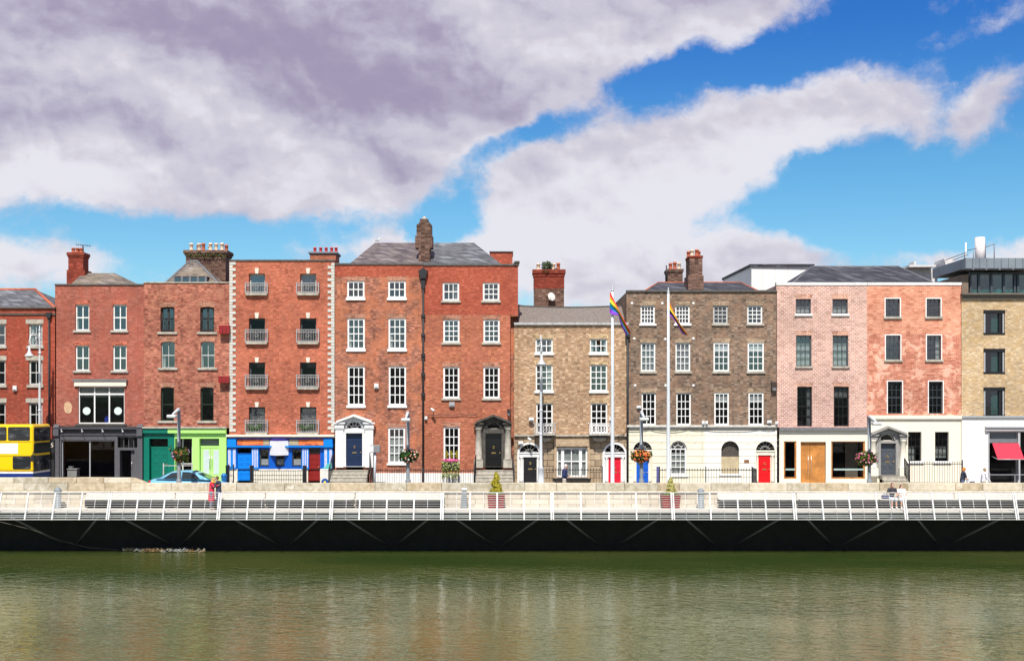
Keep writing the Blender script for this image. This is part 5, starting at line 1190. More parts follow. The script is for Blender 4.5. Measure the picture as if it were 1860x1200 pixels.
# planters with conifers
plk = plain('oxblood_planter_wood', (.20,.025,.02), .6, var=.25, nscale=5)
conif = foliage('golden_conifer', (.20,.19,.02), (.42,.36,.03), (.11,.14,.02), 14)
conif2 = foliage('cream_variegated_conifer', (.30,.28,.07), (.50,.46,.16), (.14,.17,.04), 14)
undr = foliage('planter_underplanting', (.05,.12,.02), (.14,.24,.04), (.35,.42,.08), 14)
for (xa, xb, yt, cxx, ct, mt_, lb, lp) in ((885, 917, 897, 901, 857, conif, 'golden clipped conifer in the oxblood planter below the stone doorcase', 'oxblood slatted planter below the stone doorcase with black door'),
                                  (1202, 1237, 899, 1219, 866, conif2, 'pale variegated conifer in the oxblood planter below the right flagpole', 'oxblood slatted planter at the foot of the right flagpole')):
    Yp = 63.2; X0, X1 = PX(xa, Yp), PX(xb, Yp); zt = PZ(yt, Yp)
    th = thing('planter', lp, 'planter', ((X0+X1)/2, Yp+.4, DZ), 'oxblood planters on the boardwalk')
    m = MB(); n = 6
    for k in range(n):
        f0, f1 = k/n, (k+1)/n-.03; ins = .07*(1-(f0+f1)/2)
        m.box(X0+ins, X1-ins, Yp+ins, Yp+.85-ins, DZ+.03+(zt-DZ-.03)*f0, DZ+.03+(zt-DZ-.03)*f1)
    ob('slats', m, plk, th)
    m = MB(); m.box(X0+.1, X1-.1, Yp+.1, Yp+.75, DZ, zt-.05); ob('liner', m, iron, th)
    m = MB(); cx, cy = PX(cxx, Yp+.4), Yp+.42; z1 = PZ(ct, Yp+.4); hgt = z1-zt
    for k in range(9):
        f = (k+.5)/9; rr = (.33 if mt_ is conif else .31)*(1-f)**.75+.05
        rr *= random.uniform(.78, 1.12) if mt_ is conif else (1 if k % 2 else .72)
        m.leaves((cx+random.uniform(-.06,.06), cy+random.uniform(-.04,.04), zt+hgt*(.04+.96*f)-.05), (rr, rr, hgt/10), 300, .045, .45, flat=1.0)
    co = ob('conifer', m, mt_, None, loc=(cx, cy, zt)); tag(co, lb, 'conifer', 'clipped conifers in planters')
    q = MB(); q.lathe((cx, cy, zt-.05), [(.05, 0), (.03, hgt*.7)], 8); ob('trunk', q, plain('bark', (.10,.07,.05), .9), co)
    m = MB(); m.leaves(((X0+X1)/2, cy, zt+.02), (.46, .38, .13), 420, .055, .2)
    tag(ob('underplanting', m, undr, None, loc=((X0+X1)/2, cy, zt)), 'leafy green edging plants around the %s conifer' % ('golden' if mt_ is conif else 'pale variegated'), 'plants')
# floating debris in the corner by the boardwalk
m = MB(); rng = random.Random(5)
for k in range(210):
    px = rng.uniform(222, 372); yy = 63.4-rng.random()*(.9 if px > 245 else .3); x = PX(px, yy)
    a = rng.uniform(0, pi); l = rng.uniform(.05, .42); r_ = rng.uniform(.008, .03)
    m.tube([(x-l*cos(a)/2, yy-l*sin(a)/6, WZ+.02+rng.uniform(0, .05)), (x+l*cos(a)/2, yy+l*sin(a)/6, WZ+.03+rng.uniform(0, .16))], r_, 5)
dmt, t, b = newmat('flotsam'); n, _ = t.noise(t.new('ShaderNodeTexCoord').outputs['Object'], 1.7, 3, .6)
c = t.mix(t.ss(n, .4, .5), (.20,.11,.04), (.30,.24,.14)); c = t.mix(t.ss(n, .52, .6), c, (.30,.31,.30)); t.put(b.inputs['Base Color'], c); b.inputs['Roughness'].default_value = .8
fo = ob('flotsam', m, dmt, None, loc=(PX(300, 63), 63, WZ)); tag(fo, 'raft of floating twigs and litter on the water under the boardwalk', 'debris'); fo['kind'] = 'stuff'
m = MB(); pts = [(P(0, 947, 61.6)), (P(60, 962, 62.2)), (P(110, 981, 62.8)), (P(160, 994, 63.2)), (PX(225, 63.3), 63.3, WZ+.03)]
m.tube(pts, .011, 5); tag(ob('mooring_rope', m, plain('old_rope', (.12,.11,.09), .9), None, loc=pts[-1]), 'thin slack rope running from the boardwalk edge to the floating litter', 'rope')

# ============================================================== area railings
def fence(name, label, x0, x1, y0, y1, Y=73.9, pitch=.135, rails=(.12, .9), posts=True, mat=None, r=.013, kind='spear', cat='railing', zb=None):
    X0, X1, zt = PX(x0, Y), PX(x1, Y), PZ(y0, Y); zb_ = zb if zb is not None else .2
    th = thing(name, label, cat, ((X0+X1)/2, Y, zb_)); mat = mat or iron; h = zt-zb_
    m = MB()
    for f in rails: m.box(X0, X1, Y-.014, Y+.014, zb_+h*f-.018, zb_+h*f+.018)
    ob('rail', m, mat, th); m = MB(); n = max(2, int((X1-X0)/pitch))
    for k in range(1, n):
        x = X0+(X1-X0)*k/n; m.tube([(x, Y, zb_), (x, Y, zt-.07)], r, 4, False)
        if kind == 'spear': m.lathe((x, Y, zt-.08), [(.012, 0), (.03, .035), (.004, .1)], 6)
    ob('bars', m, mat, th)
    np_ = max(2, int((X1-X0)/2.4)+1)
    for k in range(np_):
        x = X0+(X1-X0)*k/(np_-1); m = MB(); m.box(x-.03, x+.03, Y-.03, Y+.03, zb_, zt+.03); m.ball((x, Y, zt+.06), .045, 8, 6); ob('post', m, mat, th)
    return th
fence('area_railing', 'low black grid railing in front of the blue shopfront', 460, 554, 853, 872, Y=74.1, pitch=.14, rails=(.1, .37, .64, .95), kind='flat')
fence('area_railing', 'short black railing left of the cobalt shop door', 415, 424, 846, 872, Y=74.1, rails=(.1, .5, .95), kind='flat')
for x, lb in ((413.5, 'left of the cobalt shop door'), (457.5, 'right of the cobalt shop door'), (553.5, 'left of the dark red shop door')):
    m = MB(); X0 = PX(x, 74.0); m.box(X0-.1, X0+.1, 73.9, 74.1, .2, PZ(846, 74)); m.box(X0-.12, X0+.12, 73.88, 74.12, PZ(846, 74), PZ(845, 74)); q = ob('gate_pier', m, black_p, None, loc=(X0, 74, .2)); tag(q, 'black square gate pier %s' % lb, 'pier', 'black gate piers of the blue shopfront')
fence('area_railing', 'black spear-topped railing between the navy door steps and the drainpipe', 678, 768, 851, 876)
fence('area_railing', 'black spear-topped railing between the drainpipe and the stone doorcase steps', 770, 863, 852, 876)
fence('area_railing', 'black railing before the white bay window of the tan house', 987, 1094, 850, 876, pitch=.17)
fence('area_railing', 'long black spear railing before the cream stucco ground floor', 1198, 1366, 850, 875, pitch=.16)
fence('area_railing', 'thin black railing before the cream ground floor of the salmon house', 1652, 1748, 838, 869, pitch=.15)
# stair handrails
for (xa, ya, xb, yb, lb, Ya, Yb) in ((604.5, 824, 597, 866, 'black sloping handrail left of the navy door steps', 74.6, 73.2), (671.5, 822, 673, 872, 'black sloping handrail right of the navy door steps', 74.6, 73.2), (864, 826, 861, 872, 'black sloping handrail left of the stone doorcase steps', 74.6, 73.2), (931, 826, 934, 872, 'black sloping handrail right of the stone doorcase steps', 74.6, 73.3),
                                     (1643, 832, 1651, 845, 'short black handrail right of the grey door steps', 74.6, 73.9), (1367, 849, 1374, 872, 'black railing return left of the scarlet door', 74.8, 73.9)):
    th = thing('stair_railing', lb, 'handrail', (PX(xa, Ya), Ya, .3))
    m = MB(); A_ = Vector((PX(xa, Ya), Ya, PZ(ya, Ya))); B_ = Vector((PX(xb, Yb), Yb, max(PZ(yb, Yb)+.0, 1.15 if yb > 850 else 0)))
    m.tube([A_, B_], .03, 6); ob('rail', m, iron, th); m = MB()
    for k in range(8): p = A_.lerp(B_, k/7); m.tube([p, (p.x, p.y, max(.2, p.z-1.0))], .016 if k not in (0, 7) else .03, 5)
    ob('bars', m, iron, th)
fence('guard_railing', 'steel rail with glass in front of the dark shop window at the right edge', 1797, 1890, 861, 877, Y=73.6, pitch=1.8, rails=(.97,), mat=steel, r=.02, kind='flat')
fence('guard_railing', 'low grey frame rail before the green shopfront', 297, 349, 844, 868, Y=73.4, pitch=.6, rails=(.45, .97), mat=FRAMES['greyw'], r=.018, kind='flat')
bp = plain('basement_white', (.76,.76,.74), .8, var=.05, dirt=.2)
m = MB(); m.box(E.X(677), E.X(766), 74.95, 75.0, .1, E.Z(858.5)); E.part('whitewashed_base', m, bp)
m = MB(); m.box(F_.X(771), F_.X(865), 74.95, 75.0, .1, F_.Z(858.5)); F_.part('whitewashed_base', m, bp)

# ============================================================== flower box, balcony plants
pinkf = plain('pink_blossom', (.78,.16,.38), .6, var=.3, nscale=12); hang = foliage('trailing_foliage', (.10,.14,.03), (.30,.34,.10), (.45,.48,.22), 8)
fb = thing('flower_tower', 'tall trailing planter with pink flowers before the ground floor window', 'planter', (PX(818, 73.8), 73.8, .2))
m = MB(); Yq = 73.75; X0, X1 = PX(802, Yq), PX(835, Yq)
for k in range(9): m.leaves((X0+.12+(X1-X0-.24)*k/8, Yq, (PZ(840, Yq)+PZ(858, Yq))/2+.1), (.13, .2, .36), 170, .06, .2)
for k in range(15): x = X0+.05+(X1-X0-.1)*k/14; l = random.uniform(.25, .65); m.leaves((x, Yq-.1, PZ(858, Yq)-l/2+.05), (.045, .08, l/2), int(70*l), .045, .2)
ob('foliage', m, hang, fb)
m = MB(); m.leaves(((X0+X1)/2, Yq, PZ(836, Yq)), (.56, .24, .11), 420, .05, .3); ob('flowers', m, pinkf, fb)
m = MB(); [m.box(X0+.1+.18*k, X0+.14+.18*k, Yq-.05, Yq+.05, .2, PZ(845, Yq)) for k in range(6)]; m.box(X0+.05, X1-.05, Yq-.15, Yq+.15, PZ(850, Yq), PZ(842, Yq)); ob('stand', m, iron, fb)
m = MB()
for x in (811.5, 819.5, 829.5): m.leaves((PX(x, 73.8), 73.85, PZ(826, 73.8)), (.1, .1, .3), 170, .04, .2, flat=.5)
ob('dwarf_conifers', m, conif, fb)
for x, lb in ((463, 'leafy plants behind the lowest left balcony of the quoined building'), (557, 'leafy plants behind the lowest right balcony of the quoined building')):
    m = MB(); [m.leaves((D.X(x+dx_), 74.88, D.Z(775+dy_)), (.2, .13, .26), 120, .05, .2) for dx_, dy_ in ((-9, 0), (-3, 4), (4, 2), (10, -1))]
    q = ob('balcony_plant', m, foliage('balcony_green', (.02,.05,.01), (.06,.13,.03), (.2,.25,.1)), None, loc=(D.X(x), 74.9, D.Z(785))); tag(q, lb, 'plant', 'plants on balconies')

# ============================================================== small fixtures on walls
fix = plain('fixture_white', (.72,.72,.70), .5, var=.04)
def fixture(name, x, y, wp, hp, lb, cat, mat=fix, dep=.14, Y=75.0, cover=True):
    X0, Z0 = PX(x, Y), PZ(y, Y); hw, hh_ = wp/60, hp/60
    th = thing(name, lb, cat, (X0, Y, Z0)); m = MB(); m.box(X0-hw, X0+hw, Y-dep, Y-.002, Z0-hh_, Z0+hh_); q = ob('casing', m, mat, th); bevel(q, .012, 2)
    m = MB(); m.box(X0-hw*.7, X0+hw*.7, Y-dep-.02, Y-dep, Z0-hh_-.02, Z0-hh_*.4); ob('lens', m, lead, th)
    return th
fixture('alarm_box', 684, 701, 8, 9, 'white alarm box between the first floor windows of the left big brick house', 'alarm box')
fixture('alarm_box', 821, 734, 10, 8, 'grey alarm box below the middle window of the orange brick house', 'alarm box', mat=plain('grey_plastic', (.35,.36,.38), .5))
fixture('alarm_box', 774, 759, 5, 6, 'tiny white box just right of the black drainpipe', 'alarm box')
fixture('alarm_box', 946, 804, 9, 6, 'white box above the arch of the black door', 'alarm box')
fixture('alarm_box', 965, 761, 9, 6, 'white box beside the left ornate balcony of the tan house', 'alarm box')
fixture('alarm_box', 1160, 739, 8, 5, 'white box left of the first floor windows of the brown house', 'alarm box')
fixture('alarm_box', 1109, 761, 5, 7, 'small white box right of the right ornate balcony of the tan house', 'alarm box')
fixture('wall_light', 28, 705, 7, 9, 'twin floodlight on the deep red wall above the bus', 'wall light')
fixture('flood_light', 1277, 767.5, 5, 7, 'left one of a pair of floodlights on the middle of the cream cornice', 'floodlight', Y=74.9)
fixture('flood_light', 1283, 767.5, 5, 7, 'right one of a pair of floodlights on the middle of the cream cornice', 'floodlight', Y=74.9)
fixture('flood_light', 1397, 766, 8, 6, 'floodlight on the right part of the cream cornice', 'floodlight', Y=74.9)
fixture('flood_light', 1410, 768, 5, 6, 'floodlight at the right end of the cream cornice', 'floodlight', Y=74.9)
fixture('vent_box', 1405, 701, 10, 15, 'dark brown vent box high on the brown wall next to the pink house', 'vent', mat=plain('rust_brown', (.05,.03,.025), .7), dep=.25)
fixture('wall_lantern', 924, 748, 5, 11, 'black wall lantern beside the stone doorcase', 'lantern', mat=iron, dep=.3)
m = MB(); m.box(PX(1351.5), PX(1360.5), 74.95, 74.98, PZ(839.5), PZ(834.5)); tag(ob('plaque', m, plain('bronze_plaque', (.30,.13,.06), .4, metal=.4), None, loc=(PX(1356), 74.95, PZ(837))), 'small bronze plaque on the cream stucco left of the scarlet door', 'plaque')
for x, y, lb in ((787, 744, 'white security camera on the orange brick right of the drainpipe'), (962, 797, 'white security camera above the black arched door')):
    th = thing('security_camera', lb, 'camera', (PX(x), 75, PZ(y))); m = MB(); m.tube([(PX(x-3), 74.62, PZ(y-2)), (PX(x+3), 74.5, PZ(y+2))], .07, 8); ob('housing', m, fix, th)
    m = MB(); m.tube([(PX(x), 74.6, PZ(y)), (PX(x), 75, PZ(y)-.05)], .025, 6); ob('bracket', m, fix, th)
for x, y in ((1148, 551), (1203, 551), (1259.5, 551), (1152, 615), (1208.5, 616), (1259.5, 615), (1153.5, 700), (1209, 700), (1259.5, 700)):
    m = MB(); m.lathe((PX(x), 74.96, PZ(y)), [(.05, 0), (.085, .02), (.085, .04)], 10, 'y'); Hh.part('tie_plate', m, fix)
for x, y, hp, lb in ((408, 598.5, 15, 'upper red box sign mounted on the corner beside the quoins'), (407, 689, 12, 'lower red box sign mounted on the corner beside the quoins')):
    rb = plain('red_sign', (.26,.012,.012), .5, var=.15); m = MB(); m.box(PX(x-10, 74.7), PX(x+9, 74.7), 74.6, 74.98, PZ(y+hp/2, 74.7), PZ(y-hp/2, 74.7)); q = ob('box_sign', m, rb, None, loc=(PX(x), 74.7, PZ(y))); tag(q, lb, 'sign', 'red box signs')
    m = MB(); [m.box(PX(x-10+k*6.3, 74.59)-.015, PX(x-10+k*6.3, 74.59)+.015, 74.585, 74.6, PZ(y+hp/2-1.5, 74.6), PZ(y-hp/2+1.5, 74.6)) for k in (1, 2)]; ob('seam', m, iron, q)
# number five panel by the charcoal shop
th = thing('number_sign', 'black panel with a pale number 5 beside the charcoal shopfront', 'sign', (PX(94, 74.6), 74.6, PZ(808, 74.6)))
m = MB(); m.box(PX(89, 74.6), PX(98.5, 74.6), 74.6, 74.98, .2, PZ(797, 74.6)); ob('panel', m, iron, th)
cu = bpy.data.curves.new('digit', 'FONT'); cu.body = '5'; cu.size = .38; cu.extrude = .01; cu.align_x = 'CENTER'
tmp = bpy.data.objects.new('tmp', cu); COL.objects.link(tmp); bpy.context.view_layer.update()
me = bpy.data.meshes.new_from_object(tmp.evaluated_get(bpy.context.evaluated_depsgraph_get())); bpy.data.objects.remove(tmp)
dg = bpy.data.objects.new('digit', me); COL.objects.link(dg); me.materials.append(plain('sign_cream', (.75,.7,.55), .5)); dg.parent = th; dg.rotation_euler = (R(90), 0, 0); dg.location = (.03, -.03, -.13)
# aerials
for (x, y0, y1, Y, lb, bars) in ((150.5, 445, 492, 79.3, 'thin television aerial beside the small red chimney at the left', ((-14, -2), (14, 0))), (1210.5, 482, 515, 80.2, 'slim aerial left of the paired chimneys of the brown house', ((-2, 0), (2, 0)))):
    th = thing('aerial', lb, 'antenna', P(x, y1, Y)); m = MB(); m.tube([P(x+3 if x < 200 else x, y1, Y), P(x, y0, Y)], .04, 6); ob('mast', m, iron, th)
    m = MB()
    if x < 200:
        m.tube([P(x-13, y0-1, Y), P(x+15, y0+1.5, Y)], .02, 4)
        for k in range(7): xx = x-12+k*4; m.tube([P(xx, y0-1+k*.4, Y-.25), P(xx, y0-1+k*.4, Y+.25)], .012, 4); m.tube([P(xx, y0-2.5+k*.4, Y), P(xx, y0+1.5+k*.4, Y)], .01, 4)
    else:
        for k in range(6): m.tube([P(x-2, y0+3+k*4, Y), P(x+2, y0+3+k*4, Y)], .012, 4)
    ob('elements', m, iron, th)
# seagull on the ridge
th = thing('seagull', 'white seagull perched on the left end of the big slate ridge', 'bird', P(686, 441, 80.4))
X0, Y0, Z0 = P(686, 440.3, 80.4); m = MB()
m.ball((X0, Y0, Z0+.14), (.16, .07, .07), 12, 8, Matrix.Rotation(R(-15), 3, 'Y')); m.ball((X0+.14, Y0, Z0+.26), (.05, .045, .05), 10, 6); m.tube([(X0+.09, Y0, Z0+.17), (X0+.14, Y0, Z0+.25)], [.05, .035], 8); m.tube([(X0-.12, Y0, Z0+.12), (X0-.27, Y0, Z0+.08)], [.04, .012], 6)
ob('body', m, white, th); m = MB(); m.tube([(X0+.18, Y0, Z0+.255), (X0+.24, Y0, Z0+.245)], [.012, .003], 5); [m.tube([(X0+.01, Y0+s_, Z0+.09), (X0+.02, Y0+s_, Z0-.02)], .007, 4) for s_ in (-.03, .03)]; ob('beak_and_legs', m, brassm, th)
m = MB(); m.ball((X0-.02, Y0, Z0+.16), (.17, .075, .05), 10, 6, Matrix.Rotation(R(-15), 3, 'Y')); ob('wings', m, plain('gull_grey', (.35,.36,.38), .7), th)

# ============================================================== lamps, poles, flags
def street_lamp(px, ytop, lab, hx_):
    Y = 65.5; X0 = PX(px, Y); z1 = PZ(ytop, Y); th = thing('street_lamp', lab, 'street lamp', (X0, Y, .12), 'modern lamp posts with flower baskets')
    m = MB(); m.lathe((X0, Y, .12), [(.14, 0), (.14, .9), (.11, .95), (.10, 1.0), (.085, z1-.12)], 14); ob('pole', m, plain('lamp_grey_paint', (.21,.235,.25), .45, var=.08), th)
    m = MB(); m.tube([(X0, Y+.05, z1-.05), (X0, Y-.1, z1+.02), (X0, Y-1.2, z1-.22)], [.085, .09, .05], 10); ob('arm', m, polem, th)
    m = MB(); m.box(X0-.24, X0+.24, Y-1.55, Y-1.1, z1-.40, z1-.25); q = ob('lamp_head', m, plain('lamp_head_grey', (.55,.56,.56), .4), th); bevel(q, .05, 2)
    m = MB(); m.box(X0-.2, X0+.2, Y-1.5, Y-1.15, z1-.42, z1-.40); ob('lens', m, frost, th)
    return th
def basket(px, py, rx, rz, lab, a, b, c_, fl, fn):
    Y = 65.45; X0, Z0 = PX(px, Y), PZ(py, Y); th = thing('flower_basket', lab, 'flower basket', (X0, Y, Z0), 'flower baskets on lamp posts')
    m = MB(); m.lathe((X0, Y, Z0-rz*.8), [(.12, 0), (.3, rz*.35), (.4, rz*.7)], 14); ob('bowl', m, iron, th)
    m = MB(); m.leaves((X0, Y, Z0), (rx, rx*.9, rz), 1300, .055, .35); m.leaves((X0, Y, Z0-rz*.6), (rx*.6, rx*.5, rz*.5), 300, .05, .3)
    for _ in range(16): a_ = random.uniform(0, 6.28); q_ = random.uniform(.75, 1.12); m.leaves((X0+rx*q_*cos(a_), Y+rx*q_*.8*sin(a_), Z0+random.uniform(-1.05, .7)*rz), (.09, .08, random.uniform(.06, .2)), 22, .045, .2); ob('foliage', m, foliage('basket_green_'+fn, a, b, c_, 8), th)
    for nm, col, n in fl:
        m = MB(); rg = random.Random(n)
        for _ in range(n):
            d = Vector((rg.gauss(0,1), rg.gauss(0,1)-.6, rg.gauss(0,1)+.1)).normalized()
            m.ball((X0+d.x*rx*1.0, Y+d.y*rx*.92, Z0+d.z*rz*1.0), rg.uniform(.025, .055), 6, 4)
        ob('flowers', m, plain(nm, col, .6, var=.25, nscale=10), th)['kind'] = 'stuff'
street_lamp(325, 744, 'grey lamp post before the green shops', 0); basket(328, 824, .47, .42, 'hanging flower basket with few red blooms before the green shopfront', (.04,.08,.02), (.12,.19,.04), (.28,.33,.09), (('red_petals', (.5,.07,.04), 18), ('mauve_petals', (.4,.25,.5), 10)), 'a')
street_lamp(741, 750, 'grey lamp post between the two big brick houses', 0); basket(742, 827, .5, .36, 'round green flower basket with sparse blooms left of the drainpipe', (.02,.06,.015), (.05,.14,.03), (.14,.25,.05), (('salmon_petals', (.6,.25,.18), 22), ('white_petals', (.7,.7,.65), 20)), 'b')
street_lamp(1165, 749, 'grey lamp post before the royal blue door', 0); basket(1164, 828, .49, .34, 'flower basket full of orange-red blooms above the blue door', (.03,.06,.015), (.09,.13,.03), (.3,.26,.05), (('vermilion_petals', (.62,.10,.04), 85), ('amber_petals', (.7,.3,.05), 50)), 'c')
street_lamp(1579, 757, 'grey lamp post between the oak framed window and the grey door', 0); basket(1573, 832, .57, .38, 'flower basket with yellow-green leaves and pink blooms by the grey door', (.04,.09,.02), (.14,.2,.03), (.4,.4,.06), (('magenta_petals', (.5,.08,.2), 34), ('pale_pink_petals', (.65,.4,.42), 20)), 'd')
def ornate(px, lab, dx_):
    Y = 73.2; X0 = PX(px, Y); z1 = PZ(597 if px < 500 else 613, Y); zl = PZ(640 if px < 500 else 655, Y)
    th = thing('ornate_lamp', lab, 'street lamp', (X0, Y, .2), 'tall ornate silver lamp posts')
    lm = plain('silver_lamp_paint', (.60,.63,.65), .35, metal=.2, var=.05)
    m = MB(); m.lathe((X0, Y, .2), [(.26, 0), (.26, .15), (.2, .2), (.17, 1.0), (.2, 1.05), (.10, 1.2), (.075, 3.5), (.06, z1-.5-.2), (.045, z1-.35)], 16)
    for z in (3.2, 4.6, zl-.1): m.lathe((X0, Y, z), [(.07, 0), (.1, .04), (.1, .1), (.07, .14)], 14)
    m.lathe((X0, Y, z1-.2), [(.05, 0), (.08, .1), (.03, .25), (.01, .4)], 10); ob('pole', m, lm, th)
    m = MB(); yy = Y-.95
    m.tube([(X0, Y, zl+.55)]+[(X0+dx_*.4*k/8, Y-.95*(1-cos(pi*k/8))/2, zl+.55+.55*sin(pi*k/8*.95)) for k in range(1, 9)]+[(X0+dx_*.4, yy, zl+.35)], .035, 8)
    for sc_, zz in ((.2, zl+.75), (.14, zl+.45), (.1, zl+1.0)): m.tube([(X0+dx_*.1, Y-.3+sc_*cos(R(a)), zz+sc_*sin(R(a))) for a in range(0, 331, 30)], .018, 5); m.tube([(X0-.02+sc_*.8*cos(R(a)), Y-.06, zz+sc_*sin(R(a))) for a in range(0, 331, 30)], .015, 5)
    ob('bracket_scroll', m, lm, th)
    m = MB(); xx = X0+dx_*.4; m.lathe((xx, yy, zl-.25), [(.25, -.02), (.27, .0), (.25, .06), (.13, .16), (.08, .3), (.06, .55), (.02, .62)], 18); ob('lantern', m, lm, th)
    m = MB(); m.lathe((xx, yy, zl-.36), [(.05, 0), (.14, .04), (.2, .09)], 14); ob('lens', m, frost, th)
ornate(72, 'tall ornate silver lamp post rising behind the yellow bus', -.6); ornate(982.5, 'tall ornate silver lamp post before the tan brick house', .05)
def flagpole(px, ytop, lab):
    Y = 65.9; X0 = PX(px, Y); z1 = PZ(ytop, Y); th = thing('flagpole', lab, 'flagpole', (X0, Y, .12), 'tall white flagpoles on the quay')
    m = MB(); m.lathe((X0, Y, .12), [(.13, 0), (.13, .02), (.105, .05), (.10, 3), (.085, 6), (.06, z1-.12)], 16); ob('pole', m, whitepole, th)
    m = MB(); m.lathe((X0, Y, z1), [(.06, 0), (.085, .03), (.085, .07), (.04, .1), (.05, .15), (.035, .22), (.008, .3)], 12); ob('finial', m, steel, th)
    return X0, Y
f1 = flagpole(1112.5, 529, 'white flagpole with the rainbow flag by the crimson door'); f2 = flagpole(1214, 532, 'white flagpole with the half-lowered dark rainbow flag by the arched window')
def flag(name, lab, tops, bots, cols, Y):
    # cloth gathered between a top edge and a bottom edge polyline (pixel pairs measured at the pole's distance)
    n, k_ = 28, 24; m = MB(); m.uv = []
    def ip(pl, s):
        s = s*(len(pl)-1); i = min(int(s), len(pl)-2); f = s-i; return (pl[i][0]*(1-f)+pl[i+1][0]*f, pl[i][1]*(1-f)+pl[i+1][1]*f)
    vv = []
    for i in range(n+1):
        s = i/n; a = ip(tops, s); b = ip(bots, s)
        for j in range(k_+1):
            t_ = j/k_; amp = .03+.16*s
            yy = Y+amp*sin(t_*pi*3+s*5)+.05*sin(s*11); px = a[0]*(1-t_)+b[0]*t_; py = a[1]*(1-t_)+b[1]*t_
            vv.append((PX(px, Y), yy, PZ(py, Y))); m.uv.append((s, t_))
    m.add(vv, [(i*(k_+1)+j, (i+1)*(k_+1)+j, (i+1)*(k_+1)+j+1, i*(k_+1)+j+1) for i in range(n) for j in range(k_)], True)
    mt_, t, b = newmat('%s_cloth' % name+str(len(lab))); u = t.new('ShaderNodeTexCoord').outputs['UV']; s0, s1, _ = t.sep(u)
    cr_ = t.new('ShaderNodeValToRGB'); cr_.color_ramp.interpolation = 'CONSTANT'; t.put(cr_.inputs[0], s1)
    e = cr_.color_ramp.elements; e[0].position = 0; e[0].color = (*cols[0][1], 1); e[1].position = cols[1][0]; e[1].color = (*cols[1][1], 1)
    for p_, c in cols[2:]: q = e.new(p_); q.color = (*c, 1)
    t.put(b.inputs['Base Color'], cr_.outputs[0]); b.inputs['Roughness'].default_value = .7
    q = ob(name, m, mt_, None, loc=(PX(tops[0][0], Y), Y, PZ(tops[0][1], Y))); tag(q, lab, 'flag'); return q
rb6 = [(0, (.75,.02,.02)), (.16, (.85,.22,.01)), (.31, (.85,.68,.01)), (.47, (.0,.22,.06)), (.58, (.0,.20,.55)), (.76, (.18,.02,.42))]
flag('flag', 'rainbow flag hanging from the left flagpole', [(1108, 529), (1116, 545), (1124, 562), (1134, 582), (1145, 604)], [(1107.5, 569), (1116, 572), (1123, 573), (1128, 590), (1138, 609)], rb6, 65.72)
rb7 = [(0, (.80,.25,.02)), (.3, (.85,.6,.01)), (.48, (.02,.03,.06)), (.7, (.06,.02,.22)), (.85, (.3,.03,.4))]
flag('flag', 'twisted orange and dark purple flag hanging from the right flagpole', [(1216, 547), (1224, 566), (1233, 584), (1243, 599), (1249, 609)], [(1216, 575), (1219, 574), (1230, 590), (1239, 605), (1244, 608)], rb7, 65.95)

# sign box on post, blue bin, cart, planters
th = thing('cabinet_sign', 'grey box sign on a slanting grey post right of the navy door', 'sign', (PX(681, 73.0), 73, .2))
m = MB(); m.box(PX(672, 72.9), PX(690, 72.9), 72.9, 73.3, PZ(821.5, 72.9), PZ(808, 72.9)); q = ob('box', m, plain('meter_grey', (.22,.22,.23), .5), th); bevel(q, .02, 2)
m = MB(); m.box(PX(671.5, 72.89), PX(678.5, 72.89), 72.87, 72.9, PZ(820.5, 72.9), PZ(809.5, 72.9)); ob('face', m, fix, th)
m = MB(); m.tube([(PX(680, 73.1), 73.1, .2), (PX(681.5, 73.1), 73.1, PZ(821, 73.1))], .07, 10); ob('post', m, polem, th)
th = thing('litter_bin', 'small blue litter bin at the corner of the lime green shop', 'bin', (PX(407, 73.5), 73.5, .2))
m = MB(); m.lathe((PX(407, 73.5), 73.5, .2), [(.15, 0), (.17, .5), (.17, .56)], 16); ob('body', m, plain('bin_blue', (.01,.14,.42), .4), th)
m = MB(); m.lathe((PX(407, 73.5), 73.5, .2), [(.19, .56), (.19, .62), (.12, .72), (.02, .76)], 16); ob('hood', m, MC['bin_blue'], th)
th = thing('handcart', 'white slatted handcart with turquoise cover and blue wheel by the dark red door', 'handcart', (PX(591, 73.8), 73.8, .2))
Yc = 73.7; tq = plain('turquoise_canvas', (.10,.50,.48), .6)
m = MB(); xa, xb = PX(585, Yc), PX(597, Yc); [m.box(xa+(xb-xa)*k/6-.015, xa+(xb-xa)*k/6+.015, Yc, Yc+.03, .55, 1.15) for k in range(7)]; m.box(xa-.03, xb+.03, Yc-.02, Yc+.45, 1.12, 1.2); m.box(xa-.02, xb+.02, Yc, Yc+.4, .5, .55); ob('slatted_box', m, fix, th)
m = MB(); m.prism([(xa-.02, 1.22), (xb+.15, 1.22), (xb+.12, 1.55), (xb-.12, 1.5), (xa+.2, 1.32)], Yc, Yc+.4); ob('cover', m, tq, th)
m = MB(); m.lathe(((xa+xb)/2-.02, Yc-.08, .42), [(.21, 0), (.21, .06)], 20, 'y'); w_ = ob('wheel', m, plain('wheel_blue', (.01,.07,.3), .4), th); m = MB(); m.lathe(((xa+xb)/2-.02, Yc-.1, .42), [(.07, 0), (.07, .02)], 12, 'y'); ob('hub', m, plain('hub_yellow', (.7,.6,.02), .4), w_)
th = thing('window_trough', 'long black trough under the white bay window of the tan house', 'trough', (PX(1039, 74.4), 74.4, .3)); m = MB(); m.box(PX(1004, 74.4), PX(1073, 74.4), 74.3, 74.6, PZ(872.5, 74.4), PZ(868.5, 74.4)); ob('trough', m, iron, th); m = MB(); [m.box(PX(x, 74.4)-.04, PX(x, 74.4)+.04, 74.35, 74.55, .2, PZ(872.5, 74.4)) for x in (1008, 1038, 1069)]; ob('feet', m, iron, th)
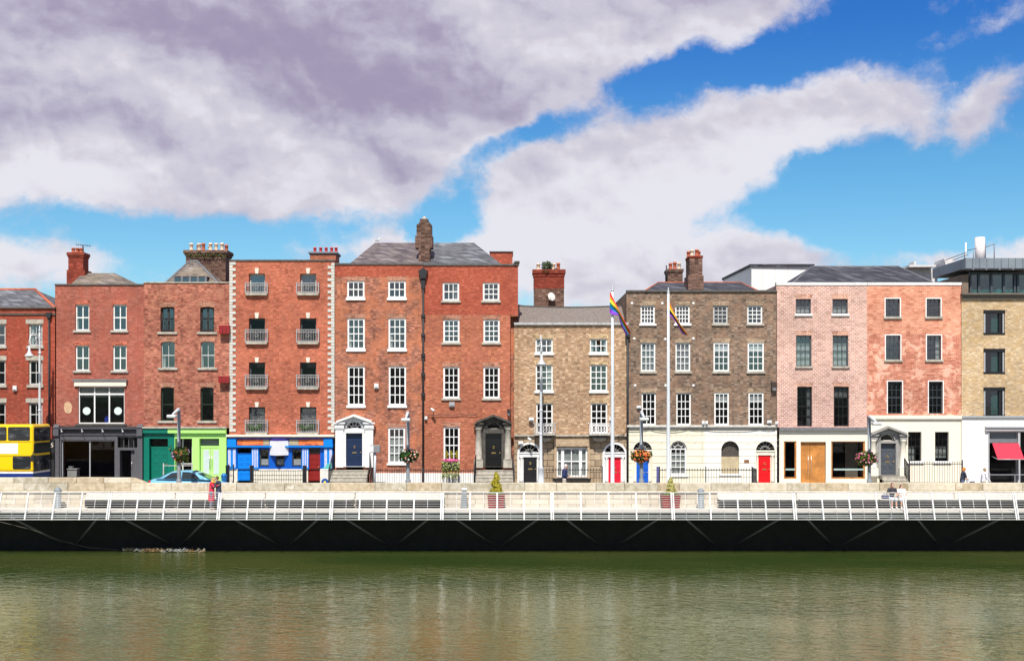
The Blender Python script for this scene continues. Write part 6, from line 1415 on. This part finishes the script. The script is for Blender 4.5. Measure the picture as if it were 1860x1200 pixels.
m = MB(); m.box(PX(1192.5, 74.2), PX(1197, 74.2), 74.2, 74.24, .2, PZ(847, 74.2)); m.box(PX(1192.5, 74.5), PX(1197, 74.5), 74.4, 74.44, .2, PZ(849, 74.5)); tag(ob('notice_board', m, plain('muted_indigo', (.08,.09,.25), .6), None, loc=(PX(1194, 74.3), 74.3, .2)), 'narrow indigo board standing right of the royal blue door', 'board')
m = MB(); m.lathe((PX(1586, 73.8), 73.8, .2), [(.17, 0), (.2, .5), (.2, .56), (.16, .56), (.15, .48)], 4, smooth=False); tag(ob('stone_planter', m, plain('putty_stone', (.30,.27,.20), .8), None, loc=(PX(1586, 73.8), 73.8, .2)), 'empty square putty coloured pot left of the grey door', 'pot')

# cables slung along the fronts
def cable(lab, pts, r=.018):
    m = MB(); q = []
    for i in range(len(pts)-1):
        (xa, ya), (xb, yb) = pts[i], pts[i+1]
        for k in range(7):
            t_ = k/6; q.append((PX(xa+(xb-xa)*t_), 74.9, PZ(ya+(yb-ya)*t_+4*t_*(1-t_)*1.2)))
    m.tube(q, r, 5); o = ob('cable', m, iron, None, loc=q[0]); tag(o, lab, 'cable')
cable('black cable sagging across the orange brick below the middle windows', [(770, 752), (800, 753), (840, 751.5), (868, 753)])
cable('black cables looped along the cream cornice of the wide brown house', [(1142, 781), (1180, 778), (1212, 783), (1250, 778), (1283, 779), (1330, 781), (1380, 778), (1408, 779)], .022)
cable('black cable along the brick above the charcoal shopfront', [(102, 774), (124, 771), (160, 773.5), (200, 773.5), (250, 770)])
cable('black cable drooping along the stone band of the tan house', [(1070, 793), (1100, 795), (1128, 790), (1139, 782)])
m = MB(); xd = PX(1140, 74.9); m.tube([(xd, 74.9, PZ(612)), (xd, 74.9, .3)], .07, 8); m.box(xd-.14, xd+.14, 74.75, 75.0, PZ(612), PZ(604)); tag(ob('drainpipe', m, iron, None, loc=(xd, 74.9, .3)), 'black drainpipe between the tan house and the wide brown house', 'drainpipe')
# ============================================================== vehicles
tyre = plain('tyre_rubber', (.02,.02,.02), .85, var=.2)
def wheel(parent, x, y, r, wd, sgn=-1):
    m = MB(); m.lathe((x, y, r), [(r*.7, 0), (r*.96, .01), (r, .04), (r, wd-.04), (r*.96, wd), (r*.7, wd)], 26, 'y'); w_ = ob('wheel', m, tyre, parent)
    m = MB(); m.lathe((x, y-.005, r), [(r*.1, -.02), (r*.35, .0), (r*.62, .015), (r*.66, .0), (r*.7, .03)], 20, 'y'); ob('rim', m, steel, w_)
def rrect(a0, a1, b0, b1, r, n=4):
    pts = []
    for cx, cy, s in ((a1-r, b0+r, -90), (a1-r, b1-r, 0), (a0+r, b1-r, 90), (a0+r, b0+r, 180)):
        for k in range(n+1): t_ = R(s+90*k/n); pts.append((cx+r*cos(t_), cy+r*sin(t_)))
    return pts
BY0, BY1 = 66.85, 69.35; bxf = PX(60.5, BY0); bxr = bxf-10.4
busy = newmat('bus_yellow_paint'); busy[2].inputs['Base Color'].default_value = (.85,.56,.0,1); busy[2].inputs['Roughness'].default_value = .22; busy[2].inputs['Coat Weight'].default_value = .5
bus = thing('double_decker_bus', 'yellow double-decker bus with blue skirt, cut off by the left edge', 'bus', ((bxf+bxr)/2, 68.1, 0))
BZ = lambda py: PZ(py, BY0); BX = lambda px: PX(px, BY0)
ztop = BZ(770.5); zs0, zs1 = BZ(859.5), BZ(856.5)
m = MB(); m.box(bxr, bxf, BY0, BY1, zs1, ztop); bd = ob('body', m, busy[0], bus); bevel(bd, .14, 4)
m = MB(); m.box(bxr+.02, bxf-.02, BY0+.012, BY1-.012, zs0, zs1-.002); ob('white_band', m, white, bus)
m = MB(); m.box(bxr+.02, bxf-.02, BY0+.006, BY1-.006, .32, zs0-.002); ob('skirt', m, plain('bus_navy', (.01,.03,.18), .3), bus)
gd = newmat('bus_glass'); gd[2].inputs['Base Color'].default_value = (.025,.03,.033,1); gd[2].inputs['Roughness'].default_value = .06; gd[2].inputs['Specular IOR Level'].default_value = .6
bt, b_ = gd[1], gd[2]; bo = bt.sep(bt.new('ShaderNodeTexCoord').outputs['Object']); n, _ = bt.noise(bt.comb(bt.m('MULTIPLY', bo[0], .9), bo[1], bt.m('MULTIPLY', bo[2], 3.2)), 1.5, 4, .55, .3); bt.put(b_.inputs['Base Color'], bt.mix(bt.ss(n, .45, .7), (.022,.025,.028), (.10,.105,.11)))
seal = plain('window_rubber', (.015,.015,.015), .6)
def sidewin(x0, x1, y0, y1, nm='window'):
    a = rrect(BX(x0), BX(x1), BZ(y1), BZ(y0), .07)
    m = MB(); m.prism(rrect(BX(x0)-.03, BX(x1)+.03, BZ(y1)-.03, BZ(y0)+.03, .09), BY0-.006, BY0+.05); s_ = ob(nm, m, seal, bus)
    m = MB(); m.prism(a, BY0-.012, BY0); ob('pane', m, gd[0], s_)
for x0, x1, y0, y1 in ((15.5, 53.5, 776, 799), (-29, 11, 776, 799), (-76, -34, 776, 799), (-125, -81, 776, 799), (-174, -130, 776, 799), (24, 55, 829, 851), (-30, -8+12, 829, 851) if False else (-70, -30, 829, 851), (-120, -75, 829, 851), (-175, -125, 829, 851)): sidewin(x0, x1, y0, y1)
m = MB(); m.prism(rrect(BX(-12), BX(32.5), BZ(823.5), BZ(805), .02), BY0-.008, BY0+.02); ob('advert_panel', m, plain('white_vinyl', (.78,.80,.82), .4, var=.03), bus)
m = MB(); m.box(bxr+.1, BX(56), BY0-.012, BY0+.02, BZ(802.5), BZ(801.5)); m.box(bxr+.1, BX(56), BY0-.012, BY0+.02, BZ(828), BZ(827)); ob('body_seam', m, plain('bus_seam', (.45,.28,.0), .4), bus)
def frontwin(y0, y1, nm, mat, ya=BY0+.12, yb=BY1-.12, pr=.01):
    zc0, zc1 = PZ(y1, 68), PZ(y0, 68)
    m = MB(); m.prism(rrect(ya-.03, yb+.03, zc0-.03, zc1+.03, .14), bxf-.05, bxf+pr-.004, 'x'); s_ = ob(nm, m, seal, bus)
    m = MB(); m.prism(rrect(ya, yb, zc0, zc1, .12), bxf, bxf+pr, 'x'); ob('pane', m, mat, s_); return s_
frontwin(776.5, 799.5, 'upper_windscreen', gd[0]); frontwin(804, 821, 'destination_display', plain('display_black', (.01,.012,.01), .2)); frontwin(827, 852, 'windscreen', gd[0])
m = MB(); ym = BY0+1.25; m.box(bxf+.006, bxf+.014, ym-.02, ym+.02, PZ(799, 68), PZ(777, 68)); m.box(bxf+.006, bxf+.014, ym-.02, ym+.02, PZ(851.5, 68), PZ(828, 68)); ob('pillar', m, seal, bus)
m = MB(); m.box(bxf-.1, bxf+.06, BY0+.05, BY1-.05, .35, .62); q = ob('bumper', m, busy[0], bus); bevel(q, .04, 2)
for y in (BY0+.3, BY1-.3): m = MB(); m.lathe((bxf-.02, y, .82), [(.13, 0), (.13, .04), (.08, .05)], 16, 'x'); ob('headlight', m, frost, bus)
for y in (BY0-.12, BY1+.12): m = MB(); m.box(bxf-.05, bxf+.12, y-.09, y+.09, 1.95, 2.3); m.tube([(bxf, y, 2.3), (bxf-.02, BY0+.1 if y < 68 else BY1-.1, 2.5)], .02, 5); ob('mirror', m, seal, bus)
for x in (bxf-2.5, bxr+2.6): wheel(bus, x, BY0-.01, .48, .28); wheel(bus, x, BY1-.27, .48, .28)
for x in (bxf-2.5, bxr+2.6): m = MB(); m.prism([(x+.6*cos(R(a)), .48+.6*sin(R(a))) for a in range(0, 181, 15)], BY0-.004, BY0+.02); ob('wheel_arch', m, seal, bus)

# light blue saloon car, facing right
CY0 = 67.7; cw = 1.72; cxr, cxf = PX(268, CY0), PX(412, CY0)
carp = newmat('car_paint'); carp[2].inputs['Base Color'].default_value = (.16,.42,.62,1); carp[2].inputs['Roughness'].default_value = .25; carp[2].inputs['Coat Weight'].default_value = .6
car = thing('car', 'light blue saloon car driving right behind the quay wall', 'car', ((cxr+cxf)/2, CY0+cw/2, 0))
def loft(mb, secs):
    n = len(secs[0]); vv = [p for s_ in secs for p in s_]
    mb.add(vv, [(i*n+j, i*n+(j+1) % n, (i+1)*n+(j+1) % n, (i+1)*n+j) for i in range(len(secs)-1) for j in range(n)]+[tuple(range(n))[::-1], tuple((len(secs)-1)*n+k for k in range(n))], True)
def sec(x, hw, z0, z1, p=3.2, n=20):
    cy = CY0+cw/2; o = []
    for k in range(n):
        t_ = 2*pi*k/n; c, s_ = cos(t_), sin(t_)
        o.append((x, cy+hw*math.copysign(abs(c)**(2/p), c), (z0+z1)/2+(z1-z0)/2*math.copysign(abs(s_)**(2/p), s_)))
    return o
L = cxf-cxr; m = MB()
loft(m, [sec(cxr+L*f, cw/2*w_, z0, z1) for f, w_, z0, z1 in ((0, .78, .42, .78), (.012, .88, .32, .90), (.05, .96, .27, .965), (.18, 1, .25, .985), (.4, 1, .24, .96), (.6, 1, .24, .93), (.7, .99, .25, .89), (.85, .97, .26, .80), (.95, .92, .28, .70), (.985, .84, .32, .62), (1, .7, .38, .54))]); ob('body', m, carp[0], car)
def csec(x, wb, wt, zb, zt):
    cy = CY0+cw/2; return [(x, cy-wb, zb), (x, cy-wt, zt-.03), (x, cy-wt+.08, zt), (x, cy+wt-.08, zt), (x, cy+wt, zt-.03), (x, cy+wb, zb)]
m = MB(); loft(m, [csec(cxr+L*f, wb*cw/2, wt*cw/2, .9, zt) for f, wb, wt, zt in ((.10, .9, .85, .93), (.22, .95, .80, 1.19), (.30, .96, .78, 1.345), (.42, .96, .77, 1.40), (.52, .96, .77, 1.385), (.60, .96, .78, 1.28), (.70, .95, .82, 1.06), (.78, .90, .85, .90))]); cab = ob('cabin', m, carp[0], car)
cgl = newmat('car_glass'); cgl[2].inputs['Base Color'].default_value = (.02,.03,.035,1); cgl[2].inputs['Roughness'].default_value = .06
def cp(f, z, side=0):   # side glass point on tumblehome
    fr = (z-.9)/.5; return (cxr+L*f, (CY0+cw/2)-(.965-.17*min(1, fr))*cw/2-.012+side, z)
for pts in ([(.195,.985),(.295,1.28),(.415,1.335),(.415,.975)], [(.43,.975),(.43,1.338),(.525,1.325),(.60,1.2),(.655,.96)]):
    m = MB(); q = [cp(f, z) for f, z in pts]; m.add(q+[(a, b+.02, c) for a, b, c in q], [(0,1,2,3,4)[:len(q)], tuple(range(2*len(q)-1, len(q)-1, -1))]); ob('side_window', m, cgl[0], car)
    m = MB(); q = [(a, 2*(CY0+cw/2)-b, c) for a, b, c in q]; m.add(q+[(a, b-.02, c) for a, b, c in q], [tuple(range(len(q)))]); ob('side_window', m, cgl[0], car)
cy = CY0+cw/2
for nm, pts in (('windscreen', [(.545,.64,1.345),(.70,.76,1.075),(.775,.82,.925)]), ('rear_window', [(.29,.62,1.34),(.2,.66,1.17),(.115,.72,.98)])):
    m = MB(); q = [(cxr+L*f, cy-w_*cw/2, z+.022) for f, w_, z in pts]+[(cxr+L*f, cy+w_*cw/2, z+.022) for f, w_, z in pts[::-1]]; m.add(q, [tuple(range(6))]); ob(nm, m, cgl[0], car)
for y in (CY0+.22, CY0+cw-.22): m = MB(); m.ball((cxf-.12, y, .62), (.12, .17, .08), 12, 8); ob('headlight', m, frost, car); m = MB(); m.ball((cxr+.06, y-.02, .78), (.08, .17, .09), 12, 8); ob('tail_light', m, plain('tail_red', (.5,.01,.01), .3), car)
for y in (CY0-.1, CY0+cw+.1): m = MB(); m.ball((cxr+L*.61, y, .99), (.08, .1, .07), 10, 8); ob('mirror', m, cgl[0], car)
for f in (.18, .81): wheel(car, cxr+L*f, CY0-.005, .30, .19); wheel(car, cxr+L*f, CY0+cw-.185, .30, .19)
for f in (.405, .66): m = MB(); m.box(cxr+L*f-.006, cxr+L*f+.006, CY0-.004, CY0+.01, .35, .93); ob('door_seam', m, seal, car)
m = MB(); m.box(cxr+L*.36, cxr+L*.39, CY0-.02, CY0+.01, .80, .825); m.box(cxr+L*.61, cxr+L*.64, CY0-.02, CY0+.01, .80, .825); ob('door_handle', m, carp[0], car)

# ============================================================== people
skin = newmat('skin'); skin[2].inputs['Base Color'].default_value = (.55,.30,.21,1); skin[2].inputs['Roughness'].default_value = .5; skin = skin[0]
def remesh(mb, name, mat, parent, vox=.014, sm=3):
    o = ob('tmp', mb, mat, parent)
    r_ = o.modifiers.new('r', 'REMESH'); r_.mode = 'VOXEL'; r_.voxel_size = vox; r_.use_smooth_shade = True
    s_ = o.modifiers.new('s', 'SMOOTH'); s_.factor = .5; s_.iterations = sm
    bpy.context.view_layer.update()
    me = bpy.data.meshes.new_from_object(o.evaluated_get(bpy.context.evaluated_depsgraph_get()))
    n = bpy.data.objects.new(name, me); COL.objects.link(n); n.parent = parent; me.name = name
    if not me.materials: me.materials.append(mat)
    bpy.data.objects.remove(o); return n
def limb(m, pts, rad, n=10):
    pts = [Vector(p) for p in pts]; m.tube(pts, rad, n)
    for p, r_ in zip(pts, rad): m.ball(p, r_*.99, n, 6)
def hand(m, w_, d, s=1.0, side=Vector((0, 1, 0)), curl=.5):
    """palm from wrist w_ along direction d, five separate fingers"""
    d = d.normalized(); sd_ = (side-d*side.dot(d)).normalized(); nrm = d.cross(sd_)
    w_ = Vector(w_); pc = w_+d*.045*s; m.ball(pc, (.032*s, .032*s, .032*s), 8, 6)
    for k in range(4):
        b0 = w_+d*.075*s+sd_*(-.03+.02*k)*s; l = (.055, .07, .066, .05)[k]*s
        m.tube([w_+d*.02*s+sd_*(-.02+.013*k)*s, b0], .014*s, 6)
        c1 = b0+(d+nrm*curl*.5).normalized()*l*.5; c2 = c1+(d+nrm*curl*1.4).normalized()*l*.5
        m.tube([b0, c1, c2], [.0095*s, .009*s, .007*s], 6)
    t0 = w_+d*.02*s-sd_*.028*s; m.tube([t0, t0+(d-sd_*.8).normalized()*.035*s, t0+(d*1.3-sd_*.5).normalized()*.06*s], [.012*s, .0105*s, .008*s], 6)
def person(lab, loc, face, J, top=(.05,.06,.1), trou=(.3,.27,.2), hair=(.1,.06,.04), hairlen=.0, sleeve=1.0, skirt=None, shoes=(.03,.03,.03), scale=1.0, coat=0.0, topn='shirt', botn='trousers', extra=None, hat=None, look=None, bare=False):
    """J: joints in metres in a body frame, x = forward, y = to the left, z = up (ground at 0)"""
    th = thing('person', lab, 'person', loc); rot = Matrix.Rotation(R(face), 3, 'Z')
    def T(p): return tuple(Vector(loc)+rot @ (Vector(p)*scale))
    s = scale; g = {k: Vector(T(v)) for k, v in J.items()}; fw = rot @ Vector((1, 0, 0)); lf = rot @ Vector((0, 1, 0))
    hd = g['head']; hf = rot @ (Vector(look).normalized() if look else Vector((1, 0, 0)))
    m = MB()
    limb(m, [g['pel'], g['waist'], g['chest']], [.125*s, .115*s, .135*s]); limb(m, [g['chest'], g['neck'], hd-Vector((0,0,.05*s))], [.08*s, .055*s, .05*s])
    limb(m, [g['shl'], g['shr']], [.062*s, .062*s])
    for k in 'lr':
        limb(m, [g['sh'+k], g['el'+k], g['wr'+k]], [.052*s, .042*s, .028*s]); hand(m, g['wr'+k], g['wr'+k]-g['el'+k], s, lf)
        limb(m, [g['hip'+k], g['kn'+k], g['an'+k]], [.085*s, .058*s, .038*s]); limb(m, [g['an'+k]-Vector((0,0,.03*s)), g['to'+k]], [.04*s, .03*s])
    q = hf.to_track_quat('X', 'Z').to_matrix()
    m.ball(hd, (.088*s, .073*s, .112*s), 16, 12, q); m.ball(hd+hf*.02*s-Vector((0,0,.055*s)), (.06*s, .052*s, .055*s), 12, 8, q)
    m.tube([hd+hf*.08*s+Vector((0,0,.015*s)), hd+hf*.104*s-Vector((0,0,.02*s))], [.009*s, .015*s], 6)
    sdv = Vector((0,0,1)).cross(hf)
    for sg in (-1, 1): m.ball(hd+sdv*sg*.073*s-Vector((0,0,.005*s)), (.02*s, .01*s, .03*s), 8, 6, q)
    remesh(m, 'body', skin, th, .013*s)
    e_ = MB(); [e_.ball(hd+hf*.08*s+sdv*sg*.03*s+Vector((0,0,.012*s)), .0105*s, 8, 6) for sg in (-1, 1)]; ob('eyes', e_, plain('eye', (.03,.03,.03), .3), th)
    e_ = MB(); e_.ball(hd+hf*.076*s-Vector((0,0,.05*s)), (.012*s, .022*s, .006*s), 8, 6, q); ob('mouth', e_, plain('lip', (.35,.09,.08), .5), th)
    # clothing
    m = MB(); z0 = g['pel']+(g['waist']-g['pel'])*.0
    limb(m, [g['pel']-Vector((0,0,coat*.5)), g['waist'], g['chest']+Vector((0,0,.03))], [(.15+coat*.08)*s, .142*s, .158*s]); limb(m, [g['shl'], g['shr']], [.08*s]*2)
    if coat: limb(m, [g['pel'], g['pel']-Vector((0,0,coat*s))], [.155*s, .18*s], 14)
    for k in 'lr':
        a, b_, c = g['sh'+k], g['el'+k], g['wr'+k]
        if sleeve >= 1: limb(m, [a, b_, b_+(c-b_)*.93], [.07*s, .058*s, .046*s])
        elif sleeve > 0: limb(m, [a, a+(b_-a)*.7], [.07*s, .066*s])
    remesh(m, topn, plain('cloth_%d_%d_%d' % tuple(int(c*99) for c in top), top, .85, var=.15, nscale=9), th, .016*s)
    m = MB(); limb(m, [g['hipl'], g['pel'], g['hipr']], [.112*s, .135*s, .112*s])
    for k in 'lr':
        a, b_, c = g['hip'+k], g['kn'+k], g['an'+k]; f = 1.0 if not skirt else skirt
        if f >= 1: limb(m, [a, b_, b_+(c-b_)*.93], [.105*s, .078*s, .062*s])
        else: limb(m, [a, a+(b_-a)*min(1, f*1.6)], [.108*s, .1*s])
    remesh(m, botn, plain('cloth_%d_%d_%d' % tuple(int(c*99) for c in trou), trou, .85, var=.15, nscale=9), th, .016*s)
    for k in 'lr':
        m = MB(); d = (g['to'+k]-g['an'+k]); limb(m, [g['an'+k]-Vector((0,0,.035*s)), g['to'+k]], [.052*s, .042*s]); remesh(m, 'shoe', plain('shoe_%d' % int(shoes[0]*99), shoes, .6), th, .014*s)
    m = MB(); m.ball(hd-hf*.018*s+Vector((0,0,.022*s)), (.094*s, .083*s, .108*s), 16, 12, q)
    if hairlen: limb(m, [hd-hf*.05*s, hd-hf*.07*s-Vector((0,0,hairlen*s))], [.075*s, .055*s])
    # cut the hair back from the face by keeping it behind the brow
    m.v = [tuple(Vector(p)-hf*max(0, (Vector(p)-hd).dot(hf)-.035*s)*(.9 if Vector(p).z < hd.z+.06*s else .35)) for p in m.v]
    ob('hair', m, plain('hair_%d_%d' % (int(hair[0]*99), int(hair[1]*99)), hair, .6, var=.25, nscale=20), th)
    return th, g
def stand(stride=0.0, armf=.1, lean=0.0, h=1.0):
    J = dict(pel=(0,0,.95), waist=(lean*.3,0,1.10), chest=(lean*.7,0,1.34), neck=(lean,0,1.48), head=(lean+.03,0,1.64), shl=(lean*.85,.175,1.42), shr=(lean*.85,-.175,1.42),
             hipl=(0,.09,.92), hipr=(0,-.09,.92), knl=(stride*.55+.03,.09,.50), knr=(-stride*.25+.03,-.09,.50), anl=(stride,.09,.09), anr=(-stride,-.09,.11+stride*.15), tol=(stride+.15,.1,.04), tor=(-stride+.15,-.1,.045),
             ell=(lean-.03-armf*.5,.22,1.14), elr=(lean-.03+armf*.5,-.22,1.14), wrl=(lean+.05-armf,.22,.90), wrr=(lean+.1+armf,-.22,.92))
    return J
# man walking behind the wall
J = stand(.25, .12, .03); J.update(elr=(-.02,-.22,1.15), wrr=(.2,-.16,1.12), wrl=(.2,.16,1.14), ell=(-.02,.22,1.15)); J['head'] = (.09,0,1.62)
person('grey-haired man in navy jacket and beige trousers walking past the tan house', (PX(1025, 65.6), 65.6, .12), 0, J, top=(.025,.035,.11), trou=(.50,.45,.36), hair=(.5,.47,.44), look=(1,0,-.35), topn='jacket')
# couple embracing on the boardwalk
Yp = 62.75
J = stand(.03, .1, .05); J.update(shl=(.07,.15,1.40), shr=(.05,-.15,1.40), ell=(.20,.20,1.24), elr=(.20,-.20,1.24), wrl=(.38,.12,1.32), wrr=(.38,-.12,1.32), head=(.12,0,1.62))
person('person in a red coat with yellow scarf embracing someone on the boardwalk', (PX(384.5, Yp), Yp-.05, DZ), 0, J, top=(.60,.03,.06), trou=(.12,.14,.2), hair=(.5,.30,.12), hairlen=.12, coat=.42, scale=.93, topn='coat', look=(1,0,.25), shoes=(.5,.35,.3))
m = MB(); m.tube([(PX(384.5, Yp)+.11+.09*cos(R(a)), Yp-.05+.09*sin(R(a)), DZ+1.40+.02*sin(R(a*2))) for a in range(0, 361, 30)], .04, 8); tag(ob('scarf', m, plain('yellow_scarf', (.65,.45,.08), .8), None, loc=(PX(384.5, Yp), Yp, DZ+1.4)), 'yellow scarf round the neck of the person in the red coat', 'scarf')
J = stand(.03, .1, .04); J.update(shl=(.06,.18,1.42), shr=(.05,-.18,1.42), ell=(.16,.25,1.20), elr=(.16,-.25,1.20), wrl=(.36,.14,1.14), wrr=(.36,-.14,1.14), head=(.10,0,1.63))
person('man in dark navy jacket embracing the person in red on the boardwalk', (PX(397.5, Yp), Yp, DZ), 180, J, top=(.03,.04,.07), trou=(.04,.05,.10), hair=(.10,.05,.03), coat=.2, scale=.965, topn='jacket', look=(1,0,-.2))
# seated women on the bench
def seat(lean=.0, sx=0):
    return dict(pel=(-.02,0,.54), waist=(-.02+lean*.3,0,.68), chest=(lean*.7,0,.92), neck=(lean,0,1.06), head=(lean+.04,0,1.22), shl=(lean*.8,.17,1.0), shr=(lean*.8,-.17,1.0), hipl=(0,.09,.52), hipr=(0,-.09,.52),
                knl=(.42,.11,.50), knr=(.42,-.11,.50), anl=(.42,.12,.10), anr=(.40,-.11,.10), tol=(.56,.13,.04), tor=(.54,-.12,.04), ell=(.12,.24,.78), elr=(.12,-.24,.78), wrl=(.34,.12,.66), wrr=(.34,-.12,.70))
J = seat(.06); J.update(wrr=(.38,-.1,.86), elr=(.16,-.26,.80))
tgw, _ = person('woman with auburn hair in black and white top sitting on the bench with a bag', (PX(1620.5, 63.35), 63.42, DZ), -90, J, top=(.03,.03,.04), trou=(.55,.60,.66), hair=(.09,.02,.02), hairlen=.16, sleeve=.5, scale=.97, skirt=.62, botn='shorts', shoes=(.75,.72,.7), look=(1,.1,-.3))
m = MB(); x = PX(1609, 63.3); m.box(x-.2, x+.14, 63.2, 63.45, .21, .40); q = ob('handbag', m, plain('bag_indigo', (.06,.07,.16), .6), None, loc=(x, 63.3, .21)); bevel(q, .05, 3); tag(q, 'dark blue bag on the bench beside the woman with auburn hair', 'bag')
m = MB(); m.tube([(x-.1, 63.32, .40), (x-.06, 63.32, .52), (x+.02, 63.32, .52), (x+.06, 63.32, .40)], .015, 6); ob('handle', m, iron, q)
J = seat(.0); J['head'] = (.0,0,1.16); J['neck'] = (-.02,0,1.02)
person('woman in white top and sunglasses reclining on the bench behind a rail post', (PX(1638, 63.35), 63.45, DZ), -90, J, top=(.78,.76,.72), trou=(.62,.64,.66), hair=(.07,.02,.02), hairlen=.14, scale=.93, skirt=.62, sleeve=.5, botn='shorts', shoes=(.8,.78,.75), look=(1,.5,-.1))
# street people at the right
J = stand(.18, .1, .10); J.update(wrl=(.45,.14,1.02), wrr=(.45,-.14,1.02), ell=(.18,.22,1.12), elr=(.18,-.22,1.12))
person('woman with orange hair in dark top and jeans pushing a stroller', (PX(1749, 65.4), 65.5, .12), 0, J, top=(.03,.035,.06), trou=(.07,.11,.19), hair=(.55,.20,.03), hairlen=.14, scale=.90, sleeve=.6, look=(1,0,-.2))
J = stand(.22, .16, .04)
person('person in white shirt and pale trousers walking by the shop with the red awning', (PX(1787, 65.6), 65.6, .12), 10, J, top=(.76,.75,.78), trou=(.42,.38,.32), hair=(.30,.22,.13), scale=.88)
sx = PX(1771, 65.3); sy = 65.35
st_ = thing('stroller', 'grey and white baby stroller pushed by the woman with orange hair', 'stroller', (sx, sy, .12))
m = MB(); [m.lathe((sx+dx_, sy+dy_, .12+.11), [(.06, 0), (.11, .01), (.11, .04), (.06, .05)], 14, 'y') for dx_ in (-.22, .32) for dy_ in (-.22, .2)]; ob('wheels', m, tyre, st_)
m = MB(); [m.tube([(sx-.5, sy+dy_, 1.08), (sx-.25, sy+dy_, .85), (sx+.3, sy+dy_, .26)], .014, 6) for dy_ in (-.2, .2)]; [m.tube([(sx-.2, sy+dy_, .26), (sx+.05, sy+dy_, .62)], .014, 6) for dy_ in (-.2, .2)]; m.tube([(sx-.5, sy-.2, 1.08), (sx-.5, sy+.2, 1.08)], .016, 6); ob('frame', m, steel, st_)
m = MB(); m.prism([(sx-.22, .95), (sx-.08, 1.0), (sx+.1, .62), (sx+.34, .52), (sx+.34, .46), (sx+.02, .5)], sy-.18, sy+.18); ob('seat', m, plain('stroller_grey', (.12,.13,.17), .8), st_)
m = MB(); m.prism([(sx-.22+.28*cos(R(a))*.9+.08, .92+.26*sin(R(a))) for a in range(20, 171, 15)], sy-.2, sy+.2); ob('hood', m, plain('stroller_white', (.7,.72,.78), .7), st_)
